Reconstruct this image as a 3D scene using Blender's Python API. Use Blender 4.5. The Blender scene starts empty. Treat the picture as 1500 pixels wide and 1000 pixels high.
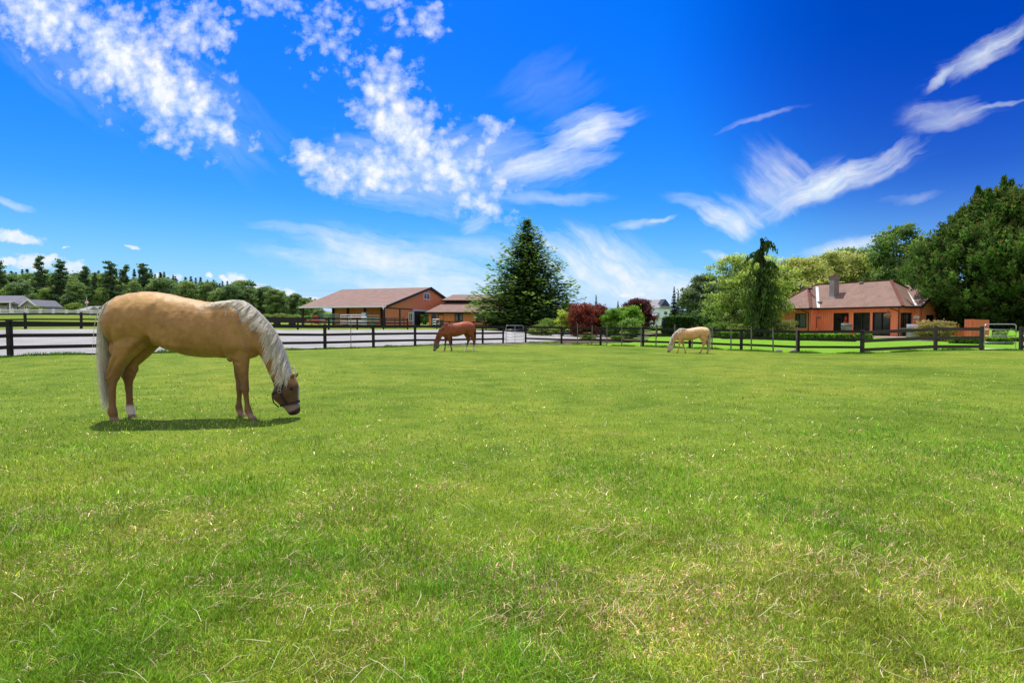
import bpy, bmesh, math, random
import numpy as np
from mathutils import Vector, Matrix
from mathutils.bvhtree import BVHTree
R = math.radians
scene = bpy.context.scene
col = scene.collection
F = 833.0
CAMH = 1.2
PITCH = math.atan(24.0 / F)

# ------------------------------------------------------------------ helpers
def at(px, py, Y):
    """reference-photo measurement -> world point at depth Y"""
    u = (px - 750) / F; v = (500 - py) / F
    dy = math.cos(PITCH) + v * math.sin(PITCH); dz = -math.sin(PITCH) + v * math.cos(PITCH)
    t = Y / dy
    return Vector((u * t, Y, CAMH + dz * t))
def zat(py, Y): return at(750, py, Y).z
def xat(px, Y): return (px - 750) / F * Y

def tag(o, label=None, cat=None, group=None, kind=None):
    if label: o['label'] = label
    if cat: o['category'] = cat
    if group: o['group'] = group
    if kind: o['kind'] = kind
    return o
def empty(name, loc=(0, 0, 0), rz=0, label=None, cat=None, group=None, s=1.0):
    o = bpy.data.objects.new(name, None); col.objects.link(o)
    o.location = loc; o.rotation_euler = (0, 0, rz); o.scale = (s, s, s)
    o.empty_display_size = .2
    return tag(o, label, cat, group)
def link(name, me, mat=None, parent=None, loc=None):
    o = bpy.data.objects.new(name, me); col.objects.link(o)
    if mat and not me.materials: me.materials.append(mat)
    if parent: o.parent = parent
    if loc is not None: o.location = loc
    return o
def copy_tree(o, parent=None):
    c = o.copy(); col.objects.link(c)
    if parent: c.parent = parent; c.matrix_parent_inverse = o.matrix_parent_inverse
    for ch in o.children: copy_tree(ch, c)
    return c

class MB:
    """collects boxes, tubes, polygons into one mesh"""
    def __init__(s): s.v = []; s.f = []
    def add(s, vs, fs):
        n = len(s.v); s.v += [tuple(v) for v in vs]; s.f += [tuple(i + n for i in f) for f in fs]; return s
    def poly(s, pts): return s.add(pts, [tuple(range(len(pts)))])
    def box(s, c, d, M=None, taper=1.0):
        x, y, z = d[0] / 2, d[1] / 2, d[2] / 2
        vs = []
        for sz in (-1, 1):
            k = taper if sz > 0 else 1
            for sx, sy in ((-1, -1), (1, -1), (1, 1), (-1, 1)):
                p = Vector((sx * x * k, sy * y * k, sz * z))
                if M is not None: p = M @ p
                vs.append(p + Vector(c))
        return s.add(vs, [(0, 3, 2, 1), (4, 5, 6, 7), (0, 1, 5, 4), (1, 2, 6, 5), (2, 3, 7, 6), (3, 0, 4, 7)])
    def beam(s, a, b, w, h, up=(0, 0, 1)):
        a = Vector(a); b = Vector(b); d = b - a; L = d.length; d.normalize()
        side = d.cross(Vector(up)); side.normalize(); u2 = side.cross(d)
        M = Matrix((side, d, u2)).transposed()
        return s.box((a + b) / 2, (w, L, h), M)
    def tube(s, pts, rs, n=8, cap=True):
        pts = [Vector(p) for p in pts]
        if not hasattr(rs, '__len__'): rs = [rs] * len(pts)
        vs = []; fs = []
        ref = Vector((0.13, 0.31, .94))
        for i, p in enumerate(pts):
            d = (pts[min(i + 1, len(pts) - 1)] - pts[max(i - 1, 0)]).normalized()
            r0 = ref if abs(d.dot(ref)) < .93 else Vector((1, .1, 0))
            a = d.cross(r0).normalized(); b = d.cross(a)
            for k in range(n):
                t = 2 * math.pi * k / n
                vs.append(p + (a * math.cos(t) + b * math.sin(t)) * rs[i])
        for i in range(len(pts) - 1):
            for k in range(n):
                k2 = (k + 1) % n
                fs.append((i * n + k, i * n + k2, (i + 1) * n + k2, (i + 1) * n + k))
        if cap:
            fs.append(tuple(range(n - 1, -1, -1))); m = (len(pts) - 1) * n
            fs.append(tuple(range(m, m + n)))
        return s.add(vs, fs)
    def lathe(s, c, prof, n=16):
        vs = []; fs = []; c = Vector(c)
        for r, z in prof:
            for k in range(n):
                t = 2 * math.pi * k / n; vs.append(c + Vector((r * math.cos(t), r * math.sin(t), z)))
        for i in range(len(prof) - 1):
            for k in range(n):
                k2 = (k + 1) % n; fs.append((i * n + k, i * n + k2, (i + 1) * n + k2, (i + 1) * n + k))
        m = (len(prof) - 1) * n
        fs.append(tuple(range(n - 1, -1, -1))); fs.append(tuple(range(m, m + n)))
        return s.add(vs, fs)
    def mesh(s, name, smooth=False):
        me = bpy.data.meshes.new(name); me.from_pydata(s.v, [], s.f); me.update()
        if smooth: me.shade_smooth()
        return me
    def build(s, name, mat, parent=None, smooth=False, bevel=0):
        me = s.mesh(name, smooth)
        o = link(name, me, mat, parent)
        if bevel:
            m = o.modifiers.new('bevel', 'BEVEL'); m.width = bevel; m.segments = 2; m.limit_method = 'ANGLE'
        return o

def np_mesh(name, verts, faces, colors=None, smooth=False):
    """verts (N,3), faces (M,k); colors (N,3) point colour"""
    me = bpy.data.meshes.new(name)
    verts = np.asarray(verts, dtype=np.float32); faces = np.asarray(faces, dtype=np.int32)
    k = faces.shape[1]
    me.vertices.add(len(verts)); me.vertices.foreach_set('co', verts.ravel())
    me.loops.add(faces.size); me.loops.foreach_set('vertex_index', faces.ravel())
    me.polygons.add(len(faces)); me.polygons.foreach_set('loop_start', np.arange(0, faces.size, k, dtype=np.int32))
    me.polygons.foreach_set('loop_total', np.full(len(faces), k, dtype=np.int32))
    if colors is not None:
        a = me.color_attributes.new('Col', 'FLOAT_COLOR', 'POINT')
        c = np.ones((len(verts), 4), dtype=np.float32); c[:, :3] = colors
        a.data.foreach_set('color', c.ravel())
    me.update(calc_edges=True); me.validate()
    if smooth: me.shade_smooth()
    return me

def vnoise(x, y, seed=0):
    """smooth value noise, numpy"""
    xi = np.floor(x).astype(np.int64); yi = np.floor(y).astype(np.int64)
    fx = x - xi; fy = y - yi; fx = fx * fx * (3 - 2 * fx); fy = fy * fy * (3 - 2 * fy)
    def h(a, b):
        n = (a * 374761393 + b * 668265263 + seed * 1442695041) & 0x7fffffff
        n = ((n ^ (n >> 13)) * 1274126177) & 0x7fffffff
        return ((n ^ (n >> 16)) & 0xffff) / 65535.0
    return (h(xi, yi) * (1 - fx) + h(xi + 1, yi) * fx) * (1 - fy) + (h(xi, yi + 1) * (1 - fx) + h(xi + 1, yi + 1) * fx) * fy
def fbm(x, y, seed=0, o=3):
    s = 0; a = .5; t = 0
    for i in range(o):
        s = s + a * vnoise(x * 2 ** i, y * 2 ** i, seed + i * 17); t += a; a *= .5
    return s / t

# ------------------------------------------------------------------ materials
class NT:
    def __init__(s, nt): s.nt = nt; s.N = nt.nodes; s.L = nt.links
    def node(s, t, **kw):
        n = s.N.new(t)
        for k, v in kw.items():
            if k.startswith('i_'): pass
            else: setattr(n, k, v)
        return n
    def set(s, sock, v):
        if isinstance(v, bpy.types.NodeSocket): s.L.new(v, sock)
        else: sock.default_value = v
    def math(s, op, a, b=None, c=None, clamp=False):
        n = s.N.new('ShaderNodeMath'); n.operation = op; n.use_clamp = clamp
        s.set(n.inputs[0], a)
        if b is not None: s.set(n.inputs[1], b)
        if c is not None: s.set(n.inputs[2], c)
        return n.outputs[0]
    def vmath(s, op, a, b=None):
        n = s.N.new('ShaderNodeVectorMath'); n.operation = op
        s.set(n.inputs[0], a)
        if b is not None: s.set(n.inputs[1], b)
        return n.outputs[1] if op in ('LENGTH', 'DOT_PRODUCT', 'DISTANCE') else n.outputs[0]
    def noise(s, vec, scale, detail=4, rough=.5, dist=0, color=False):
        n = s.N.new('ShaderNodeTexNoise')
        if vec is not None: s.L.new(vec, n.inputs['Vector'])
        n.inputs['Scale'].default_value = scale; n.inputs['Detail'].default_value = detail
        n.inputs['Roughness'].default_value = rough; n.inputs['Distortion'].default_value = dist
        return n.outputs['Color'] if color else n.outputs['Fac']
    def mapping(s, vec, loc=(0, 0, 0), rot=(0, 0, 0), scale=(1, 1, 1), t='POINT'):
        n = s.N.new('ShaderNodeMapping'); n.vector_type = t
        s.L.new(vec, n.inputs[0]); n.inputs[1].default_value = loc; n.inputs[2].default_value = rot; n.inputs[3].default_value = scale
        return n.outputs[0]
    def ramp(s, fac, stops, interp='LINEAR'):
        n = s.N.new('ShaderNodeValToRGB'); s.L.new(fac, n.inputs[0]); cr = n.color_ramp; cr.interpolation = interp
        while len(cr.elements) < len(stops): cr.elements.new(0.5)
        for e, (p, c) in zip(cr.elements, stops):
            e.position = p; e.color = (*c, 1) if hasattr(c, '__len__') else (c, c, c, 1)
        return n.outputs[0]
    def mix(s, fac, a, b, mode='MIX'):
        n = s.N.new('ShaderNodeMix'); n.data_type = 'RGBA'; n.blend_type = mode
        s.set(n.inputs[0], fac)
        for i, v in ((6, a), (7, b)):
            if isinstance(v, bpy.types.NodeSocket): s.L.new(v, n.inputs[i])
            else: n.inputs[i].default_value = (*v, 1)
        return n.outputs[2]
    def maprange(s, v, a, b, c, d, interp='LINEAR'):
        n = s.N.new('ShaderNodeMapRange'); n.interpolation_type = interp
        s.L.new(v, n.inputs[0])
        for i, x in enumerate((a, b, c, d)): n.inputs[i + 1].default_value = x
        return n.outputs[0]
    def bump(s, h, strength=.3, dist=.02, normal=None):
        n = s.N.new('ShaderNodeBump'); s.L.new(h, n.inputs['Height'])
        n.inputs['Strength'].default_value = strength; n.inputs['Distance'].default_value = dist
        if normal is not None: s.L.new(normal, n.inputs['Normal'])
        return n.outputs[0]
    def obj(s): return s.N.new('ShaderNodeTexCoord').outputs['Object']
    def attr(s, name='Col'):
        n = s.N.new('ShaderNodeAttribute'); n.attribute_name = name; return n.outputs['Color']
def newmat(name):
    m = bpy.data.materials.new(name); m.use_nodes = True
    nt = NT(m.node_tree); bsdf = m.node_tree.nodes['Principled BSDF']
    return m, nt, bsdf
def simple(name, c, rough=.7, metal=0, var=.25, scale=3, bump=0, spec=.3):
    """plain colour broken up by procedural noise"""
    m, n, b = newmat(name)
    f = n.noise(n.obj(), scale, 5, .6)
    a = tuple(x * (1 - var) for x in c); d = tuple(min(1, x * (1 + var)) for x in c)
    n.L.new(n.ramp(f, [(.3, a), (.7, d)]), b.inputs['Base Color'])
    b.inputs['Roughness'].default_value = rough; b.inputs['Metallic'].default_value = metal
    b.inputs['Specular IOR Level'].default_value = spec
    if bump: n.L.new(n.bump(n.noise(n.obj(), scale * 6, 4), bump, .01), b.inputs['Normal'])
    return m
def leafmat(name, trans=.3, gain=1.0, rough=.55, spec=.25):
    m = bpy.data.materials.new(name); m.use_nodes = True; n = NT(m.node_tree); n.N.clear()
    out = n.N.new('ShaderNodeOutputMaterial')
    c = n.attr()
    b = n.N.new('ShaderNodeBsdfPrincipled'); n.L.new(c, b.inputs['Base Color']); b.inputs['Roughness'].default_value = rough
    b.inputs['Specular IOR Level'].default_value = spec
    t = n.N.new('ShaderNodeBsdfTranslucent')
    n.L.new(n.mix(1.0, c, (1.25, 1.35, .7), 'MULTIPLY'), t.inputs[0])
    mx = n.N.new('ShaderNodeMixShader'); mx.inputs[0].default_value = trans
    n.L.new(b.outputs[0], mx.inputs[1]); n.L.new(t.outputs[0], mx.inputs[2]); n.L.new(mx.outputs[0], out.inputs[0])
    return m
M = {}
def mat_siding(name, c, dark=.8):
    m, n, b = newmat(name)
    o = n.obj(); w = n.N.new('ShaderNodeTexWave'); w.wave_type = 'BANDS'; w.bands_direction = 'DIAGONAL'
    mp = n.mapping(o, scale=(1, 1, 0)); n.L.new(mp, w.inputs[0]); w.inputs['Scale'].default_value = 3.1
    w.inputs['Distortion'].default_value = 0
    g = n.ramp(w.outputs['Fac'], [(0, .35), (.12, 1.0), (1, 1.0)])
    st = n.noise(n.mapping(o, scale=(3, 3, .35)), 2.0, 5, .6)
    base = n.ramp(st, [(.25, tuple(x * .78 for x in c)), (.75, tuple(x * 1.12 for x in c))])
    n.L.new(n.mix(1.0, base, n.ramp(g, [(0, (.45,) * 3), (1, (1,) * 3)]), 'MULTIPLY'), b.inputs['Base Color'])
    n.L.new(n.bump(g, .4, .02), b.inputs['Normal']); b.inputs['Roughness'].default_value = .8
    return m
def mat_shingle(name, c):
    m, n, b = newmat(name)
    o = n.obj()
    f = n.noise(o, 1.1, 3, .6); f2 = n.noise(n.mapping(o, scale=(3, 3, 9)), 2.2, 3, .7)
    w = n.N.new('ShaderNodeTexWave'); w.bands_direction = 'Z'; w.inputs['Scale'].default_value = 2.6; w.inputs['Distortion'].default_value = .6
    n.L.new(o, w.inputs[0])
    ccol = n.ramp(f2, [(.3, tuple(x * .68 for x in c)), (.5, c), (.72, tuple(x * 1.3 for x in c))])
    ccol = n.mix(.5, ccol, n.ramp(f, [(.3, (.6, .58, .56)), (.7, (1.25, 1.2, 1.2))]), 'MULTIPLY')
    ccol = n.mix(.35, ccol, n.ramp(w.outputs['Fac'], [(0, .45), (.25, 1.0), (1, 1.05)]), 'MULTIPLY')
    n.L.new(ccol, b.inputs['Base Color']); b.inputs['Roughness'].default_value = .9
    n.L.new(n.bump(f2, .4, .02), b.inputs['Normal'])
    return m
def mat_wood(name, c):
    m, n, b = newmat(name)
    o = n.obj()
    f = n.noise(n.mapping(o, scale=(2, 2, 14)), 3.0, 5, .65); f2 = n.noise(o, .9, 3)
    cc = n.ramp(f, [(.25, tuple(x * .55 for x in c)), (.6, c), (.85, tuple(x * 2.0 for x in c))])
    n.L.new(n.mix(.5, cc, n.ramp(f2, [(.3, (.5,) * 3), (.75, (1.5, 1.45, 1.4))]), 'MULTIPLY'), b.inputs['Base Color'])
    b.inputs['Roughness'].default_value = .85; n.L.new(n.bump(f, .5, .01), b.inputs['Normal'])
    return m
M['siding'] = mat_siding('orange_siding', (.88, .262, .118))
M['siding_barn'] = mat_siding('barn_siding', (.80, .28, .11))
M['shingle'] = mat_shingle('brown_shingle', (.265, .165, .118))
M['shingle_grey'] = mat_shingle('grey_shingle', (.17, .17, .19))
M['shingle_pale'] = mat_shingle('pale_shingle', (.33, .33, .32))
M['wood_dark'] = mat_wood('dark_weathered_wood', (.016, .014, .012))
M['wood_grey'] = mat_wood('grey_weathered_wood', (.045, .040, .034))
M['wood_stake'] = mat_wood('pale_stake_wood', (.16, .15, .125))
M['screen'] = mat_siding('red_stained_boards', (.76, .18, .07))
M['trim_dark'] = simple('dark_trim', (.02, .017, .015), .6)
M['white'] = simple('white_paint', (.74, .75, .76), .5, var=.06)
M['offwhite'] = simple('off_white_metal', (.5, .53, .55), .45, .2, var=.1)
M['bluewhite'] = simple('pale_blue_siding', (.46, .56, .66), .7, var=.05)
M['greysiding'] = simple('grey_siding', (.30, .29, .27), .8, var=.08)
M['galv'] = simple('galvanised_steel', (.42, .45, .46), .35, .7, var=.15, scale=9)
M['glass'] = None
m, n, b = newmat('dark_glass')
n.L.new(n.ramp(n.noise(n.obj(), 1.2, 3), [(.3, (.006, .008, .008)), (.8, (.03, .035, .03))]), b.inputs['Base Color'])
b.inputs['Roughness'].default_value = .12; M['glass'] = m
M['curtain'] = simple('blue_curtain_glass', (.16, .22, .27), .35, var=.3, scale=1.5)
M['curtain_grey'] = simple('grey_curtain_glass', (.12, .145, .15), .4, var=.25, scale=1.5)
M['gable_blue'] = simple('slate_blue_siding', (.035, .055, .09), .8, var=.1)
M['stone'] = simple('field_stone', (.3, .27, .24), .9, var=.3, scale=8, bump=.4)
M['concrete'] = simple('patio_concrete', (.5, .40, .33), .9, var=.12, scale=2)
M['brick'] = None
m, n, b = newmat('chimney_brick')
bt = n.N.new('ShaderNodeTexBrick'); n.L.new(n.mapping(n.obj(), rot=(R(90), 0, 0)), bt.inputs[0])
n.L.new(n.mapping(n.obj(), rot=(R(90), 0, R(0))), bt.inputs[0])
bt.inputs['Color1'].default_value = (.16, .085, .07, 1); bt.inputs['Color2'].default_value = (.26, .21, .19, 1); bt.inputs['Mortar'].default_value = (.36, .34, .32, 1)
bt.inputs['Scale'].default_value = 4.2; bt.inputs['Mortar Size'].default_value = .025
n.L.new(bt.outputs[0], b.inputs['Base Color']); b.inputs['Roughness'].default_value = .9; M['brick'] = m
M['bark'] = simple('bark', (.07, .05, .038), .95, var=.4, scale=6, bump=.8)
M['bark_pale'] = simple('pale_bark', (.13, .11, .09), .95, var=.35, scale=6, bump=.8)
M['leaf'] = leafmat('leaves', .5)
M['needle'] = leafmat('needles', .36, rough=.7, spec=.12)
M['terracotta'] = simple('terracotta', (.35, .13, .07), .8)
M['red'] = simple('red_paint', (.42, .03, .025), .45, var=.2)
M['green_pipe'] = simple('green_painted_pipe', (.05, .16, .12), .5, var=.2)
M['teal'] = simple('teal_plastic', (.05, .30, .36), .4, var=.1)
M['barrel'] = mat_wood('barrel_staves', (.22, .21, .18))
M['black'] = simple('black_rubber', (.012, .012, .012), .6)
M['grill'] = simple('grill_steel', (.35, .36, .37), .35, .5, var=.12)
SKY_R = (.1, 3.0, 2.3); SKY_G = (.1, 1.62, 1.33); SKY_B = (.1, 1.1, 2.1)
# ------------------------------------------------------------------ terrain
ctrl = [(0, 0, 0), (-8, 2, 0), (8, 2, 0), (0, 6, 0), (8, 9, 0), (-9, 10, .06), (2, 15, -.02), (14, 18, -.12)]
def cp(px, py, Y):
    p = at(px, py, Y); ctrl.append(tuple(p))
cp(290, 613, 6.94)
for a in [(0, 523, 19.4), (168, 518.5, 22.5), (476, 511, 30), (608, 506.5, 35), (737, 503, 41.8), (770, 502, 43), (942, 507.5, 37.7),
          (1086, 513, 34.2), (1170, 516.8, 32.5), (1263, 517.8, 30.7), (1371, 512.8, 31), (1439, 512.8, 31), (1496, 513.5, 31),
          (668, 514, 27.5), (1010, 517, 31), (1250, 495, 50), (1150, 500, 45), (980, 492, 62), (980, 480, 110), (850, 482, 85),
          (52, 482.5, 40), (435, 483.5, 51), (619, 483, 62), (540, 480, 74), (700, 480.5, 80), (60, 461, 130), (435, 473, 110),
          (300, 468, 120), (1400, 497, 50), (1500, 500, 50), (-60, 483, 40), (-60, 530, 19)]:
    cp(*a)
for a in [(-180, 160, 4), (-90, 190, 3.8), (-100, 400, 4), (0, 250, 1.2), (150, 250, .9), (60, 100, .4), (90, 60, .1), (70, 20, -.1), (-80, 30, .8), (-70, 5, .4), (0, -40, 0), (60, -40, 0), (-60, -40, 0), (0, 500, 1.2), (300, 500, 1.2), (-300, 500, 4)]:
    ctrl.append(a)
_c = np.array(ctrl, dtype=float); _n = len(_c)
_S = 50.0
def _k(r2): return np.where(r2 > 1e-12, .5 * r2 * np.log(np.maximum(r2, 1e-12)), 0)
def _tps():
    P = _c[:, :2] / _S
    d2 = ((P[:, None] - P[None]) ** 2).sum(-1)
    A = np.zeros((_n + 3, _n + 3)); A[:_n, :_n] = _k(d2) + np.eye(_n) * 2e-4
    A[:_n, _n] = 1; A[:_n, _n + 1:] = P; A[_n, :_n] = 1; A[_n + 1:, :_n] = P.T
    return np.linalg.solve(A, np.concatenate([_c[:, 2], np.zeros(3)]))
_w = _tps()
def Hn(x, y):
    x = np.clip(np.asarray(x, float), -250, 250) / _S; y = np.clip(np.asarray(y, float), -40, 450) / _S
    P = _c[:, :2] / _S
    out = _w[_n] + _w[_n + 1] * x + _w[_n + 2] * y
    for i in range(_n):
        out = out + _w[i] * _k((x - P[i, 0]) ** 2 + (y - P[i, 1]) ** 2)
    return out
def hill(x, y):
    # wooded hill, left background
    return 26 * np.exp(-(((x + 330) / 150) ** 2 + ((y - 560) / 110) ** 2)) + 8 * np.exp(-(((x + 235) / 55) ** 2 + ((y - 470) / 70) ** 2))
def H(x, y): return float(Hn(x, y) + hill(x, y))

def grid_axis(lo, hi, n, focus, s):
    t = np.linspace(np.arcsinh((lo - focus) / s), np.arcsinh((hi - focus) / s), n)
    return focus + s * np.sinh(t)
gx = grid_axis(-1500, 1500, 300, 0, 30); gy = grid_axis(-40, 3000, 300, 25, 30)
X, Y = np.meshgrid(gx, gy)
Z = Hn(X, Y) + hill(X, Y)
Z = Z + (fbm(X * .8, Y * .8, 5) - .5) * .03
vv = np.stack([X, Y, Z], -1).reshape(-1, 3)
nx, ny = len(gx), len(gy)
I = np.arange(nx * ny).reshape(ny, nx)
ff = np.stack([I[:-1, :-1], I[:-1, 1:], I[1:, 1:], I[1:, :-1]], -1).reshape(-1, 4)

def lawnmix(x, y):
    """0..1 how much this spot is watered garden lawn rather than paddock"""
    # beyond the right fence line (from (1,43) to (18.9,30.7) to (28,31))
    d = (y - (43 - (x - 1) * .687))
    a = np.where(x < 19, d, y - 31.2)
    return np.clip(a / .4, 0, 1) * (x > 3)
m, n, b = newmat('pasture_ground')
geo = n.N.new('ShaderNodeNewGeometry').outputs['Position']
big = n.noise(geo, .22, 4, .6); mid = n.noise(geo, 1.6, 5, .65); fine = n.noise(n.mapping(geo, scale=(1, .6, 1)), 38, 4, .7)
c1 = n.ramp(mid, [(.28, (.11, .165, .016)), (.5, (.19, .24, .028)), (.72, (.27, .285, .045))])
c2 = n.ramp(big, [(.3, (.55, .72, .4)), (.5, (.9, 1.0, .8)), (.7, (1.2, 1.08, 1.0))])
c = n.mix(1.0, c1, c2, 'MULTIPLY')
c = n.mix(.8, c, n.ramp(fine, [(.25, (.55, .62, .5)), (.5, (.95, 1, .85)), (.75, (1.5, 1.35, 1.3))]), 'MULTIPLY')
lawn = n.attr('Col')
c = n.mix(lawn, c, n.mix(1.0, n.ramp(mid, [(.3, (.15, .33, .015)), (.7, (.22, .42, .03))]), n.ramp(fine, [(.3, (.7,) * 3), (.7, (1.2,) * 3)]), 'MULTIPLY'))
n.L.new(c, b.inputs['Base Color']); b.inputs['Roughness'].default_value = .95; b.inputs['Specular IOR Level'].default_value = .1
n.L.new(n.bump(fine, .6, .05), b.inputs['Normal'])
M['ground'] = m
lm = lawnmix(vv[:, 0], vv[:, 1])
gme = np_mesh('ground', vv, ff, np.repeat(lm[:, None], 3, 1), smooth=True)
tag(link('ground', gme, M['ground']), kind='structure')

def ribbon(name, near, far, mat, dz, nu=120, nv=14, kind='structure', rag=0):
    def samp(pl, t):
        pl = [np.array(p, float) for p in pl]; L = [np.linalg.norm(pl[i + 1] - pl[i]) for i in range(len(pl) - 1)]
        s = t * sum(L)
        for i, l in enumerate(L):
            if s <= l or i == len(L) - 1: return pl[i] + (pl[i + 1] - pl[i]) * (s / l)
            s -= l
    vs = []
    for i in range(nu + 1):
        a = samp(near, i / nu); b_ = samp(far, i / nu)
        for j in range(nv + 1):
            p = a + (b_ - a) * j / nv
            e = 0
            if rag and j in (0, nv):
                e = (vnoise(np.float64(p[0] * 1.7), np.float64(p[1] * 1.7), 3) - .5) * rag
                dd = (b_ - a) / max(np.linalg.norm(b_ - a), 1e-6); p = p + dd * e
            vs.append((p[0], p[1], H(p[0], p[1]) + dz))
    fs = [(i * (nv + 1) + j, (i + 1) * (nv + 1) + j, (i + 1) * (nv + 1) + j + 1, i * (nv + 1) + j + 1) for i in range(nu) for j in range(nv)]
    me = np_mesh(name, vs, fs, smooth=True)
    return tag(link(name, me, mat), kind=kind)
m, n, b = newmat('gravel')
geo = n.N.new('ShaderNodeNewGeometry').outputs['Position']
g1 = n.noise(geo, 26, 5, .75); g2 = n.noise(geo, .5, 4, .6); 
# faint wheel tracks along the drive
cc = n.ramp(g1, [(.25, (.17, .165, .145)), (.5, (.34, .325, .29)), (.75, (.52, .50, .45))])
cc = n.mix(.6, cc, n.ramp(g2, [(.3, (.6, .6, .6)), (.7, (1.25, 1.25, 1.22))]), 'MULTIPLY')
n.L.new(cc, b.inputs['Base Color']); b.inputs['Roughness'].default_value = .95; n.L.new(n.bump(g1, .7, .03), b.inputs['Normal'])
M['gravel'] = m
def XY(px, Y): return (xat(px, Y), Y)
near_edge = [(-50, -6), (-19.2, 18.2), (-9.5, 30.8), (-.5, 42.2), XY(770, 43.2), XY(850, 47.5), XY(925, 56), XY(985, 62)]
far_edge = [(-80, 28), XY(-80, 37.5), XY(52, 39.6), XY(435, 50.5), XY(619, 61.5), XY(780, 71), XY(860, 72), XY(985, 66.5)]
ribbon('road', near_edge, far_edge, M['gravel'], .045, 160, 16, rag=1.0)
# bark mulch bed under the coloured shrubs
M['mulch'] = simple('bark_mulch', (.13, .075, .055), .95, var=.45, scale=7, bump=.6)
ribbon('mulch_bed', [XY(815, 43.6), XY(862, 42.5), XY(920, 44), XY(948, 47)], [XY(800, 44.2), XY(842, 47), XY(905, 53.5), XY(950, 50)], M['mulch'], .06, 40, 8, rag=.7)
M['drymud'] = simple('bare_soil', (.2, .15, .1), .95, var=.4, scale=4, bump=.6)
ribbon('bare_ground', [XY(655, 34.5), XY(700, 37.6), XY(737, 39.8), XY(775, 41.3), XY(835, 40.2)], [XY(655, 36), XY(700, 39), XY(737, 41.9), XY(775, 43.2), XY(842, 42.5)], M['drymud'], .02, 60, 6, rag=1.2)
# dark shaded cultivated strip beyond the small fence, right of the plum tree
ribbon('bed', [XY(895, 66), XY(960, 67.5), XY(1060, 60)], [XY(895, 72), XY(960, 72), XY(1060, 64)], M['mulch'], .05, 30, 6, rag=.6)

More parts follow.
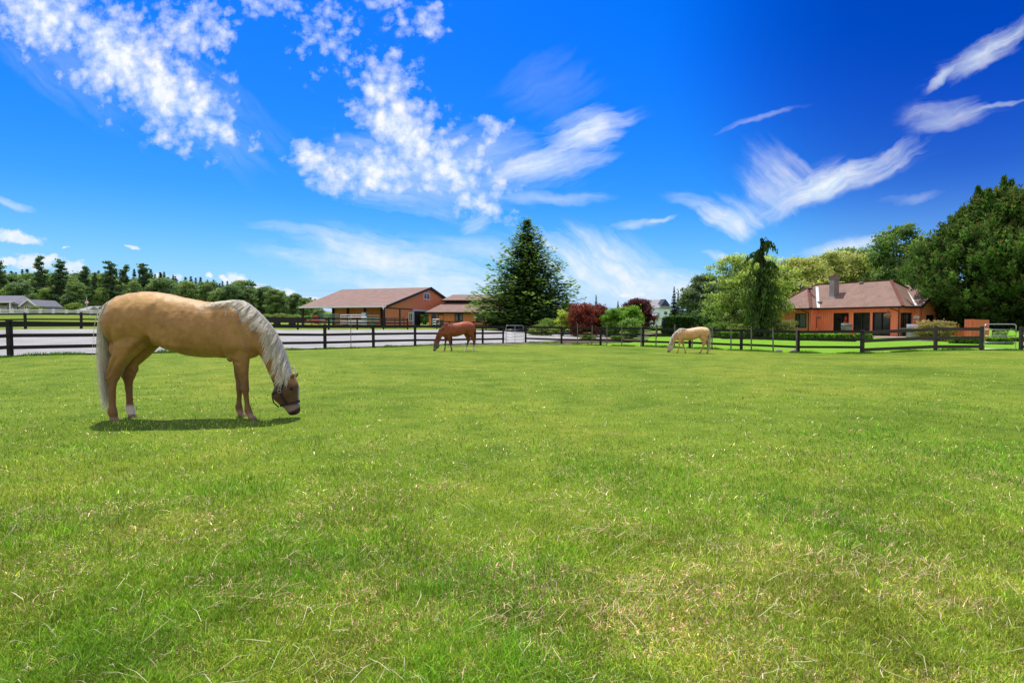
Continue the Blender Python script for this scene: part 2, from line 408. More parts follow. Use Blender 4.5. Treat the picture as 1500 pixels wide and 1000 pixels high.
# ------------------------------------------------------------------ grass blades
rng = np.random.default_rng(4)
def straw_field(x, y):
    return fbm(x * 1.1 + 31, y * 1.1 + 7, 21, 3)
def make_blades(N, ymin, ymax, seed, hscale=1.0, power=2.0):
    rng = np.random.default_rng(seed)
    # density ~ 1/Y^3 : equal on-screen density
    u = rng.random(N)
    p = power
    Yb = (ymin ** (-p) + u * (ymax ** (-p) - ymin ** (-p))) ** (-1 / p)
    Xb = (rng.random(N) * 2 - 1) * (Yb * .98 + 1.0)
    # stop at the fence lines
    keep = np.ones(N, bool)
    dl = (Yb - 30) - (Xb + 9.87) * 1.277      # left fence
    keep &= dl < -.15
    dr = Yb - (43 - (Xb - 1) * .687)
    keep &= np.where(Xb < 19, dr, Yb - 31) < .2
    Xb = Xb[keep]; Yb = Yb[keep]; n_ = len(Xb)
    Zb = Hn(Xb, Yb) + (fbm(Xb * .8, Yb * .8, 5) - .5) * .03 - .004
    st = fbm(Xb * 2.3 + 31, Yb * 2.3 + 7, 21, 3) * .6 + fbm(Xb * 8, Yb * 8, 22, 2) * .4; lush = fbm(Xb * 1.5 + 3, Yb * 1.5 + 9, 40, 4); tuft = fbm(Xb * 6, Yb * 6, 77, 2)
    r = rng.random(n_)
    isstraw = r < np.clip((st - .46) * .7 + .15, .07, .3)
    h = (.014 + .020 * rng.random(n_) + .05 * np.clip(tuft - .5, 0, 1) + .04 * np.clip(lush - .5, 0, 1)) * hscale
    h *= np.clip(1.15 - Yb * .012, .6, 1.2) * np.clip(.55 + .13 * Yb, .7, 1)
    long_ = (rng.random(n_) < .012); h = np.where(long_, h * 2.0, h)
    w = np.maximum(.0024 + .0018 * rng.random(n_), .00095 * Yb * (0.7 + .6 * rng.random(n_)))
    ang = rng.random(n_) * 2 * np.pi
    lean = np.where(isstraw, rng.random(n_) * 1.6 + .6, rng.random(n_) ** 1.3 * 1.3) * h
    lean = np.where(long_, h * .9, lean)
    h2 = np.where(isstraw, h * .35 + .006, h)
    la = rng.random(n_) * 2 * np.pi
    dx = np.cos(la) * lean; dy_ = np.sin(la) * lean
    wx = np.cos(ang) * w / 2; wy = np.sin(ang) * w / 2
    v = np.zeros((n_, 5, 3), np.float32)
    v[:, 0] = np.stack([Xb - wx, Yb - wy, Zb], -1); v[:, 1] = np.stack([Xb + wx, Yb + wy, Zb], -1)
    mx = Xb + dx * .35; my = Yb + dy_ * .35; mz = Zb + h2 * .62
    v[:, 2] = np.stack([mx + wx * .8, my + wy * .8, mz], -1); v[:, 3] = np.stack([mx - wx * .8, my - wy * .8, mz], -1)
    v[:, 4] = np.stack([Xb + dx, Yb + dy_, Zb + h2], -1)
    base = np.arange(n_)[:, None] * 5
    f = (base[:, :, None] + np.array([[0, 1, 2], [0, 2, 3], [3, 2, 4]])[None]).reshape(-1, 3)
    # colours
    t = np.clip(lush * 1.2 - .15 + rng.normal(0, .22, n_), 0, 1)[:, None]
    green = np.array([.10, .35, .010]) * t + np.array([.300, .410, .042]) * (1 - t)
    yel = fbm(Xb * .22 + 50, Yb * .22, 91, 3)
    far = np.clip((Yb - 4) / 14, 0, 1) * .55
    yl = np.clip((yel - .4) * .9 + .12 + far, 0, .85)[:, None]
    green = green * (1 - yl * .75) + np.array([.37, .43, .055]) * yl * .75
    straw = np.array([.82, .66, .38]) * (.4 + 1.0 * rng.random(n_) ** 1.2)[:, None]
    brown = rng.random(n_) < .2; straw[brown] *= np.array([.62, .45, .38])
    c = np.where(isstraw[:, None], straw, green)
    pat = fbm(Xb * .9, Yb * .9, 123, 4)[:, None]; pat2 = fbm(Xb * 3.5, Yb * 3.5, 124, 3)[:, None]
    c = c * (.82 + .36 * pat) * (.66 + .68 * pat2) * np.exp(rng.normal(0, .42, (n_, 1)))
    nr = np.clip(1 - (Yb - 1.6) / 5, 0, 1)[:, None]; c = c * (1 + nr * np.array([[.42, .08, .45]]))
    C = np.repeat(c[:, None], 5, 1); C[:, 0:2] *= .93
    return v.reshape(-1, 3), f, C.reshape(-1, 3)
NB = 560000
parts_ = [make_blades(NB, 1.55, 34, 11), make_blades(50000, 1.5, 6, 12, 1.1, 1.0)]
def dryclumps():
    """tangles of dry hay lying on the turf"""
    rng = np.random.default_rng(5)
    V = []; Fc = []; C = []; n0 = 0
    spots = [(1245, 772, .55), (1345, 835, .5), (1330, 850, .3), (1085, 815, .35), (400, 800, .4), (265, 745, .25), (640, 720, .25), (900, 790, .3),
             (1400, 900, .4), (350, 880, .35), (760, 930, .3), (540, 660, .3), (1210, 820, .3), (830, 700, .3), (1450, 700, .4), (1000, 880, .35), (905, 905, .25), (260, 775, .25), (905, 640, .2)]
    for px, py, rad in spots:
        Yc = 1.2 * F / (py - 476); Xc = xat(px, Yc); k = int(34 * rad / .3)
        rad *= .6
        a = rng.random(k) * 6.28; rr = rad * rng.random(k) ** .7
        cx = Xc + np.cos(a) * rr * 1.3; cy = Yc + np.sin(a) * rr * .8
        L = .03 + .10 * rng.random(k) ** 2; d = rng.normal(0.3, .9, k)
        z0 = Hn(cx, cy) + .022 + .02 * rng.random(k)
        dx = np.cos(d) * L; dy_ = np.sin(d) * L; w = .0022 + .0012 * rng.random(k)
        v = np.zeros((k, 5, 3))
        bow = rng.normal(0, .02, k)
        v[:, 0] = np.stack([cx - dx / 2, cy - dy_ / 2, z0], -1)
        sx_ = -np.sin(d) * w; sy_ = np.cos(d) * w
        v[:, 1] = np.stack([cx - dx / 2 + sx_, cy - dy_ / 2 + sy_, z0], -1)
        v[:, 2] = np.stack([cx + bow + sx_, cy + bow + sy_, z0 + .014], -1); v[:, 3] = np.stack([cx + bow, cy + bow, z0 + .014], -1)
        v[:, 4] = np.stack([cx + dx / 2, cy + dy_ / 2, z0 + rng.random(k) * .01], -1)
        base = np.arange(k)[:, None] * 5 + n0
        Fc.append((base[:, :, None] + np.array([[0, 1, 2], [0, 2, 3], [3, 2, 4]])[None]).reshape(-1, 3)); V.append(v.reshape(-1, 3))
        c = np.array([.78, .56, .30]) * (.35 + .75 * rng.random(k))[:, None]
        C.append(np.repeat(c, 5, 0)); n0 += k * 5
    return np.concatenate(V), np.concatenate(Fc), np.concatenate(C)
parts_.append(dryclumps())
def fence_tufts():
    rng = np.random.default_rng(8); N = 26000
    t = rng.random(N); s = (rng.random(N) < .5)
    a0 = np.array([-24, 11.9]); a1 = np.array([-.65, 41.8]); b0 = np.array([1.0, 43.0]); b1 = np.array([18.9, 30.7]); 
    P = np.where((rng.random(N) < .62)[:, None], a0 + (a1 - a0) * t[:, None], b0 + (b1 - b0) * t[:, None])
    k = rng.random(N) < .15
    P = np.where(k[:, None], np.array([18.9, 30.7]) + (np.array([28.5, 31.0]) - np.array([18.9, 30.7])) * t[:, None], P)
    P = P + rng.normal(0, .22, (N, 2)) + np.array([0, -.05])
    m_ = fbm(P[:, 0] * 1.3, P[:, 1] * 1.3, 6, 2); keep = m_ > .42 ; P = P[keep]; m_ = m_[keep]; N = len(P)
    z = Hn(P[:, 0], P[:, 1]); h = (.04 + .22 * (m_ - .4)) * (.6 + .8 * rng.random(N)); w = .02 + .015 * rng.random(N)
    a = rng.random(N) * 6.28; v = np.zeros((N, 3, 3))
    v[:, 0] = np.stack([P[:, 0] - w / 2, P[:, 1], z], -1); v[:, 1] = np.stack([P[:, 0] + w / 2, P[:, 1] + np.cos(a) * w / 2, z], -1)
    v[:, 2] = np.stack([P[:, 0] + np.cos(a) * h * .4, P[:, 1] + np.sin(a) * h * .4, z + h], -1)
    c = np.array([.12, .26, .03]) * (.5 + .9 * rng.random(N))[:, None]
    return v.reshape(-1, 3), np.arange(N * 3).reshape(-1, 3), np.repeat(c, 3, 0)
def stems():
    rng = np.random.default_rng(15); k = 1400; u = rng.random(k); Yc = (1.6 ** -1.5 + u * (9 ** -1.5 - 1.6 ** -1.5)) ** (-1 / 1.5); Xc = (rng.random(k) * 2 - 1) * (Yc * .95 + .3)
    L = .03 + .11 * rng.random(k) ** 2.2; d = rng.random(k) * 6.28; w = np.maximum(.0016 + .0012 * rng.random(k), .0005 * Yc); z0 = Hn(Xc, Yc) + .016 + .016 * rng.random(k); rise = L * rng.random(k) * .45
    dx = np.cos(d) * L; dy_ = np.sin(d) * L; sx_ = -np.sin(d) * w; sy_ = np.cos(d) * w; b_ = rng.normal(0, .18, k); v = np.zeros((k, 5, 3))
    v[:, 0] = np.stack([Xc, Yc, z0 - .01], -1); v[:, 1] = np.stack([Xc + sx_, Yc + sy_, z0 - .01], -1)
    mx_ = Xc + dx * .55 - dy_ * b_; my_ = Yc + dy_ * .55 + dx * b_; v[:, 2] = np.stack([mx_ + sx_, my_ + sy_, z0 + rise * .8], -1); v[:, 3] = np.stack([mx_, my_, z0 + rise * .8], -1)
    v[:, 4] = np.stack([Xc + dx, Yc + dy_, z0 + rise], -1)
    f = (np.arange(k)[:, None, None] * 5 + np.array([[0, 1, 2], [0, 2, 3], [3, 2, 4]])[None]).reshape(-1, 3)
    g = rng.random(k)[:, None]; c = np.where(g < .7, np.array([[.85, .72, .46]]), np.array([[.55, .66, .25]])) * (.5 + .7 * rng.random(k))[:, None]
    return v.reshape(-1, 3), f, np.repeat(c, 5, 0)
parts_.append(stems())
parts_.append(fence_tufts())
V = []; Fc = []; C = []; n0 = 0
for v, f, c in parts_:
    V.append(v); Fc.append(f + n0); C.append(c); n0 += len(v)
gm = np_mesh('grass', np.concatenate(V), np.concatenate(Fc), np.concatenate(C))
M['grass'] = leafmat('grass_blades', .28, rough=.6, spec=.22)
tag(link('grass', gm, M['grass']), 'short mown pasture grass with dry straw bits filling the paddock', 'grass', kind='stuff')
def smooth01(x, a, b): t = np.clip((x - a) / (b - a), 0, 1); return t * t * (3 - 2 * t)
# ------------------------------------------------------------------ horses
def ring(c, A, B, n=40, egg=0.0, e=1.0):
    """closed section: A = half axis pointing to the top/front, B = lateral half axis"""
    out = []
    for k in range(n):
        t = 2 * math.pi * k / n; ct, st = math.cos(t), math.sin(t)
        ca = math.copysign(abs(ct) ** e, ct); sa = math.copysign(abs(st) ** e, st)
        out.append(c + A * ca + B * sa * (1 - egg * ct))
    return out
def loft(mb, secs, n=40):
    """secs: (top point (x,z), bottom point (x,z), half width, egg, y offset)"""
    vs = []; fs = []
    for s in secs:
        (x0, z0), (x1, z1), w = s[0], s[1], s[2]; egg = s[3] if len(s) > 3 else 0; yo = s[4] if len(s) > 4 else 0
        c = Vector(((x0 + x1) / 2, yo, (z0 + z1) / 2)); A = Vector(((x0 - x1) / 2, 0, (z0 - z1) / 2))
        vs += ring(c, A, Vector((0, w, 0)), n, egg)
    for i in range(len(secs) - 1):
        for k in range(n):
            k2 = (k + 1) % n; fs.append((i * n + k, i * n + k2, (i + 1) * n + k2, (i + 1) * n + k))
    a = len(vs); vs.append(sum(vs[:n], Vector()) / n); vs.append(sum(vs[(len(secs) - 1) * n:len(secs) * n], Vector()) / n)
    for k in range(n):
        k2 = (k + 1) % n; fs.append((a, k2, k)); m_ = (len(secs) - 1) * n; fs.append((a + 1, m_ + k, m_ + k2))
    mb.add(vs, fs)
def ellipsoid(mb, c, r, M3=None, n=12, m=8):
    vs = []; fs = []
    for i in range(m + 1):
        ph = math.pi * i / m
        for k in range(n):
            t = 2 * math.pi * k / n
            p = Vector((r[0] * math.sin(ph) * math.cos(t), r[1] * math.sin(ph) * math.sin(t), r[2] * math.cos(ph)))
            if M3 is not None: p = M3 @ p
            vs.append(p + Vector(c))
    for i in range(m):
        for k in range(n):
            k2 = (k + 1) % n; fs.append((i * n + k, (i + 1) * n + k, (i + 1) * n + k2, i * n + k2))
    mb.add(vs, fs)
def q(x, y): return ((x - 600) / 500.0, (893 - y) / 500.0)

TRUNK = [((152, 262), (160, 305), .07), ((160, 205), (163, 380), .17, .05), ((178, 168), (178, 430), .235, .1), ((210, 145), (205, 455), .275, .12),
         ((270, 127), (268, 462), .30, .12), ((350, 119), (352, 446), .305, .1), ((430, 121), (430, 440), .30, .1), ((520, 133), (520, 474), .30, .1),
         ((620, 155), (620, 503), .32, .1), ((720, 171), (718, 514), .33, .1), ((800, 177), (800, 515), .31, .14), ((880, 174), (880, 520), .275, .22),
         ((945, 172), (950, 528), .25, .34), ((1000, 196), (1012, 524), .225, .25), ((1040, 262), (1052, 512), .18, .1), ((1062, 340), (1074, 490), .12), ((1072, 400), (1080, 462), .06)]
NECK = [((905, 176), (950, 500), .17, .3), ((965, 176), (1010, 490), .165, .3), ((1025, 208), (1045, 492), .155, .3), ((1080, 252), (1072, 498), .14, .3),
        ((1128, 300), (1086, 510), .125, .3), ((1170, 352), (1102, 542), .112, .3), ((1205, 412), (1122, 582), .10, .28), ((1236, 482), (1142, 628), .092, .25),
        ((1258, 548), (1156, 668), .088, .2), ((1272, 600), (1163, 700), .086, .1)]
HEAD = [((1272, 606), (1172, 690), .075), ((1296, 634), (1155, 722), .093, -.05), ((1314, 668), (1152, 752), .105, -.05), ((1323, 705), (1168, 780), .103, -.1), ((1324, 742), (1194, 802), .085, 0),
        ((1324, 775), (1220, 822), .068, .1), ((1328, 805), (1240, 840), .060, .1), ((1333, 832), (1252, 857), .060, .1), ((1330, 852), (1262, 869), .052, .1), ((1316, 866), (1278, 872), .03)]
HIND = [(395, 200, 400, .13), (450, 178, 385, .125), (500, 172, 330, .11), (550, 164, 280, .095), (590, 150, 242, .076), (612, 137, 232, .066), (635, 133, 224, .058), (668, 145, 208, .048),
        (700, 151, 200, .041), (750, 155, 196, .034), (800, 155, 196, .033), (835, 147, 204, .041), (855, 146, 208, .043), (870, 158, 206, .034), (884, 160, 214, .046), (897, 160, 222, .052)]
FORE = [(430, 900, 1010, .10), (490, 905, 1012, .10), (540, 915, 1010, .088), (590, 928, 1006, .068), (640, 944, 1004, .054), (680, 956, 1006, .052), (705, 960, 1008, .053), (730, 968, 1005, .042),
        (760, 975, 1006, .032), (800, 979, 1012, .032), (830, 977, 1023, .042), (850, 981, 1030, .041), (866, 992, 1034, .036), (880, 1002, 1050, .046), (893, 1004, 1064, .052)]

def leg(mb, table, y, dx=0, shear=0, fwd=0, ztop=None, n=16, zs=1.0, curve=0):
    secs = []
    top = (893 - table[0][0]) / 500
    for (zy, x0, x1, w) in table:
        z = (897 - zy) / 500.0; t = 1 - max(0, min(1, z / top))
        s = dx + shear * t + curve * math.sin(t * math.pi)
        a = (x0 - 600) / 500 + s; b = (x1 - 600) / 500 + s
        secs.append((a, b, z, w))
    vs = []; fs = []
    for a, b, z, w in secs:
        for k in range(n):
            t = 2 * math.pi * k / n
            vs.append(Vector(((a + b) / 2 + (b - a) / 2 * math.cos(t), y + w * math.sin(t), z)))
    for i in range(len(secs) - 1):
        for k in range(n):
            k2 = (k + 1) % n; fs.append((i * n + k, (i + 1) * n + k, (i + 1) * n + k2, i * n + k2))
    fs.append(tuple(range(n))); m_ = (len(secs) - 1) * n; fs.append(tuple(range(m_ + n - 1, m_ - 1, -1)))
    mb.add(vs, fs)

CREASES = [([(436, 405), (385, 440), (330, 500), (285, 575)], .020, .030), ([(848, 260), (858, 350), (868, 440), (886, 515)], .013, .032), ([(985, 235), (1008, 330), (1035, 430), (1052, 490)], .012, .03),
    ([(262, 250), (236, 340), (216, 430), (205, 500)], .013, .028), ([(490, 200), (462, 290), (440, 390)], .011, .045), ([(250, 520), (215, 580), (185, 625)], .010, .018), ([(905, 500), (935, 535), (975, 540)], .010, .02),
    ([(520, 440), (620, 475), (760, 480)], .006, .03), ([(1160, 700), (1190, 660), (1235, 640)], .010, .016), ([(1215, 690), (1235, 740), (1255, 790)], .006, .014), ([(1050, 330), (1110, 430), (1150, 560)], .008, .035),
    ([(965, 560), (975, 640), (985, 690)], .006, .012), ([(320, 190), (300, 250), (290, 310)], .006, .03), ([(560, 260), (570, 340), (575, 420)], .004, .02), ([(610, 250), (622, 340), (628, 430)], .004, .02), ([(660, 250), (672, 340), (680, 440)], .004, .02), ([(710, 255), (722, 340), (732, 440)], .004, .02)]
BULGES = [((472, 196), .022, .055), ((255, 215), .012, .09), ((930, 430), .014, .075), ((350, 430), .012, .07), ((1018, 455), .014, .06), ((905, 300), .008, .10), ((200, 545), .008, .05), ((180, 628), .010, .03), ((985, 700), .010, .035), ((165, 300), .012, .06), ((1190, 735), .008, .05)]
def sculpt(me, f):
    f = f or (lambda a, b: (a, b)); n_ = len(me.vertices); co_ = np.zeros(n_ * 3, np.float32); me.vertices.foreach_get('co', co_); co_ = co_.reshape(-1, 3)
    no_ = np.zeros(n_ * 3, np.float32); me.vertices.foreach_get('normal', no_); no_ = no_.reshape(-1, 3)
    d = np.zeros(n_); P2 = co_[:, [0, 2]]; side = smooth01(np.abs(co_[:, 1]), .02, .08)
    for pl, dep, wd in CREASES:
        pts = np.array([q(*f(*p_)) for p_ in pl]); best = np.full(n_, 9.0)
        for a, b in zip(pts[:-1], pts[1:]):
            ab = b - a; t = np.clip(((P2 - a) @ ab) / (ab @ ab), 0, 1); best = np.minimum(best, np.hypot(*(P2 - a - t[:, None] * ab).T))
        d -= dep * np.exp(-(best / wd) ** 2) * side; d += dep * .35 * np.exp(-((best - wd * 1.8) / wd) ** 2) * side
    for c_, hgt__, wd in BULGES:
        c_ = np.array(q(*f(*c_))); d += hgt__ * np.exp(-((P2 - c_) ** 2).sum(1) / wd ** 2) * side
    sg = np.sign(co_[:, 1]) * 5
    d += (fbm(co_[:, 0] * 7 + sg, co_[:, 2] * 7, 5, 2) - .5) * .016 + (fbm(co_[:, 0] * 22 + sg, co_[:, 2] * 22, 6, 2) - .5) * .005
    body = smooth01(co_[:, 2], .25, .5); d *= .35 + .65 * body
    co_ = co_ + no_ * d[:, None]; me.vertices.foreach_set('co', co_.astype(np.float32).ravel()); me.update()
def horse_surface(legs, voxel=.013, neckfn=None):
    mb = MB()
    f = neckfn or (lambda x, y: (x, y))
    def P(s): 
        r = [q(*f(*s[0])), q(*f(*s[1]))] + list(s[2:]); return tuple(r)
    loft(mb, [P(s) for s in TRUNK]); loft(mb, [P(s) for s in NECK]); loft(mb, [P(s) for s in HEAD])
    for args in legs: leg(mb, **args)
    for sy in (-1, 1):
        e = lambda x, y, r, yy, rot=0: ellipsoid(mb, (q(*f(x, y))[0], sy * yy, q(*f(x, y))[1]), r, Matrix.Rotation(R(rot), 3, 'Y'))
        e(245, 310, (.18, .10, .22), .185, 10)      # hindquarter
        e(330, 400, (.13, .07, .14), .17, 30)      # stifle
        e(235, 470, (.11, .07, .14), .12, -15)     # gaskin
        e(960, 330, (.10, .09, .26), .16, -18)     # shoulder
        e(1010, 430, (.09, .09, .12), .12)         # point of shoulder
        e(930, 480, (.10, .07, .12), .13, 30)      # forearm/triceps
        e(620, 360, (.36, .1, .22), .22)           # ribcage
        e(1195, 735, (.055, .03, .085), .07, 25)   # cheek
        e(1292, 690, (.03, .03, .035), .082)       # brow
        e(1302, 842, (.03, .03, .03), .045)        # nostril
        # ear
        bx, bz = q(*f(1284, 640)); tx, tz = q(*f(1309, 604))
        b0 = Vector((bx, sy * .045, bz)); t0 = Vector((tx, sy * .085, tz)); d = t0 - b0
        ax = Vector((-d.z, 0, d.x)).normalized()
        vs = []; prof = [(0, .6), (.25, 1), (.55, .9), (.8, .5), (1, .06)]
        for t, k in prof:
            c = b0 + d * t
            for j in range(10):
                a = 2 * math.pi * j / 10; vs.append(c + ax * math.cos(a) * .03 * k + Vector((0, 1, 0)) * math.sin(a) * .018 * k)
        fs = []
        for i in range(len(prof) - 1):
            for j in range(10):
                j2 = (j + 1) % 10; fs.append((i * 10 + j, i * 10 + j2, (i + 1) * 10 + j2, (i + 1) * 10 + j))
        fs.append(tuple(range(9, -1, -1))); fs.append(tuple(range(40, 50))); mb.add(vs, fs)
    me = mb.mesh('horse_raw'); bm = bmesh.new(); bm.from_mesh(me); bmesh.ops.recalc_face_normals(bm, faces=bm.faces); bm.to_mesh(me); bm.free()
    o = bpy.data.objects.new('tmp_horse', me); col.objects.link(o)
    r = o.modifiers.new('r', 'REMESH'); r.mode = 'VOXEL'; r.voxel_size = voxel; r.use_smooth_shade = True
    s = o.modifiers.new('s', 'SMOOTH'); s.factor = .5; s.iterations = max(3, int(7 * .013 / voxel))
    dg = bpy.context.evaluated_depsgraph_get(); dg.update()
    out_ = bpy.data.meshes.new_from_object(o.evaluated_get(dg)); bpy.data.objects.remove(o); bpy.data.meshes.remove(me)
    sculpt(out_, neckfn); out_.shade_smooth(); return out_

def coat(me, style, f=None):
    n_ = len(me.vertices); co_ = np.zeros(n_ * 3, np.float32); me.vertices.foreach_get('co', co_); co_ = co_.reshape(-1, 3)
    X_, Y_, Z_ = co_[:, 0], co_[:, 1], co_[:, 2]
    zx = X_ * 500 + 600; zy = 893 - Z_ * 500
    fx = f or (lambda a, b: (a, b))
    nz = fbm(X_ * 9, Z_ * 9 + Y_ * 5, 3, 3)[:, None]; n2 = fbm(X_ * 30, Z_ * 30 + Y_ * 12, 8, 2)[:, None]
    def C3(*a): return np.array(a)[None]
    def lerp(a, b, t): return a * (1 - t[:, None]) + b * t[:, None]
    if style == 'palomino':
        c = np.repeat(C3(.335, .185, .060), n_, 0); dark = C3(.115, .055, .027); headc = C3(.085, .042, .024)
    elif style == 'pale':
        c = np.repeat(C3(.55, .32, .14), n_, 0); dark = C3(.45, .24, .12); headc = C3(.50, .42, .36)
    else:
        c = np.repeat(C3(.24, .062, .022), n_, 0); dark = C3(.09, .022, .012); headc = C3(.10, .10, .095)
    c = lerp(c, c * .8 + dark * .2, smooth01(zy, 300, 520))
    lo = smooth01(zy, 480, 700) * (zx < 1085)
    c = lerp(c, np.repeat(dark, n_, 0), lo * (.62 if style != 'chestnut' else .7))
    # flank fold: crease shade painted in as darker coat colour
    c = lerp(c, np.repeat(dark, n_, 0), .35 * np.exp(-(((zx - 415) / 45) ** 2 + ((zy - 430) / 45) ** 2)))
    hmask = (zx > 1130)
    if f is None:
        face = hmask * smooth01(zy + (zx - 1200) * -.25, 640, 668)
        c = lerp(c, np.repeat(headc, n_, 0), face * .92)
        blaze = face * smooth01(zx, 1316, 1326) * (np.abs(Y_) < .035)
        c = lerp(c, np.repeat(C3(.62, .58, .54), n_, 0), blaze * .8)
        muz = hmask * smooth01(zy, 795, 812)
        c = lerp(c, np.repeat(C3(.27, .19, .145), n_, 0), muz * .9)
        tip = hmask * smooth01(zy + (zx - 1290) * .45, 828, 850)
        c = lerp(c, np.repeat(C3(.035, .022, .02), n_, 0), tip)
        ear = (np.abs(Y_) > .05) * (zx > 1285) * (zy < 638) * hmask
        c = lerp(c, np.repeat(C3(.16, .085, .05), n_, 0), ear * .8)
    else:
        hx, hz = q(*f(1280, 640)); mx_, mz_ = q(*f(1300, 870))
        d = np.array([mx_ - hx, mz_ - hz]); L = np.linalg.norm(d); d /= L
        t = ((X_ - hx) * d[0] + (Z_ - hz) * d[1]) / L
        near = np.hypot(X_ - (hx + mx_) / 2, Z_ - (hz + mz_) / 2) < L * .95
        mask = near * smooth01(t, .05, .12) * (1 - smooth01(t, .62, .68))
        c = lerp(c, np.repeat(headc, n_, 0), mask)
        end = near * smooth01(t, .66, .74)
        c = lerp(c, np.repeat(C3(.10, .06, .05) if style == 'pale' else C3(.14, .11, .1), n_, 0), end * .85)
    # white socks on the hind legs
    if style in ('palomino', 'chestnut'):
        side = (Y_ > .0) if style == 'palomino' else (Y_ > -9)
        sock = smooth01(zy + nz[:, 0] * 30, 815 if style == 'palomino' else 770, 845 if style == 'palomino' else 810) * (zx < 560) * side
        c = lerp(c, np.repeat(C3(.66, .56, .50), n_, 0), sock)
        sock2 = smooth01(zy, 835, 860) * (zx > 800) * (zx < 1090)
        c = lerp(c, np.repeat(C3(.42, .27, .19), n_, 0), sock2 * .6)
    if style == 'pale':
        c = lerp(c, np.repeat(C3(.05, .045, .05), n_, 0), smooth01(zy, 862, 874) * (zx < 1085))
    if style == 'palomino':
        hoof = smooth01(zy, 866, 876) * (zx < 1085)
        c = lerp(c, np.repeat(C3(.20, .13, .10), n_, 0), hoof)
    dap = fbm(X_ * 16 + 3, Z_ * 16 + np.sign(Y_) * 9, 12, 2)[:, None]
    c = c * (.82 + .36 * nz) * (.90 + .20 * n2) * (.90 + .20 * dap)
    top = smooth01(-zy + 30 * (nz[:, 0] - .5), -262, -150) * (zx < 1060)  # sunlit upper back and rump, painted into the coat as lighter colour
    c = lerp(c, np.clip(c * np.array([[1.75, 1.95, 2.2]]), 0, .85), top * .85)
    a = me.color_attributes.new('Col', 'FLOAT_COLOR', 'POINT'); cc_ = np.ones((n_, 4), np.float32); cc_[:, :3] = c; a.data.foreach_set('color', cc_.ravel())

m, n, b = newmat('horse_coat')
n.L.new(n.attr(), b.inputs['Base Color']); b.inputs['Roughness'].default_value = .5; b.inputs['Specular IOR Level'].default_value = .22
b.inputs['Sheen Weight'].default_value = .06; b.inputs['Sheen Roughness'].default_value = .4; b.inputs['Sheen Tint'].default_value = (1, .8, .55, 1)
o_ = n.obj()
h1 = n.noise(n.mapping(o_, scale=(1, 1, 1)), 11, 4, .6); h2 = n.noise(n.mapping(o_, scale=(60, 60, 14)), 3, 4, .7)
n1 = n.bump(h1, .4, .02); n.L.new(n.bump(h2, .22, .004, n1), b.inputs['Normal'])
M['coat'] = m
M['hair'] = leafmat('mane_hair', .5, rough=.45, spec=.35)
for nd in M['hair'].node_tree.nodes:
    if nd.type == 'MIX': nd.inputs[7].default_value = (1.0, 1.0, .97, 1)
M['halter'] = simple('halter_nylon', (.018, .017, .019), .6, var=.2, scale=20)
M['eye'] = simple('dark_eye', (.01, .008, .007), .1)

def strands(lst, bvh, push=.006, seg=8, seed=1):
    """lst: (p0, p1, p2, width, colour): quadratic strands; 3 sided tapering locks kept outside the body"""
    V = []; Fa = []; C = []; base = 0
    for p0, p1, p2, wd, c in lst:
        pts = []
        for i in range(seg + 1):
            t = i / seg; p = p0 * (1 - t) ** 2 + p1 * 2 * t * (1 - t) + p2 * t * t
            if bvh is not None:
                loc, nor, idx, dist = bvh.find_nearest(p)
                if loc is not None:
                    dd = (p - loc)
                    if dd.dot(nor) < push: p = loc + nor * push
            pts.append(p)
        for i, p in enumerate(pts):
            d = (pts[min(i + 1, seg)] - pts[max(i - 1, 0)]).normalized()
            a = d.cross(Vector((0, 1, 0)));
            if a.length < 1e-4: a = Vector((1, 0, 0))
            a.normalize(); b2 = d.cross(a); t = i / seg
            r = wd * (1 - .85 * t ** 2.2) * (.55 + .45 * min(1, t * 5))
            for k in range(3):
                an = 2.094 * k + .5; V.append(p + a * math.cos(an) * r + b2 * math.sin(an) * r * .6)
            sh = c * (.9 + .2 * t); C += [tuple(sh)] * 3
        for i in range(seg):
            for k in range(3):
                k2 = (k + 1) % 3; Fa.append((base + i * 3 + k, base + i * 3 + k2, base + (i + 1) * 3 + k2, base + (i + 1) * 3 + k))
        base += (seg + 1) * 3
    return np_mesh('hair', [tuple(v) for v in V], Fa, np.array(C), smooth=True)

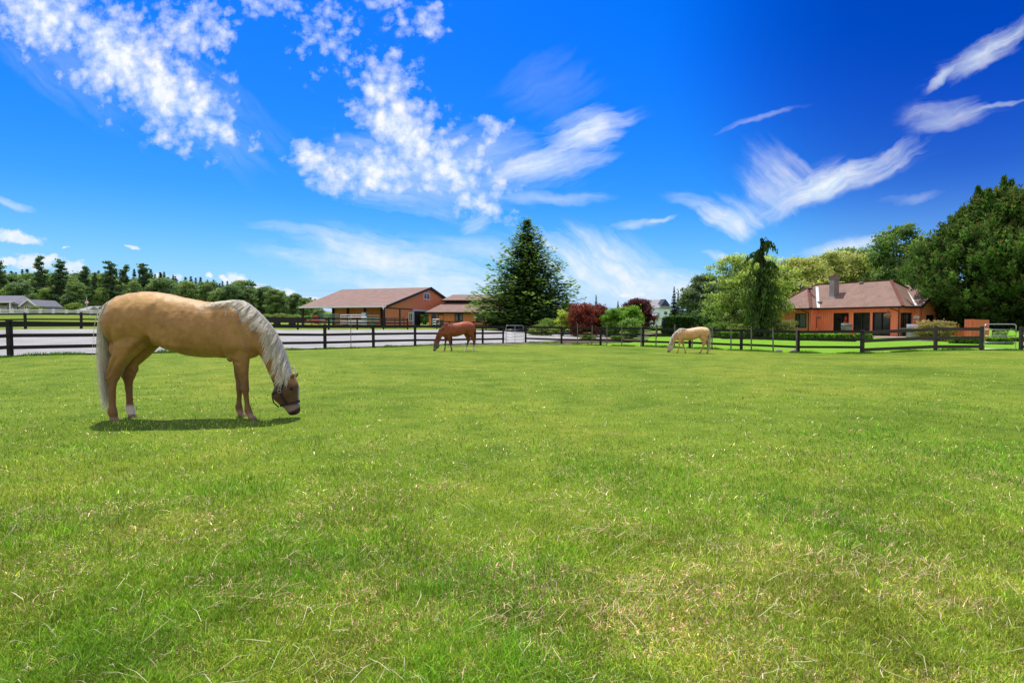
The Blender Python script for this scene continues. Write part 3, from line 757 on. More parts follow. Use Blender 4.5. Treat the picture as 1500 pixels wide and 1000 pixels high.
CREST = [(838, 176), (880, 170), (930, 164), (965, 164), (1005, 182), (1045, 212), (1085, 248), (1128, 292), (1165, 338), (1198, 392), (1224, 446), (1246, 505), (1262, 560), (1276, 605)]
def crest_at(t):
    s = t * (len(CREST) - 1); i = min(int(s), len(CREST) - 2); f_ = s - i
    return (CREST[i][0] * (1 - f_) + CREST[i + 1][0] * f_, CREST[i][1] * (1 - f_) + CREST[i + 1][1] * f_)
def make_mane(bvh, side, count, colr, f=None, lengthk=1.0, seed=3, wd=.0042, tidy=False):
    rnd = random.Random(seed); f = f or (lambda x, y: (x, y)); L = []
    # falls: (crest param, dx, dy in zoom px)
    falls = [(0, -30, 22), (.12, -90, 34), (.22, -90, 50), (.33, -62, 80), (.42, -50, 100), (.52, -44, 112), (.62, -36, 140), (.74, -34, 160), (.86, -26, 140), (.95, -18, 100), (1, -10, 50)]
    nclump = max(8, count // 24)
    for ci in range(nclump):
        ct = (ci + rnd.random()) / nclump
        for j in range(len(falls) - 1):
            if falls[j][0] <= ct <= falls[j + 1][0]:
                k = (ct - falls[j][0]) / (falls[j + 1][0] - falls[j][0])
                fx_ = falls[j][1] * (1 - k) + falls[j + 1][1] * k; fy_ = falls[j][2] * (1 - k) + falls[j + 1][2] * k; break
        ln = (.35 + .95 * rnd.random() ** 1.3) * lengthk if not tidy else (.85 + .2 * rnd.random()) * lengthk
        gap = rnd.random()
        skew = rnd.gauss(0, 16)
        for s_ in range(int(24 * (.5 + gap))):
            t = min(1, max(0, ct + rnd.gauss(0, .012)))
            x0, y0 = crest_at(t); l2 = ln * (.75 + .4 * rnd.random())
            x2 = x0 + fx_ * l2 + skew * l2 + rnd.gauss(0, 5); y2 = y0 + fy_ * l2 + rnd.gauss(0, 5)
            x1 = x0 + fx_ * .30 * l2 + 6; y1 = y0 + fy_ * .32 * l2 - 4
            a = q(*f(x0, y0 + 3)); b_ = q(*f(x1, y1)); c_ = q(*f(x2, y2))
            ys = side
            p0 = Vector((a[0], ys * rnd.uniform(-.012, .02), a[1] + .004)); p1 = Vector((b_[0], ys * (.09 + .03 * rnd.random()), b_[1] + .01)); p2 = Vector((c_[0], ys * (.16 + .03 * rnd.random()), c_[1]))
            v = .82 + .3 * rnd.random()
            L.append((p0, p1, p2, wd * (.7 + .6 * rnd.random()), Vector(colr) * v))
    return L
def make_horse(name, label, style, legs, voxel, side=-1, nm=900, nt=520, f=None, halter=False, manecol=(1.0, .95, .83), mane_len=1.0, tail_k=1.0, group=None, hairw=.72, tailcol=None):
    root = empty(name, label=label, cat='horse', group=group)
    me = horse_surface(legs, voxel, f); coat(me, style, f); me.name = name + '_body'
    body = link('body', me, M['coat'], root)
    bvh = BVHTree.FromPolygons([v.co.copy() for v in me.vertices], [tuple(p.vertices) for p in me.polygons])
    F_ = f or (lambda x, y: (x, y))
    ml = make_mane(bvh, side, nm, manecol, f, mane_len, wd=.0042 * hairw)
    # hair lying over both sides of the crest so that the roots are covered
    rnd = random.Random(9)
    for i in range(int(nm * .35)):
        t = rnd.random(); x0, y0 = crest_at(t); x1_, y1_ = crest_at(min(1, t + .09))
        a = q(*F_(x0, y0)); b_ = q(*F_((x0 + x1_) / 2, (y0 + y1_) / 2 - 2)); c_ = q(*F_(x1_ - 4, y1_ + 10 + 20 * rnd.random()))
        sgn = side if rnd.random() < .8 else -side
        ml.append((Vector((a[0], sgn * rnd.uniform(0, .02), a[1])), Vector((b_[0], sgn * .03 * rnd.random(), b_[1] + .006)), Vector((c_[0], sgn * rnd.uniform(.01, .06), c_[1])), .006 * hairw, Vector(manecol) * (.9 + .2 * rnd.random())))
    if halter:   # forelock wisp lifting off the poll
        for i in range(16):
            a = q(1270, 590); ml.append((Vector((a[0], -.02, a[1])), Vector((a[0] + .05, -.03, a[1] + .09 - i * .002)), Vector((a[0] + .085 + rnd.gauss(0, .008), -.03 + rnd.gauss(0, .01), a[1] - .005 + rnd.gauss(0, .015))), .002, Vector(manecol)))
    mo = link('mane', strands(ml, bvh, .005 * hairw, 9), M['hair'], root)
    # tail
    tl = []; tc = tailcol or manecol
    for i in range(nt):
        s_ = rnd.random(); zx0 = 212 - 52 * s_; zy0 = 146 + 44 * s_ ** 1.4
        yy = rnd.gauss(0, .022) * (1 + s_)
        e_ = rnd.random(); mid = rnd.random()
        lx = 150 - 48 * mid; 
        l_ = (.45 + .52 * rnd.random() ** 1.1) * tail_k
        zx2 = 146 + rnd.gauss(0, 12) + (1 - l_) * 22; zy2 = 160 + 700 * l_
        a = q(zx0, zy0); b_ = q(112 + 62 * mid - (1 - s_) * 6, 330 + 120 * (mid)); c_ = q(zx2, zy2)
        tl.append((Vector((a[0], yy * .5, a[1])), Vector((b_[0] - .07 + .04 * mid, yy * 1.8 + side * (.03 + .05 * mid), b_[1] + .22)), Vector((c_[0], yy * 1.2 + side * .09, c_[1])), .0048 * hairw * (.7 + .6 * rnd.random()), Vector(tc) * (.70 + .38 * rnd.random())))
    to = link('tail', strands(tl, bvh, .006, 12), M['hair'], root)
    # eyes
    for sy in (-1, 1):
        mb = MB(); x, z = q(*F_(1290, 702)); ellipsoid(mb, (x, sy * .101, z), (.021, .012, .017)); mb.build('eye', M['eye'], root, True)
    if halter:
        def cast_ring(p0, p1, nseg=40, off=.004, wide=.026):
            a = Vector((q(*p0)[0], 0, q(*p0)[1])); b_ = Vector((q(*p1)[0], 0, q(*p1)[1])); c = (a + b_) / 2; d = (b_ - a).normalized(); nrm = d.cross(Vector((0, 1, 0)))
            vs = []; fs = []
            for k in range(nseg):
                t = 2 * math.pi * k / nseg; dr = d * math.cos(t) * max(.5, (b_ - a).length) + Vector((0, 1, 0)) * math.sin(t) * .5
                dr.normalize(); h_ = bvh.ray_cast(c + dr * .45, -dr)[0]
                if h_ is None: h_ = c + dr * .08
                for s2, o2 in ((-1, off), (1, off), (1, off + .006), (-1, off + .006)):
                    vs.append(h_ + dr * o2 + nrm * s2 * wide / 2)
            for k in range(nseg):
                k2 = (k + 1) % nseg
                for j in range(4):
                    j2 = (j + 1) % 4; fs.append((k * 4 + j, k * 4 + j2, k2 * 4 + j2, k2 * 4 + j))
            return vs, fs
        def cast_line(pts, sy, off=.006, wide=.024, nseg=14):
            P_ = [Vector((q(*p)[0], 0, q(*p)[1])) for p in pts]; vs = []; fs = []; S = []
            for i in range(len(P_) - 1):
                for k in range(nseg): S.append(P_[i].lerp(P_[i + 1], k / nseg))
            S.append(P_[-1])
            for i, p in enumerate(S):
                h_ = bvh.ray_cast(p + Vector((0, sy * .5, 0)), Vector((0, -sy, 0)))[0]
                y = h_.y if h_ is not None else sy * .03
                d = (S[min(i + 1, len(S) - 1)] - S[max(i - 1, 0)]).normalized(); nr = Vector((-d.z, 0, d.x))
                c = Vector((p.x, y + sy * off, p.z))
                for s2, o2 in ((-1, 0), (1, 0), (1, .006), (-1, .006)): vs.append(c + nr * s2 * wide / 2 + Vector((0, sy * o2, 0)))
            for i in range(len(S) - 1):
                for j in range(4):
                    j2 = (j + 1) % 4; fs.append((i * 4 + j, i * 4 + j2, (i + 1) * 4 + j2, (i + 1) * 4 + j))
            return vs, fs
        ho = empty('halter'); ho.parent = root
        mb = MB(); mb.add(*cast_ring((1322, 784), (1186, 815), wide=.028)); mb.build('noseband', M['halter'], ho)
        for sy in (-1, 1):
            for nm2, pl, wd2 in (('crown_strap', [(1256, 622), (1236, 668), (1216, 715)], .034), ('cheek_strap', [(1216, 715), (1236, 765), (1262, 800)], .028), ('throat_strap', [(1216, 715), (1180, 728), (1156, 744)], .028)):
                mb = MB(); mb.add(*cast_line(pl, sy, wide=wd2)); mb.build(nm2, M['halter'], ho)
        mb = MB(); a = q(1153, 748); c_ = q(1166, 792); e_ = q(1196, 820)
        mb.tube([(a[0] - .004, 0, a[1]), (c_[0] - .012, 0, c_[1]), (e_[0] - .005, 0, e_[1] - .004)], .009, 6); mb.build('chin_strap', M['halter'], ho)
        for sy in (-1, 1):
            mb = MB(); x, z = q(1216, 715); h_ = bvh.ray_cast(Vector((x, sy * .5, z)), Vector((0, -sy, 0)))[0]; y = (h_.y if h_ else sy * .1) + sy * .012
            pts = [(x + .022 * math.cos(t), y, z + .022 * math.sin(t)) for t in np.linspace(0, 2 * math.pi, 14)]
            mb.tube(pts, .0045, 6); mb.build('ring', M['galv'], ho, True)
    return root

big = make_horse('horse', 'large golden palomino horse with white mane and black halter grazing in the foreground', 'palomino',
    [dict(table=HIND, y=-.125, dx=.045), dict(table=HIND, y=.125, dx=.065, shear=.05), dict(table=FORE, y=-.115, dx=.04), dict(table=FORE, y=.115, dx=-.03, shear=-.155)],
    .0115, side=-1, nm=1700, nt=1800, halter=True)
big.scale = (.945, 1, 1)
p = at(270, 613, 6.94); big.location = (p.x, p.y, H(p.x, p.y) - .004); big.rotation_euler = (0, R(.6), R(5))

# chestnut, facing left and turned part way round
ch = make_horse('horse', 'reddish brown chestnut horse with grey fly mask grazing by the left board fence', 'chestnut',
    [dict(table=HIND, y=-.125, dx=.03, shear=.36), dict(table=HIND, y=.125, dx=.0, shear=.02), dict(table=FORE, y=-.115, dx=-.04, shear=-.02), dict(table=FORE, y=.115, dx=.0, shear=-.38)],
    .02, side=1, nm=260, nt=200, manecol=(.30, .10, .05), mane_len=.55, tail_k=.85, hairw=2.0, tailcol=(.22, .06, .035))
p = at(672, 513.5, 27.5); ch.location = (p.x, p.y, H(p.x, p.y) - .01); ch.rotation_euler = (0, 0, R(180 + 33)); ch.scale = (.93,) * 3
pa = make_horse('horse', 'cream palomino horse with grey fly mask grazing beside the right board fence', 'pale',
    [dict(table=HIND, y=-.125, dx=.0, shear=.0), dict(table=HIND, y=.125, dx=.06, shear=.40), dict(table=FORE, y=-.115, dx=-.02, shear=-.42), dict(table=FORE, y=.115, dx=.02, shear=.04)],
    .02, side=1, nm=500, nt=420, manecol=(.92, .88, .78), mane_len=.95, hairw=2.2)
p = at(1015, 516.5, 31); pa.location = (p.x, p.y, H(p.x, p.y) - .01); pa.rotation_euler = (0, 0, R(180 - 10)); pa.scale = (.93,) * 3
# ------------------------------------------------------------------ vegetation
def leaf_quads(P, Nrm, size, rng, col, jit=.9, aspect=.62, up=0):
    """P (N,3) leaf centres, Nrm (N,3) rough outward direction"""
    N = len(P)
    d = Nrm + rng.normal(0, jit, (N, 3)); d[:, 2] += up; d /= np.linalg.norm(d, axis=1, keepdims=True) + 1e-9
    r = rng.normal(0, 1, (N, 3)); a = np.cross(d, r); a /= np.linalg.norm(a, axis=1, keepdims=True) + 1e-9; b = np.cross(d, a)
    s = size * (.6 + .8 * rng.random(N))[:, None] * .5
    v = np.stack([P - a * s, P - b * s * aspect, P + a * s, P + b * s * aspect], 1)
    f = np.arange(N * 4).reshape(-1, 4)
    return v.reshape(-1, 3), f, np.repeat(col, 4, 0)
def blob_crown(rng, blobs, n_clump, per, clump_r, leaf, base, light, squash=.7, dark=.45, shell=.55, jit=.9, up=.3):
    """crown = leaf clumps spread over overlapping lumps"""
    B = np.array(blobs, float); w_ = B[:, 3] ** 2; w_ /= w_.sum()
    idx = rng.choice(len(B), n_clump, p=w_)
    d = rng.normal(0, 1, (n_clump, 3)); d /= np.linalg.norm(d, axis=1, keepdims=True)
    rr = shell + (1 - shell) * rng.random(n_clump) ** .6
    rad = B[idx, 3:4] * rr[:, None]; sq = B[idx, 4:5] if B.shape[1] > 4 else squash
    Cc = B[idx, :3] + d * rad * np.concatenate([np.ones((n_clump, 2)), np.full((n_clump, 1), 1.0) * sq], 1)
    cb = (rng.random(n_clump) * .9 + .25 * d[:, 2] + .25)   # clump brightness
    cen = B[:, :3].mean(0)
    per = int(per * 1.7)
    P = Cc[:, None] + rng.normal(0, 1, (n_clump, per, 3)) * clump_r * .82 * np.array([1, 1, .5])
    N_ = np.repeat(d[:, None], per, 1) + (P - Cc[:, None]) / clump_r * .6
    t = np.clip(cb[:, None] * .8 + rng.normal(0, .16, (n_clump, per)) + (P[..., 2] - Cc[:, None, 2]) / clump_r * .42, 0, 1)[..., None]  # colour lightens up each clump: top light painted into the leaves
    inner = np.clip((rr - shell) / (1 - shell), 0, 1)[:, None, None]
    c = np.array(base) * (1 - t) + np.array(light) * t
    c = c * (dark + (1 - dark) * (.35 + .65 * inner)) * (.85 + .3 * rng.random(c.shape[:2])[..., None])  # leaves deeper in the crown darkened, self-shade put into the colour
    return leaf_quads(P.reshape(-1, 3), N_.reshape(-1, 3), leaf, rng, c.reshape(-1, 3), jit, up=up)
def tree_blobs(rng, h, r, z0, n, rb=.42, shape='round'):
    bl = []
    for i in range(n):
        t = (i + .5) / n; z = z0 + (h - z0) * t
        if shape == 'round': k = math.sin(math.pi * (.12 + .83 * t)) ** .7
        elif shape == 'upright': k = (1 - abs(t - .35) * 1.1)
        elif shape == 'cone': k = (1 - t) * .95 + .06
        elif shape == 'broad': k = math.sin(math.pi * (.2 + .72 * t)) ** .5
        a = i * 2.4 + rng.random() * .8; q_ = r * k * (.35 + .45 * rng.random())
        rad = r * rb * (.75 + .5 * rng.random()) * (.55 + .45 * k)
        bl.append((math.cos(a) * q_, math.sin(a) * q_, min(z, h - rad * .72), rad, .8))
    return bl
def trunk_mb(h, r0, rng, lean=.03, limbs=6, spread=1.0, z1=.35):
    mb = MB(); pts = []; x = y = 0
    for i in range(9):
        pts.append((x, y, h * i / 8)); x += rng.normal(0, lean * h / 8); y += rng.normal(0, lean * h / 8)
    mb.tube(pts, [r0 * (1.25 if i == 0 else 1) * (1 - .85 * i / 8) for i in range(9)], 8)
    for j in range(limbs):
        t = z1 + (.9 - z1) * j / max(1, limbs); p0 = Vector(pts[0]).lerp(Vector(pts[-1]), t); a = j * 2.4 + rng.random()
        L = spread * (1 - .5 * t) * (.7 + .5 * rng.random()); p0 = Vector(pts[min(8, int(t * 8))])
        pp = [p0, p0 + Vector((math.cos(a) * L * .45, math.sin(a) * L * .45, L * .35)), p0 + Vector((math.cos(a) * L, math.sin(a) * L, L * .75))]
        mb.tube(pp, [r0 * .45 * (1 - t * .5), r0 * .28 * (1 - t * .5), r0 * .06], 6)
    return mb
def make_broadleaf(name, h, r, seed, base, light, z0=.22, nb=16, clumps=420, per=22, clump=.42, leaf=.2, shape='round', rb=.42, trunk_r=None, bark='bark', shell=.5, dark=.45):
    rng = np.random.default_rng(seed)
    bl = tree_blobs(rng, h, r, h * z0, nb, rb, shape)
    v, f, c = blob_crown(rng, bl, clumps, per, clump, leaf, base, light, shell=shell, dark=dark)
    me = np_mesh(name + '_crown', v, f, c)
    mb = trunk_mb(h * .8, trunk_r or h * .022, rng, limbs=7, spread=r * .75)
    tm = mb.mesh(name + '_trunk', True)
    return me, tm
def fir_mesh(h, r, seed, base, light, z0=.06, levels=26, nbr=9, droop=.12, leaf=.34, per=9, tip_up=.1, irregular=.25, widths=None, power=.85, taper_top=0.03, wd=.22):
    """whorled conifer: branches with flat sprays"""
    rng = np.random.default_rng(seed); P = []; D = []; C = []; S = []
    for i in range(levels):
        t = (i + rng.random() * .5) / levels; z = h * (z0 + (1 - z0) * t)
        L0 = r * ((1 - t) ** power + taper_top)
        if widths: L0 = r * np.interp(t, [w_[0] for w_ in widths], [w_[1] for w_ in widths])
        nb = max(4, int(nbr * (1 - .45 * t)))
        for j in range(nb):
            a = 2 * math.pi * (j + rng.random() * .7) / nb + i * 1.3; L = L0 * (1 - irregular * rng.random() ** 1.2 + irregular * .4 * rng.random())
            k = max(3, int(per * L / r + 3)); br = .45 + .75 * rng.random()
            for s_ in range(k):
                u = (s_ + .6 + .5 * rng.random()) / k; rr = L * u
                zz = z - droop * L * u + tip_up * L * u * u * 1.6
                for side in (-1, 0, 1):
                    sp = wd * L * (1 - u * .75) * side * (.6 + .6 * rng.random())
                    P.append((math.cos(a) * rr - math.sin(a) * sp, math.sin(a) * rr + math.cos(a) * sp, zz + rng.normal(0, .03 * r) - abs(side) * .02 * r))
                    da = a + side * .75
                    D.append((math.cos(da), math.sin(da), -droop * .6 + tip_up * u + rng.normal(0, .12)))
                    tt = np.clip((u - .35) * 1.1 * br + rng.normal(0, .16) - (.12 if side else 0), 0, 1)
                    C.append(np.array(base) * (1 - tt) * (.35 + .65 * u) + np.array(light) * tt)
                    S.append((.7 + .6 * rng.random()) * (1 - .5 * t))
    P = np.array(P); D = np.array(D); C = np.array(C); S = np.array(S)[:, None] * leaf
    D /= np.linalg.norm(D, axis=1, keepdims=True)
    up = np.array([0, 0, 1.0]); a = np.cross(D, up); a /= np.linalg.norm(a, axis=1, keepdims=True) + 1e-9
    roll = rng.normal(0, .35, (len(P), 1)); b = np.cross(a, D); a = a * np.cos(roll) + b * np.sin(roll)
    # each spray is a pair of narrow leaf-shaped quads
    V = []
    for sc, off in ((1, .0), (.75, .35)):
        q0 = P - D * S * .5 + a * S * off * .6
        V.append(np.stack([q0, P + a * S * (.22 + off * .5), P + D * S * .62 + a * S * off, P - a * S * (.22 - off * .5)], 1))
    V = np.concatenate(V, 0).reshape(-1, 3); C = np.concatenate([C, C * .85], 0)
    return V, np.arange(len(V)).reshape(-1, 4), np.repeat(C, 4, 0)
def place_tree(name, me, tm, px, Y, label, group=None, s=1.0, rz=0, sink=.1, sx=None, matc='leaf', bark='bark', cat='tree', dx=0):
    x = xat(px, Y) + dx; z = H(x, Y) - sink
    r = empty(name, (x, Y, z), rz, label, cat, group, s)
    if sx: r.scale = (s * sx, s * sx, s)
    if tm is not None: link('trunk', tm, M[bark], r)
    link('crown' if tm is not None else 'foliage', me, M[matc], r)
    return r
def hgt(pxy_top, Y, px=750):
    """height of a thing whose top is seen at image row pxy_top"""
    return zat(pxy_top, Y) - H(xat(px, Y), Y)

# --- big spruce in the middle
h = hgt(318, 70, 768)
v, f, c = fir_mesh(h, 6.4, 31, (.030, .085, .035), (.38, .56, .13), z0=.04, levels=27, nbr=30, droop=.36, tip_up=.34, leaf=.50, per=25, irregular=.55,
                   widths=[(0, .95), (.12, 1.05), (.3, .86), (.5, .68), (.72, .44), (.88, .23), (.96, .09), (1, .02)], wd=.26)
me = np_mesh('spruce_crown', v, f, c)
tm = MB().tube([(0, 0, 0), (0, 0, h * .5), (0.05, 0, h * .97)], [.34, .2, .03], 8).mesh('spruce_trunk', True)
place_tree('spruce_tree', me, tm, 772, 70, 'tall dark spruce with upswept branches in the middle by the low stable', matc='needle')

# --- huge pines at the right edge
def candle_pine(seed, h, r, n_cl, prof, base, light, leaders=()):
    rng = np.random.default_rng(seed); P = []; D = []; C = []
    zt = [p_[0] for p_ in prof]; rt = [p_[1] for p_ in prof]
    for i in range(n_cl):
        t = rng.random() ** .95; a = rng.random() * 6.28; z = h * t
        lob = 1 + .16 * math.sin(a * 5 + z * .9) + .12 * math.sin(a * 9 - z * 2.1)
        R_ = r * np.interp(t, zt, rt) * lob; k = .52 + .48 * rng.random() ** .5
        c0 = np.array([math.cos(a) * R_ * k, math.sin(a) * R_ * k, z])
        out = np.array([math.cos(a), math.sin(a), .0]); ax = out * (.55 * (1 - t * .8)) + np.array([0, 0, 1.0]); ax /= np.linalg.norm(ax)
        L = (.5 + .55 * rng.random()) * (1 + .3 * t); m_ = 26
        s_ = rng.random(m_); th = rng.random(m_) * 6.28
        e1 = np.cross(ax, [0.3, .2, .9]); e1 /= np.linalg.norm(e1); e2 = np.cross(ax, e1)
        rad = .26 * (1 - s_ * .75) * (.6 + .6 * rng.random(m_))
        radial = np.cos(th)[:, None] * e1 + np.sin(th)[:, None] * e2
        p_ = c0 + ax * (s_ * L)[:, None] + radial * rad[:, None]
        d = radial * .8 + ax * .9 + rng.normal(0, .25, (m_, 3))
        br = rng.random()
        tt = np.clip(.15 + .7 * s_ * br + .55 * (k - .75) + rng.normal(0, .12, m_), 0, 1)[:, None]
        cc_ = (np.array(base) * (1 - tt) + np.array(light) * tt) * (.35 + .65 * min(1, (k - .45) * 2.2)) * (.35 + .65 * min(1, t / .38))  # inner and lower needles darkened, crown shade painted in
        tip = (s_ > .86)[:, None] & (rng.random(m_) < .5)[:, None]
        cc_ = np.where(tip, np.array([.16, .12, .05]), cc_)
        P.append(p_); D.append(d); C.append(cc_)
    for (lx, ly, lz, ll) in leaders:      # separate spiky leading shoots that stand out of the crown
        m_ = int(210 * ll); s_ = rng.random(m_) ** .8; th = rng.random(m_) * 6.28; rad = (1 - s_) * .26 * ll * (.4 + .6 * rng.random(m_)) + .05
        p_ = np.stack([lx + np.cos(th) * rad, ly + np.sin(th) * rad, lz - ll + s_ * ll], -1)
        d = np.stack([np.cos(th) * .7, np.sin(th) * .7, np.full(m_, .9)], -1) + rng.normal(0, .2, (m_, 3)); tt = np.clip(rng.random(m_) * .8, 0, 1)[:, None]
        P.append(p_); D.append(d); C.append(np.array(base) * (1 - tt) + np.array(light) * tt)
    P = np.concatenate(P); D = np.concatenate(D); C = np.concatenate(C); D /= np.linalg.norm(D, axis=1, keepdims=True)
    rr = rng.normal(0, 1, P.shape); a = np.cross(D, rr); a /= np.linalg.norm(a, axis=1, keepdims=True)
    S = (.24 + .2 * rng.random(len(P)))[:, None]
    V = np.stack([P - D * S * .4, P + a * S * .2, P + D * S * .7, P - a * S * .2], 1).reshape(-1, 3)
    return V, np.arange(len(V)).reshape(-1, 4), np.repeat(C, 4, 0)
for (px, Y, top, rr, seed, lab, k) in [(1462, 53, 260, 6.8, 5, 'huge bushy dark green pine beside the orange house at right', 3600), (1560, 50, 262, 5.6, 6, 'dark pine at the right edge beyond the steel gate', 2000), (1515, 58, 270, 6.2, 8, 'dark pine standing behind the huge pine at right', 1500)]:
    h = hgt(top, Y, px)
    prof = [(0, .50), (.08, .6), (.22, .80), (.38, 1.0), (.54, .96), (.7, .76), (.84, .52), (.93, .36), (1, .2)]
    rl = np.random.default_rng(seed + 50); ld = []
    for i in range(26):
        a = rl.random() * 6.28; q_ = rl.random() ** .6; ld.append((math.cos(a) * q_ * rr * .62, math.sin(a) * q_ * rr * .62, h * (1.03 - .30 * q_ ** 1.8) + rl.uniform(-.7, .4), 2.4 + rl.random() * 1.6))
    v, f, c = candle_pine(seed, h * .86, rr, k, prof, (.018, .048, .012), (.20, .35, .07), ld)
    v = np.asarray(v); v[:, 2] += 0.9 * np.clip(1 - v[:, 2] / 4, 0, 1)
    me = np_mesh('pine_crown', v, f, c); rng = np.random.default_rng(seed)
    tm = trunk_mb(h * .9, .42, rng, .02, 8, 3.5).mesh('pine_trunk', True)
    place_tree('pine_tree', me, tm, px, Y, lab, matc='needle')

# --- weeping narrow conifer in front of the house corner
def weeping(seed, h):
    rng = np.random.default_rng(seed); P = []; D = []; C = []; mb = MB()
    tr = [(0, 0, 0), (.05, 0, h * .3), (-.05, 0, h * .6), (.02, 0, h * .85), (.06, 0, h * .955), (.28, 0, h * .995), (.5, 0, h * .96)]
    mb.tube(tr, [.30, .22, .15, .11, .08, .05, .02], 8)
    nbr = 84
    for i in range(nbr):
        t = (i / nbr) ** .9 * .93 + .02; z = h * t; a = i * 2.4 + rng.random() * .6
        # sparse near the top
        if t > .66 and i % 3: continue
        L = np.interp(t, [0, .15, .4, .6, .75, .9, 1], [2.1, 2.3, 2.0, 1.5, 1.5, 1.4, .7]) * (.55 + .6 * rng.random())
        dr = np.array([math.cos(a), math.sin(a) * .9]); pts = []
        rise = .26 if t > .6 else .06
        K = 12
        for s_ in range(K + 1):
            u = s_ / K; pts.append(Vector((dr[0] * L * u, dr[1] * L * u, z + L * (rise * math.sin(u * math.pi * .7) * 2 - .52 * u ** 2.2))))
        mb.tube(pts[::3] + [pts[-1]] if K % 3 else pts[::3], [.04, .03, .02, .012, .006][:len(pts[::3]) + (1 if K % 3 else 0)], 5, False)
        for s_ in range(1, K + 1):
            p_ = np.array(pts[s_]); u = s_ / K; nn = 7 if t < .66 else 9
            hang = .34 + .36 * rng.random()
            for q_ in range(nn):
                w_ = rng.random(); off = rng.normal(0, .16 if t < .66 else .06, 2)
                P.append((p_[0] + off[0], p_[1] + off[1], p_[2] - w_ * hang * (1 if t < .66 else .8)))
                D.append((rng.normal(0, .25) + dr[0] * .25, rng.normal(0, .25), -1)); tt = np.clip(.15 + .5 * u + rng.normal(0, .22), 0, 1)
                C.append(np.array((.014, .036, .010)) * (1 - tt) + np.array((.10, .17, .03)) * tt)
    # foliage hugging the leader
    for i in range(900):
        z = h * (.05 + .93 * rng.random()); a = rng.random() * 6.28; r_ = .12 + .2 * rng.random() * (1 - z / h + .2)
        P.append((math.cos(a) * r_, math.sin(a) * r_, z)); D.append((math.cos(a) * .4, math.sin(a) * .4, -1)); C.append(np.array((.02, .045, .012)) * (.6 + rng.random()))
    P = np.array(P); D = np.array(D); D /= np.linalg.norm(D, axis=1, keepdims=True); C = np.array(C)
    rr = rng.normal(0, 1, P.shape); a = np.cross(D, rr); a /= np.linalg.norm(a, axis=1, keepdims=True); S = (.20 + .24 * rng.random(len(P)))[:, None]
    V = np.stack([P - D * S * .5, P + a * S * .17, P + D * S * .5, P - a * S * .17], 1).reshape(-1, 3)
    return np_mesh('weeping_crown', V, np.arange(len(V)).reshape(-1, 4), np.repeat(C, 4, 0)), mb.mesh('weeping_trunk', True)
h = hgt(345, 50, 1115)
me, tm = weeping(3, h)
r = place_tree('weeping_conifer', me, tm, 1115, 50, 'thin weeping conifer with bare drooping top in front of the house corner', matc='needle', rz=0)

# --- broadleaf trees on the right
BR = [
 # name px Y top r seed base light label kwargs
 ('maple_tree', 1092, 58, 372, 4.7, 11, (.09, .18, .025), (.62, .72, .20), 'large round light green maple behind the weeping conifer', dict(clumps=760, per=30, clump=.34, leaf=.21, nb=26, z0=.10, dark=.3)),
 ('maple_tree', 1170, 82, 378, 5.4, 12, (.18, .24, .05), (.66, .66, .22), 'yellowish green tree rising behind the left end of the orange house roof', dict(clumps=700, per=20, clump=.5, leaf=.34, nb=20)),
 ('maple_tree', 1225, 84, 368, 5.0, 13, (.17, .23, .05), (.64, .64, .22), 'yellow green tree directly behind the brick chimney', dict(clumps=700, per=20, clump=.5, leaf=.34, nb=20)),
 ('broadleaf_tree', 1262, 90, 362, 5.2, 14, (.07, .14, .028), (.30, .40, .10), 'mid green tree behind the ridge of the orange house', dict(clumps=650, per=20, clump=.52, leaf=.34, nb=18)),
 ('oak_tree', 1318, 76, 327, 4.6, 15, (.05, .12, .03), (.24, .36, .085), 'tall open green oak showing sky between its limbs, left of the huge pine', dict(clumps=560, per=20, clump=.42, leaf=.30, nb=22, rb=.32, shell=.3)),
 ('broadleaf_tree', 1352, 72, 352, 4.0, 16, (.05, .12, .03), (.24, .36, .08), 'green tree between the open oak and the huge pine', dict(clumps=420, per=20, clump=.42, leaf=.30, nb=18)),
 ('olive_green_tree', 1030, 92, 402, 4.0, 17, (.06, .10, .05), (.20, .26, .13), 'dull grey green tree left of the light green maple', dict(clumps=480, per=20, clump=.42, leaf=.32, nb=20, rb=.34, shell=.35)),
 ('broadleaf_tree', 1018, 78, 458, 3.0, 18, (.02, .055, .015), (.07, .14, .03), 'dark green bushy tree behind the clipped hedge', dict(clumps=300, per=18, clump=.4, leaf=.3, nb=12, z0=.05)),
 ('broadleaf_tree', 1050, 76, 440, 3.0, 19, (.03, .075, .02), (.10, .19, .04), 'dark green tree low beside the grey green tree', dict(clumps=300, per=18, clump=.4, leaf=.3, nb=12, z0=.05)),
]
for (nm_, px, Y, top, r_, seed, base, light, lab, kw) in BR:
    h = hgt(top, Y, px)
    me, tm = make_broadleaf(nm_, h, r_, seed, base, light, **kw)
    place_tree(nm_, me, tm, px, Y, lab, rz=seed)
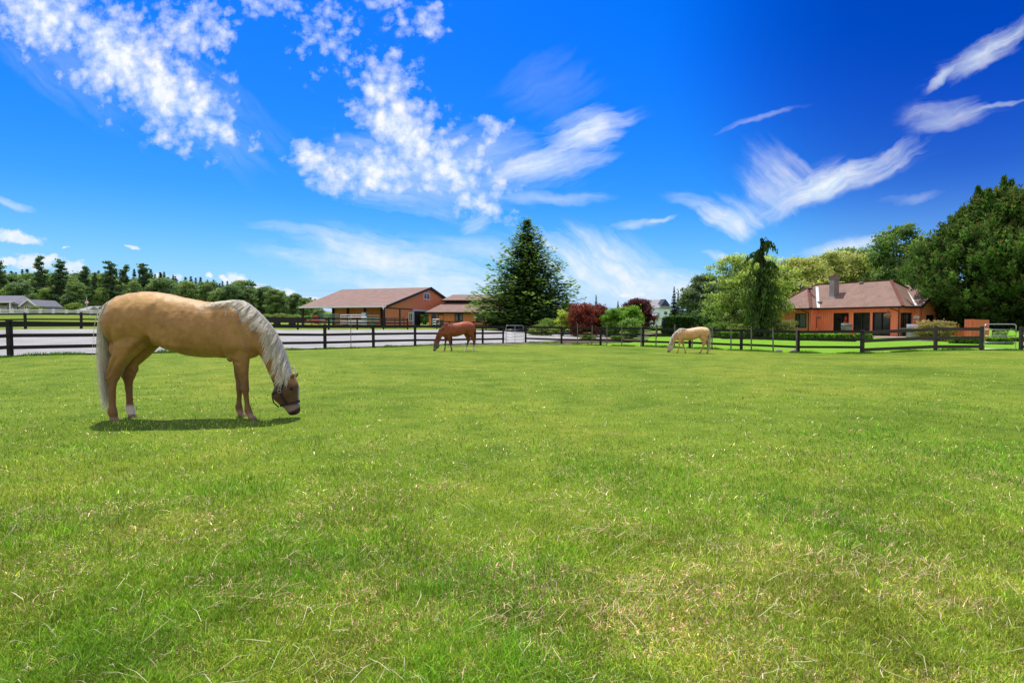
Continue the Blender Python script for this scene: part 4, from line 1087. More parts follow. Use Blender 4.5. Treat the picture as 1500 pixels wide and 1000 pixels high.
# ornamental small trees along the drive
ORN = [
 ('young_maple', 825, 56, 455, .82, 21, (.20, .33, .03), (.62, .70, .12), 'small bright lime green tree beside the big spruce', dict(clumps=110, per=22, clump=.2, leaf=.17, nb=9, z0=.28, shape='upright')),
 ('red_maple', 852, 55, 445, 1.55, 22, (.10, .022, .018), (.36, .085, .05), 'brick red leaved shrubby maple behind the right fence', dict(clumps=300, per=22, clump=.24, leaf=.15, nb=14, z0=.12, shape='broad', rb=.45)),
 ('red_maple', 874, 57, 446, 1.25, 23, (.09, .02, .018), (.33, .08, .05), 'smaller red leaved maple right of the brick red one', dict(clumps=220, per=22, clump=.24, leaf=.15, nb=12, z0=.14, shape='broad', rb=.45)),
 ('green_shrub_tree', 897, 55, 452, 1.15, 24, (.06, .17, .02), (.24, .44, .05), 'bright green shrubby tree right of the red maples', dict(clumps=230, per=22, clump=.22, leaf=.16, nb=12, z0=.08, shape='broad', rb=.46)),
 ('green_shrub_tree', 921, 57, 449, 1.25, 25, (.08, .20, .02), (.30, .50, .06), 'bright green shrubby tree in front of the purple plum', dict(clumps=250, per=22, clump=.22, leaf=.16, nb=12, z0=.25, shape='broad', rb=.46)),
 ('green_shrub', 923, 50, 466, .95, 26, (.08, .19, .03), (.30, .47, .09), 'low light green shrub below the purple plum', dict(clumps=130, per=22, clump=.2, leaf=.14, nb=9, z0=.1, shape='broad', rb=.5)),
 ('plum_tree', 935, 74, 438, 2.15, 27, (.030, .008, .014), (.17, .045, .055), 'dark purple leaved plum tree in front of the white house', dict(clumps=520, per=22, clump=.26, leaf=.19, nb=16, z0=.12, shape='broad', rb=.44)),
 ('laceleaf_maple', 1149, 49.5, 468, .95, 28, (.20, .24, .07), (.45, .46, .17), 'round yellow green laceleaf shrub at the left end of the house wall', dict(clumps=170, per=22, clump=.17, leaf=.13, nb=10, z0=.1, shape='broad', rb=.5)),
 ('pink_green_shrub', 1366, 44.5, 470, 1.12, 29, (.20, .24, .05), (.52, .38, .17), 'round shrub with pink tinged new leaves in front of the orange screen', dict(clumps=210, per=22, clump=.17, leaf=.13, nb=11, z0=.2, shape='broad', rb=.5)),
]
for (nm_, px, Y, top, r_, seed, base, light, lab, kw) in ORN:
    h = hgt(top, Y, px)
    me, tm = make_broadleaf(nm_, h, r_, seed, base, light, trunk_r=.06, **kw)
    place_tree(nm_, me, tm, px, Y, lab, rz=seed, sink=.03, cat='shrub' if 'shrub' in nm_ or 'lace' in nm_ else 'tree')

# --- small distant conifers and trees along the centre horizon
rngc = random.Random(5)
FIR = []
for k_ in range(3):
    v, f, c = fir_mesh(20, 4.3, 60 + k_, (.05, .10, .07), (.20, .29, .17), levels=30, nbr=9, leaf=1.1, per=7, droop=.3, tip_up=.1, irregular=.4, power=1.05, taper_top=.0)  # slight bluish distance haze mixed into the needle colours
    FIR.append(np_mesh('fir_crown', v, f, c))
firtrunk = MB().tube([(0, 0, 0), (0, 0, 19)], [.4, .05], 6).mesh('fir_trunk', True)
for px, Y, top, lab, w_ in [(987, 150, 419, 'tall dark conifer right of the white house, tallest of three', .85), (993, 155, 424, 'dark conifer in the middle of the three beside the white house', .75), (999, 150, 431, 'dark conifer at right of the three beside the white house', .7),
                        (873, 190, 431, 'pointed conifer rising above the red maples', .8), (856, 200, 441, 'short distant conifer above the left red maple', .8), (905, 190, 440, 'distant conifer above the bright green shrub', 1.1), (926, 200, 437, 'distant dark conifer left of the white house roof', 1.0),
                        (830, 150, 428, 'dark conifer partly hidden behind the right side of the big spruce', 1.3), (1006, 160, 446, 'low distant conifer left of the grey green tree', .9), (884, 210, 446, 'faint distant conifer above the second red maple', .9)]:
    h = hgt(top, Y, px)
    place_tree('fir_tree', FIR[px % 3], firtrunk, px, Y, lab, s=h / 20, sx=w_, rz=px, matc='needle')
# --- wood on the left: separate trees in front, firs on the hill behind
GT = []
for k_, (b_, l_) in enumerate([((.07, .14, .045), (.32, .43, .16)), ((.09, .17, .045), (.38, .50, .16)), ((.06, .125, .05), (.26, .38, .16))]):
    me, tm = make_broadleaf('wood', 20, 6.2, 80 + k_, b_, l_, clumps=330, per=18, clump=.9, leaf=.78, nb=18, z0=.10, shape='broad', rb=.40)
    GT.append((me, tm))
def lanky(seed, h, dens, base, light, tops=.5):
    rng = np.random.default_rng(seed); bl = []
    for i in range(dens):
        t = .25 + .75 * (i + rng.random()) / dens; a = rng.random() * 6.28; w_ = (1 - t) * 3.2 + 1.1
        bl.append((math.cos(a) * w_ * rng.random(), math.sin(a) * w_ * rng.random(), h * t, .9 + (1 - t) * 1.5, .55))
    v, f, c = blob_crown(rng, bl, dens * 16, 14, .55, .7, base, light, shell=.2)
    return np_mesh('lanky_crown', v, f, c), trunk_mb(h * .97, .35, rng, .01, 8, 2.5).mesh('lanky_trunk', True)
LK = [lanky(90 + i, 24, 20, (.035, .08, .035), (.18, .28, .11)) for i in range(3)]
HERO = [(60, 185, 374, LK[0], 'pine_tree', 'lanky pine with bare trunk and small flat top, tallest on the left', .95), (88, 180, 378, LK[1], 'pine_tree', 'dark broad topped pine just left of the red and white flag', 1.35), (126, 190, 389, LK[2], 'pine_tree', 'ragged topped pine directly behind the flag', 1.15),
        (163, 180, 382, LK[0], 'pine_tree', 'tall dark pine above the horse rump', 1.3), (184, 182, 386, LK[1], 'pine_tree', 'tall dark pine second to the right of the flag', 1.15), (212, 184, 385, LK[2], 'pine_tree', 'tall dark pine above the middle of the horse rump', 1.3), (140, 178, 398, LK[2], 'pine_tree', 'dark narrow pine between the flag and the horse', .8), (3, 190, 380, LK[1], 'pine_tree', 'tall pine at the left edge of the picture', 1.2)]
for px, Y, top, (me, tm), nm_, lab, w_ in HERO:
    h = hgt(top, Y, px); place_tree(nm_, me, tm, px, Y, lab, s=h / 24.5, sx=w_, rz=px, matc='needle')
rw = random.Random(77)
front = [(-8, 425), (14, 418), (34, 412), (48, 428), (70, 420), (100, 430), (112, 415), (150, 420), (172, 428), (196, 412), (226, 415), (238, 408), (256, 418), (272, 412), (290, 420), (306, 414), (322, 420), (338, 416), (356, 412), (372, 420), (388, 418), (404, 425), (416, 430), (432, 428), (446, 434), (458, 437)]
for i, (px, top) in enumerate(front):
    Y = 165 + rw.random() * 25 if px < 250 else 200 + rw.random() * 40; h = hgt(top + rw.uniform(-2, 2), Y, px)
    me, tm = GT[i % 3]
    place_tree('broadleaf_tree', me, tm, px, Y, 'mid green broadleaf tree in the wood along the left horizon', group='broadleaf trees of the left wood', s=h / 20, sx=rw.uniform(.9, 1.25), rz=rw.random() * 6)
for i in range(44):
    px = -25 + i * 11 + rw.uniform(-3, 3); Y = 235 + rw.random() * 50
    tp = np.interp(px, [-25, 30, 120, 230, 300, 380, 465], [397, 402, 402, 411, 426, 433, 443]) + rw.uniform(-5, 6); h = zat(tp, Y) - H(xat(px, Y), Y); me, tm = GT[(i * 2) % 3]
    place_tree('broadleaf_tree', me, tm, px, Y, 'green tree in the closed rear rows of the left wood', group='rear rows of trees in the left wood', s=h / 20, sx=rw.uniform(.9, 1.2), rz=rw.random() * 6)
for i in range(26):      # the wood goes on past the left edge of the view
    px = -40 - i * 22 + rw.uniform(-6, 6); Y = 190 + rw.random() * 60; h = 21 + rw.uniform(-3, 3); me, tm = GT[i % 3]
    place_tree('broadleaf_tree', me, tm, px, Y, 'tree of the wood going on past the left edge of the view', group='trees of the wood past the left edge', s=h / 20, sx=1.2, rz=rw.random() * 6)
back = [(px + rw.uniform(-3, 3), None) for px in np.arange(-20, 470, 8.0)]
def backtop(px): return np.interp(px, [-20, 20, 60, 110, 140, 200, 235, 262, 290, 320, 345, 380, 420, 465], [392, 396, 400, 402, 400, 398, 398, 412, 414, 418, 423, 430, 434, 440])
for i, (px, _) in enumerate(back):
    Y = 330 + rw.random() * 60; x = xat(px, Y); tp = backtop(px) + rw.uniform(-5, 3); h = zat(tp, Y) - (H(x, Y))
    place_tree('fir_tree', FIR[i % 3], firtrunk, px, Y, 'dark pointed fir on the wooded hill at left', group='firs on the left wooded hill', s=h / 20, sx=rw.uniform(1.3, 2.0) * 26 / max(h, 14), rz=rw.random() * 6, matc='needle')
hill2 = [(236, 398), (247, 405), (255, 402), (258, 404), (267, 411), (273, 405), (281, 404), (288, 406), (295, 405), (305, 409), (314, 409), (327, 411), (334, 411), (345, 413), (352, 420), (383, 428), (393, 425), (417, 426), (433, 430), (440, 434), (452, 436)]
for i, (px, tp) in enumerate(hill2):
    Y = 300 + (i % 4) * 12; x = xat(px, Y); h = zat(tp, Y) - H(x, Y)
    place_tree('fir_tree', FIR[(i + 1) % 3], firtrunk, px, Y, 'spiky fir standing out on the skyline left of the barn', group='skyline firs left of the barn', s=h / 20, sx=rw.uniform(1.1, 1.6), rz=rw.random() * 6, matc='needle')
# lighter shrubs below the left wood and behind the barn
SH = []
for k_, (b_, l_) in enumerate([((.07, .13, .02), (.28, .36, .07)), ((.06, .13, .02), (.22, .34, .06))]):
    SH.append(make_broadleaf('scrub', 5, 3.6, 100 + k_, b_, l_, clumps=170, per=20, clump=.5, leaf=.4, nb=12, z0=.05, shape='broad', rb=.5))
for i, (px, Y, top) in enumerate([(388, 120, 464), (400, 118, 461), (412, 116, 459), (424, 118, 460), (436, 116, 463), (448, 112, 464), (462, 118, 461), (475, 118, 462), (375, 125, 464), (360, 130, 462)]):
    h = max(1.5, hgt(top, Y, px)); me, tm = SH[i % 2]
    place_tree('willow_bush', me, tm, px, Y, 'yellow green willow bush beyond the far dark fence left of the barn', group='willow bushes left of the barn', s=h / 5, sx=1.25 * 5 / (h + 2), rz=i, cat='bush')
for i, (px, Y, top, lab) in enumerate([(620, 118, 448, 'green tree seen through the open barn doorway'), (612, 130, 440, 'dark green tree standing behind the barn doorway'), (466, 105, 452, 'green tree seen through the open end of the barn')]):
    h = hgt(top, Y, px); me, tm = GT[i % 3]
    place_tree('broadleaf_tree', me, tm, px, Y, lab, s=h / 20, sx=1.4, rz=i)
for i, (px, Y, top, lab) in enumerate([(52, 148, 448, 'light green shrub at the right end of the grey house'), (60, 150, 452, 'small light green shrub right of the grey house'), (112, 150, 444, 'light green shrub left of the flag pole'), (98, 146, 455, 'low green shrub left of the small outbuilding'), (36, 160, 446, 'light green shrub behind the grey house gable'),
                           (805, 60, 466, 'small green shrub under the right side of the big spruce'), (793, 56, 474, 'tiny bright green shrub behind the first gate post'), (904, 47.5, 489, 'low rounded green bush in the mulch bed'), (862, 49, 486, 'small green bush under the red maple'), (1060, 56, 470, 'loose green shrub below the light green maple'), (1085, 52, 474, 'leafy green shrub left of the weeping conifer'), (1045, 60, 472, 'round green shrub at the right end of the clipped hedge'), (1075, 57, 462, 'taller green shrub in front of the maple trunk')]):
    h = max(.5, hgt(top, Y, px)); me, tm = SH[i % 2]
    place_tree('green_shrub', me, tm, px, Y, lab, s=h / 5, sx=1.15 if h > 1.4 else 1.4, rz=i, cat='shrub')

# --- clipped hedges
def hedge_mesh(name, L, D_, Hh, seed, base, light, n=5200, leaf=.07, columns=0, rough=.05):
    rng = np.random.default_rng(seed); face = rng.random(n); P = np.zeros((n, 3)); N_ = np.zeros((n, 3))
    sides = rng.choice(5, n, p=[.34, .2, .06, .06, .34]); a = rng.random(n); b_ = rng.random(n)
    for k, (f_) in enumerate(range(5)):
        m_ = sides == k; 
        if k == 0: P[m_] = np.stack([(a[m_] - .5) * L, np.full(m_.sum(), -D_ / 2), b_[m_] * Hh], -1); N_[m_] = (0, -1, 0)
        if k == 1: P[m_] = np.stack([(a[m_] - .5) * L, np.full(m_.sum(), D_ / 2), b_[m_] * Hh], -1); N_[m_] = (0, 1, 0)
        if k == 2: P[m_] = np.stack([np.full(m_.sum(), -L / 2), (a[m_] - .5) * D_, b_[m_] * Hh], -1); N_[m_] = (-1, 0, 0)
        if k == 3: P[m_] = np.stack([np.full(m_.sum(), L / 2), (a[m_] - .5) * D_, b_[m_] * Hh], -1); N_[m_] = (1, 0, 0)
        if k == 4: P[m_] = np.stack([(a[m_] - .5) * L, (b_[m_] - .5) * D_, np.full(m_.sum(), Hh)], -1); N_[m_] = (0, 0, 1)
    sh = np.ones(n)
    if columns:
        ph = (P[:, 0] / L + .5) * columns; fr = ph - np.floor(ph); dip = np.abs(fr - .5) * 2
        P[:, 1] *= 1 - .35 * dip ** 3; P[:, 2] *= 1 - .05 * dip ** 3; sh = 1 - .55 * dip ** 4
        P[:, 0] *= 1 - .10 * (P[:, 2] / Hh) ** 3
    P += rng.normal(0, rough, (n, 3)); P[:, 2] = np.maximum(P[:, 2], .01)
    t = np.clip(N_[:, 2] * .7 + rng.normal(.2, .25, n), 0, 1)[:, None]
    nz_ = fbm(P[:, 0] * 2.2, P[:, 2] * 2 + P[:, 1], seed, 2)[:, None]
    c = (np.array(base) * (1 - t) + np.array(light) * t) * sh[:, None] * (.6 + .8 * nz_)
    return np_mesh(name, *leaf_quads(P, N_, leaf, rng, c, .55))
def core_box(L, D_, Hh, name='stems'):
    return MB().box((0, 0, Hh * .47), (L * .93, D_ * .8, Hh * .9)).mesh(name)
M['hedge_core'] = simple('hedge_stems', (.008, .016, .006), 1)
def add_hedge(px0, Y0, px1, Y1, hh, dd, seed, base, light, label, n, columns=0, leaf=.07, rough=.04):
    a = Vector((xat(px0, Y0), Y0, 0)); b_ = Vector((xat(px1, Y1), Y1, 0)); c_ = (a + b_) / 2; L = (b_ - a).length
    r = empty('hedge', (c_.x, c_.y, H(c_.x, c_.y) - .02), math.atan2(b_.y - a.y, b_.x - a.x), label, 'hedge')
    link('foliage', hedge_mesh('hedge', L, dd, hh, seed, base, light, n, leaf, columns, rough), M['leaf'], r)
    link('stems', core_box(L, dd, hh), M['hedge_core'], r)
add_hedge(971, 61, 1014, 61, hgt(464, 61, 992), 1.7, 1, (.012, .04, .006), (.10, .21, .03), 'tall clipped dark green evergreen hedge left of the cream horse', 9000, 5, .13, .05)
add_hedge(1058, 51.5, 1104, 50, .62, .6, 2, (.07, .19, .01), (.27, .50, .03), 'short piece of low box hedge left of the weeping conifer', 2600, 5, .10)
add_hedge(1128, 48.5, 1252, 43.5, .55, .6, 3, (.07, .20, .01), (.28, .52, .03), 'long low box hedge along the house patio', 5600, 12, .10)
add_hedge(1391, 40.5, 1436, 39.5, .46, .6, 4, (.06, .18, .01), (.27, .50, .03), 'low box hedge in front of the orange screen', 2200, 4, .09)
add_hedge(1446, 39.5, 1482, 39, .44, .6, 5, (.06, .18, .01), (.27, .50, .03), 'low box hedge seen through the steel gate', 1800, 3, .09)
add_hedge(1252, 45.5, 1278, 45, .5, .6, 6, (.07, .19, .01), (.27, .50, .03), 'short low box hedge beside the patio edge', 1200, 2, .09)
# ------------------------------------------------------------------ fences, gates
def board_fence(name, pts, label, wood, rails=((1.12, .15), (.70, .13), (.28, .13)), posth=1.3, pw=.14, seed=1, side=-1, group=None, lean=.012, sparse=False):
    """pts: post positions (x,y); side=-1: boards on the camera side"""
    root = empty(name, (pts[0][0], pts[0][1], H(*pts[0])), 0, label, 'fence', group); rnd = random.Random(seed)
    O = Vector(root.location)
    P = [Vector((x, y, H(x, y))) for x, y in pts]
    for i, p in enumerate(P):
        mb = MB(); tilt = Vector((rnd.gauss(0, lean), rnd.gauss(0, lean), 1)); hh = posth * (1 + rnd.gauss(0, .015))
        mb.beam(p - O - Vector((0, 0, .15)), p - O + tilt * hh, pw, pw, up=(0, 1, .01))
        mb.build('post', wood, root, bevel=.008)
    for i in range(len(P) - 1):
        a, b_ = P[i], P[i + 1]; d = (b_ - a).normalized(); nrm = Vector((d.y, -d.x, 0)).normalized()
        if nrm.y > 0: nrm = -nrm
        nrm = nrm * (1 if side < 0 else -1)
        for (z, hh) in rails:
            o1 = nrm * (pw / 2 + .022); j1, j2 = rnd.gauss(0, .008), rnd.gauss(0, .008)
            mb = MB(); mb.beam(a - O + o1 + Vector((0, 0, z + hh / 2 + j1)) - d * .03, b_ - O + o1 + Vector((0, 0, z + hh / 2 + j2)) + d * .03, .04, hh)
            mb.build('rail', wood, root)
    return root
LP = [(-9.87 + 1.953 * i, 30 + 2.494 * i) for i in range(-7, 4)] + [(-2.06, 40.0), (-.66, 41.8)]
board_fence('board_fence', LP, 'dark three rail board fence along the paddock behind the big horse', M['wood_dark'], seed=2)
RP = [(1.03 + 2.556 * i, 43 - 1.753 * i) for i in range(0, 8)]
board_fence('board_fence', RP, 'dark three rail board fence running right from the small gate past the cream horse', M['wood_dark'], seed=3)
CP = [(18.95, 30.72), (23.1, 31.0), (25.62, 31.05)]
board_fence('board_fence', CP, 'weathered grey board fence section in front of the orange house', M['wood_grey'], seed=4, rails=((1.06, .17), (.60, .17), (.12, .17)))
EP = [(27.85, 31.1), (30.6, 31.2), (33.4, 31.3)]
board_fence('board_fence', EP, 'weathered board fence at the right edge beyond the steel gate', M['wood_grey'], seed=5, rails=((1.06, .17), (.60, .17), (.12, .17)))
# thin stakes standing against the right fence
dirv = np.array([2.556, -1.753])
for i, px in enumerate([846, 867, 889, 911, 939, 961, 988, 1014, 1043, 1071, 1101, 1133, 1167]):
    u = (px - 750) / F; t = (u * 42.86 - 1.03) / (dirv[0] - u * dirv[1] * 1.0) if False else None
    # intersection of the sight line with the stake line 0.14 m in front of the fence
    a = np.array([1.03 - .08, 43 - .14]); t = (u * a[1] - a[0]) / (dirv[0] - u * dirv[1]); p_ = a + dirv * t
    rnd = random.Random(i); hh = 1.42 + rnd.uniform(-.08, .1); z = H(*p_)
    mb = MB(); mb.beam((0, 0, -.1), (rnd.gauss(0, .02), rnd.gauss(0, .02), hh), .06, .06, up=(0, 1, 0.01)); mb.tube([(0, 0, hh - .02), (0, 0, hh + .02)], [.033, .022], 6)
    o = mb.build('wooden_stake', M['wood_stake']); o.location = (p_[0], p_[1], z)
    tag(o, 'thin pale wooden stake standing against the right board fence', 'stake', 'thin stakes along the right fence')
p_ = at(514, 510, 30.6); mb = MB(); mb.box((0, 0, .78), (.022, .022, 1.7)); mb.box((0, .012, .78), (.035, .006, 1.7)); mb.box((0, -.02, 1.60), (.03, .03, .07))
o = mb.build('steel_post', M['wood_stake']); o.location = (p_.x, p_.y, H(p_.x, p_.y)); tag(o, 'single thin steel post in front of the road left of the chestnut horse', 'post')
# far fence beyond the road
fa = [Vector((-36.4, 37.8)), Vector((-33.5, 40)), Vector((-19.3, 51)), Vector((-9.7, 62))]
def along(pl, step):
    out = []; rem = 0
    for i in range(len(pl) - 1):
        L = (pl[i + 1] - pl[i]).length; t = rem
        while t < L: out.append(tuple(pl[i].lerp(pl[i + 1], t / L))); t += step
        rem = t - L
    return out
board_fence('board_fence', [(-39, 35.8)] + along(fa, 3.1), 'dark board fence on the far side of the gravel road', M['wood_dark'], seed=6, rails=((1.03, .12), (.66, .11), (.2, .11)), posth=1.2, pw=.13)
fd = [(xat(px, 70), 70) for px in (640, 658, 676, 694, 712, 730, 748, 766, 784)]
board_fence('board_fence', fd, 'dark low board fence in front of the low stable', M['wood_dark'], seed=7, rails=((.85, .12), (.5, .11), (.15, .11)), posth=1.0, pw=.13)
fg = [(xat(px, Y), Y) for px, Y in ((800, 68), (818, 66), (836, 64), (853, 62), (872, 59), (890, 56), (908, 54), (925, 53), (942, 54), (962, 58), (985, 64))]
board_fence('board_fence', fg, 'dark board fence behind the coloured shrubs', M['wood_dark'], seed=8, rails=((1.0, .12), (.62, .11), (.22, .11)), posth=1.15, pw=.12)
fh = [(xat(px, 56 - i * .4), 56 - i * .4) for i, px in enumerate((1046, 1060, 1075, 1090, 1105))]
board_fence('board_fence', fh, 'short dark board fence behind the shrubs left of the weeping conifer', M['wood_dark'], seed=9, rails=((.9, .12), (.5, .11)), posth=1.1, pw=.12)
# white fences
wf = [(xat(px, 130), 130) for px in (-18, 0, 19, 40, 60, 79, 98, 116, 134, 152, 170)]
board_fence('white_fence', wf, 'white three rail fence in front of the grey house on the left', M['white'], seed=10, rails=((1.0, .2), (.62, .18), (.22, .18)), posth=1.35, pw=.42, lean=0)
wf = [(xat(px, 150), 150) for px in (918, 930, 942, 955, 967, 980)]
board_fence('white_fence', wf, 'white rail fence in front of the white house porch', M['white'], seed=11, rails=((.8, .2), (.45, .18), (.1, .18)), posth=1.1, pw=.22, lean=0)
# steel tube gates
def tube_gate(name, A, B, hh, n_rails, label, uprights, rad=.024, rails_z=None):
    root = empty(name, (A[0], A[1], H(*A)), math.atan2(B[1] - A[1], B[0] - A[0]), label, 'gate')
    L = math.hypot(B[0] - A[0], B[1] - A[1]); z0 = .06; r = .16
    pts = [(0, 0, z0), (0, 0, hh - r)] + [(r - r * math.cos(t), 0, hh - r + r * math.sin(t)) for t in np.linspace(.3, 1.57, 5)] + [(L - r + r * math.sin(t), 0, hh - r + r * math.cos(t)) for t in np.linspace(0, 1.27, 5)] + [(L, 0, hh - r), (L, 0, z0), (0, 0, z0)]
    MB().tube(pts, rad * 1.25, 8).build('frame', M['galv'], root, True)
    for z in (rails_z or [z0 + (hh - z0) * (k + 1) / (n_rails + 1) for k in range(n_rails)]):
        MB().tube([(0, 0, z), (L, 0, z)], rad, 8).build('rail', M['galv'], root, True)
    for u in uprights:
        MB().tube([(L * u, -.02, z0), (L * u, -.02, hh)], rad * .8, 8).build('upright', M['galv'], root, True)
    for z in (.3, hh - .3): MB().box((-.03, 0, z), (.08, .05, .07)).build('hinge', M['galv'], root)
    return root
tube_gate('steel_gate', (-.44, 41.9), (.86, 42.75), 1.33, 4, 'narrow steel tube gate in the paddock corner left of the long right fence', (.5,), .017, rails_z=(.28, .5, .74, 1.02))
tube_gate('steel_gate', (25.78, 31.05), (27.55, 31.08), 1.42, 3, 'shiny steel tube gate near the right edge under the huge pine', (), .024, rails_z=(.42, .78, 1.12))

# ------------------------------------------------------------------ orange house (local frame: x' to the right/back, y' along the front to the left)
HO = Vector((35.7, 52.0, 0)); ax_ = Vector((.857, .514, 0)); ay_ = Vector((-.514, .857, 0))
house = empty('orange_house', (HO.x, HO.y, 0), 0, 'long low orange house with hipped brown roof and brick chimney', 'house')
house.rotation_euler = (0, 0, math.atan2(ax_.y, ax_.x))
G = H(34, 54); E = 2.95
def hp(name, fs, mat, parent=None, bevel=0):
    mb = MB()
    for f_ in fs: mb.poly(f_)
    return mb.build(name, mat, parent or house)
def solid(mb, x0, x1, y0, y1, z0, z1): mb.box(((x0 + x1) / 2, (y0 + y1) / 2, (z0 + z1) / 2), (abs(x1 - x0), abs(y1 - y0), abs(z1 - z0)))
RZ = 5.69
# roof with thickness: surfaces 0.12 above the soffit
A1_, A2_ = (4.5, 3.2, RZ), (4.5, 10.9, RZ)
roof = MB()
roof.poly([(0, 0, E), (4.5, 3.2, RZ), (4.5, 10.9, RZ), (0, 14, E)])                    # front slope
roof.poly([(0, 0, E), (9, 0, E), (4.5, 3.2, RZ)])                                      # right hip
roof.poly([(0, 14, E), (4.5, 10.9, RZ), (9, 14, E)])
roof.poly([(9, 0, E), (9, 14, E), (4.5, 10.9, RZ), (4.5, 3.2, RZ)])
ro = roof.build('roof', M['shingle'], house)
# projecting hipped wing at the left
mb = MB(); ap = (2.35, 10.47, 5.32); bk = (3.9, 10.47, 5.335)
mb.poly([(-1, 8.12, E + .01), ap, (-1, 12.8, E + .01)]); mb.poly([(-1, 8.12, E + .01), (.02, 7.95, E + .02), bk, ap]); mb.poly([(-1, 12.8, E + .01), ap, bk, (.02, 12.95, E + .02)])
mb.build('wing_roof', M['shingle'], house)
# gabled wing at the right
mb = MB(); gz = 5.2
mb.poly([(2.5, -.45, E + .015), (6.4, -.45, gz), (6.4, 3.0, gz + .01), (2.5, .05, E + .03)]); mb.poly([(6.4, -.45, gz), (10.4, -.45, E + .015), (10.4, 3.0, E + .03), (6.4, 3.0, gz + .01)])
mb.build('gable_roof', M['shingle'], house)
# hips, ridges
mb = MB()
for a, b_ in (((0, 0, E), (4.5, 3.2, RZ)), ((4.5, 3.2, RZ), (4.5, 10.9, RZ)), ((0, 14, E), (4.5, 10.9, RZ)), ((-1, 8.12, E), ap), ((-1, 12.8, E), ap), ((9, 0, E), (4.5, 3.2, RZ))):
    mb.beam(Vector(a) + Vector((0, 0, .04)), Vector(b_) + Vector((0, 0, .04)), .26, .05)
M['ridge'] = simple('ridge_cap', (.16, .055, .04), .9); mb.build('ridge_cap', M['ridge'], house)
for a, b_ in (((.02, 7.93, E + .05), (3.86, 10.40, 5.38)), ((2.45, .02, E + .06), (5.9, 2.75, 5.16))):
    MB().beam(a, b_, .26, .03).build('valley_flashing', M['white'], house)
# fascia and gutters
mb = MB()
for a, b_ in (((-.02, 0, E - .09), (-.02, 7.95, E - .09)), ((-1.02, 8.1, E - .09), (-1.02, 12.82, E - .09)), ((-1, 8.1, E - .09), (0, 8.1, E - .09)), ((-1, 12.8, E - .09), (0, 12.8, E - .09)), ((0, 12.8, E - .09), (0, 14, E - .09)),
              ((0, -.02, E - .09), (2.5, -.02, E - .09)), ((2.48, -.45, E - .09), (2.48, 0, E - .09))):
    mb.beam(a, b_, .1, .17)
mb.beam((2.4, -.5, E - .12), (6.4, -.5, gz - .08), .08, .22); mb.beam((6.4, -.5, gz - .08), (10.5, -.5, E - .12), .08, .22)
mb.build('gutter', M['trim_dark'], house)
# soffit
mb = MB(); mb.poly([(0, 0, E - .14), (0, 14, E - .14), (9, 14, E - .14), (9, 0, E - .14)]); mb.poly([(-1, 8.1, E - .15), (-1, 12.8, E - .15), (1, 12.8, E - .15), (1, 8.1, E - .15)]); mb.build('soffit', M['siding'], house)
# walls as panels with real openings
def wall_x(x, y0, y1, z0, z1, holes, th=.16, name='wall', mat=None, parent=None):
    """wall in the plane x = const, from y0 to y1; holes (ya, yb, za, zb)"""
    mb = MB(); ys = sorted({y0, y1, *[h_[0] for h_ in holes], *[h_[1] for h_ in holes]})
    for a, b_ in zip(ys[:-1], ys[1:]):
        hs = [h_ for h_ in holes if h_[0] <= a + 1e-6 and h_[1] >= b_ - 1e-6]
        if not hs: solid(mb, x, x + th, a, b_, z0, z1)
        else:
            h_ = hs[0]
            if h_[2] > z0 + .01: solid(mb, x, x + th, a, b_, z0, h_[2])
            if h_[3] < z1 - .01: solid(mb, x, x + th, a, b_, h_[3], z1)
    return mb.build(name, mat or M['siding'], parent or house)
def wall_y(y, x0, x1, z0, z1, holes, th=.16, name='wall', mat=None, parent=None, sgn=1):
    mb = MB(); xs = sorted({x0, x1, *[h_[0] for h_ in holes], *[h_[1] for h_ in holes]})
    for a, b_ in zip(xs[:-1], xs[1:]):
        hs = [h_ for h_ in holes if h_[0] <= a + 1e-6 and h_[1] >= b_ - 1e-6]
        if not hs: solid(mb, a, b_, y, y + th * sgn, z0, z1)
        else:
            h_ = hs[0]
            if h_[2] > z0 + .01: solid(mb, a, b_, y, y + th * sgn, z0, h_[2])
            if h_[3] < z1 - .01: solid(mb, a, b_, y, y + th * sgn, h_[3], z1)
    return mb.build(name, mat or M['siding'], parent or house)
def yon(px, xl):
    """position along the front (y') of a reference column on the plane x'=xl"""
    u = (px - 750) / F; X0 = HO.x + ax_.x * xl; Y0 = HO.y + ax_.y * xl
    return (X0 - Y0 * u) / (.514 + .857 * u)
WT = E - .15; W0 = G - .1
fl = G + .12
op = [(yon(b_, .6), yon(a, .6)) for a, b_ in ((1221, 1243), (1250, 1274), (1278, 1304))]
ops = [(y0, y1, fl + .05, fl + 2.25) for y0, y1 in op]
wall_x(.6, .6, 8.6, W0, WT, ops + [(yon(1196.5, .6), yon(1188.5, .6), fl + .75, fl + 2.2)])
wall_x(-.4, 8.6, 12.3, W0, WT, [(yon(1181, -.4), yon(1165, -.4), fl + .75, fl + 2.25)])
wall_y(8.6, -.4, .6, W0, WT, [], sgn=-1); wall_y(12.3, -.4, .8, W0, WT, []); wall_x(.6, 12.3, 13.4, W0, WT, [])
wall_y(.6, .6, 3.2, W0, WT, [(.9, 2.9, fl + .02, fl + 2.2)]); wall_x(3.2, -.1, .6, W0, WT, [])
wall_y(-.1, 3.2, 9.8, W0, WT, [(4.2, 5.6, fl + .9, fl + 2.0)], name='gable_wall')
hp('gable_panel', [[(3.0, -.1, WT), (9.8, -.1, WT), (6.4, -.1, gz - .14)]], M['siding'])
wall_x(9.64, -.1, 13.4, W0, WT, []); wall_y(13.24, .6, 9.64, W0, WT, [])
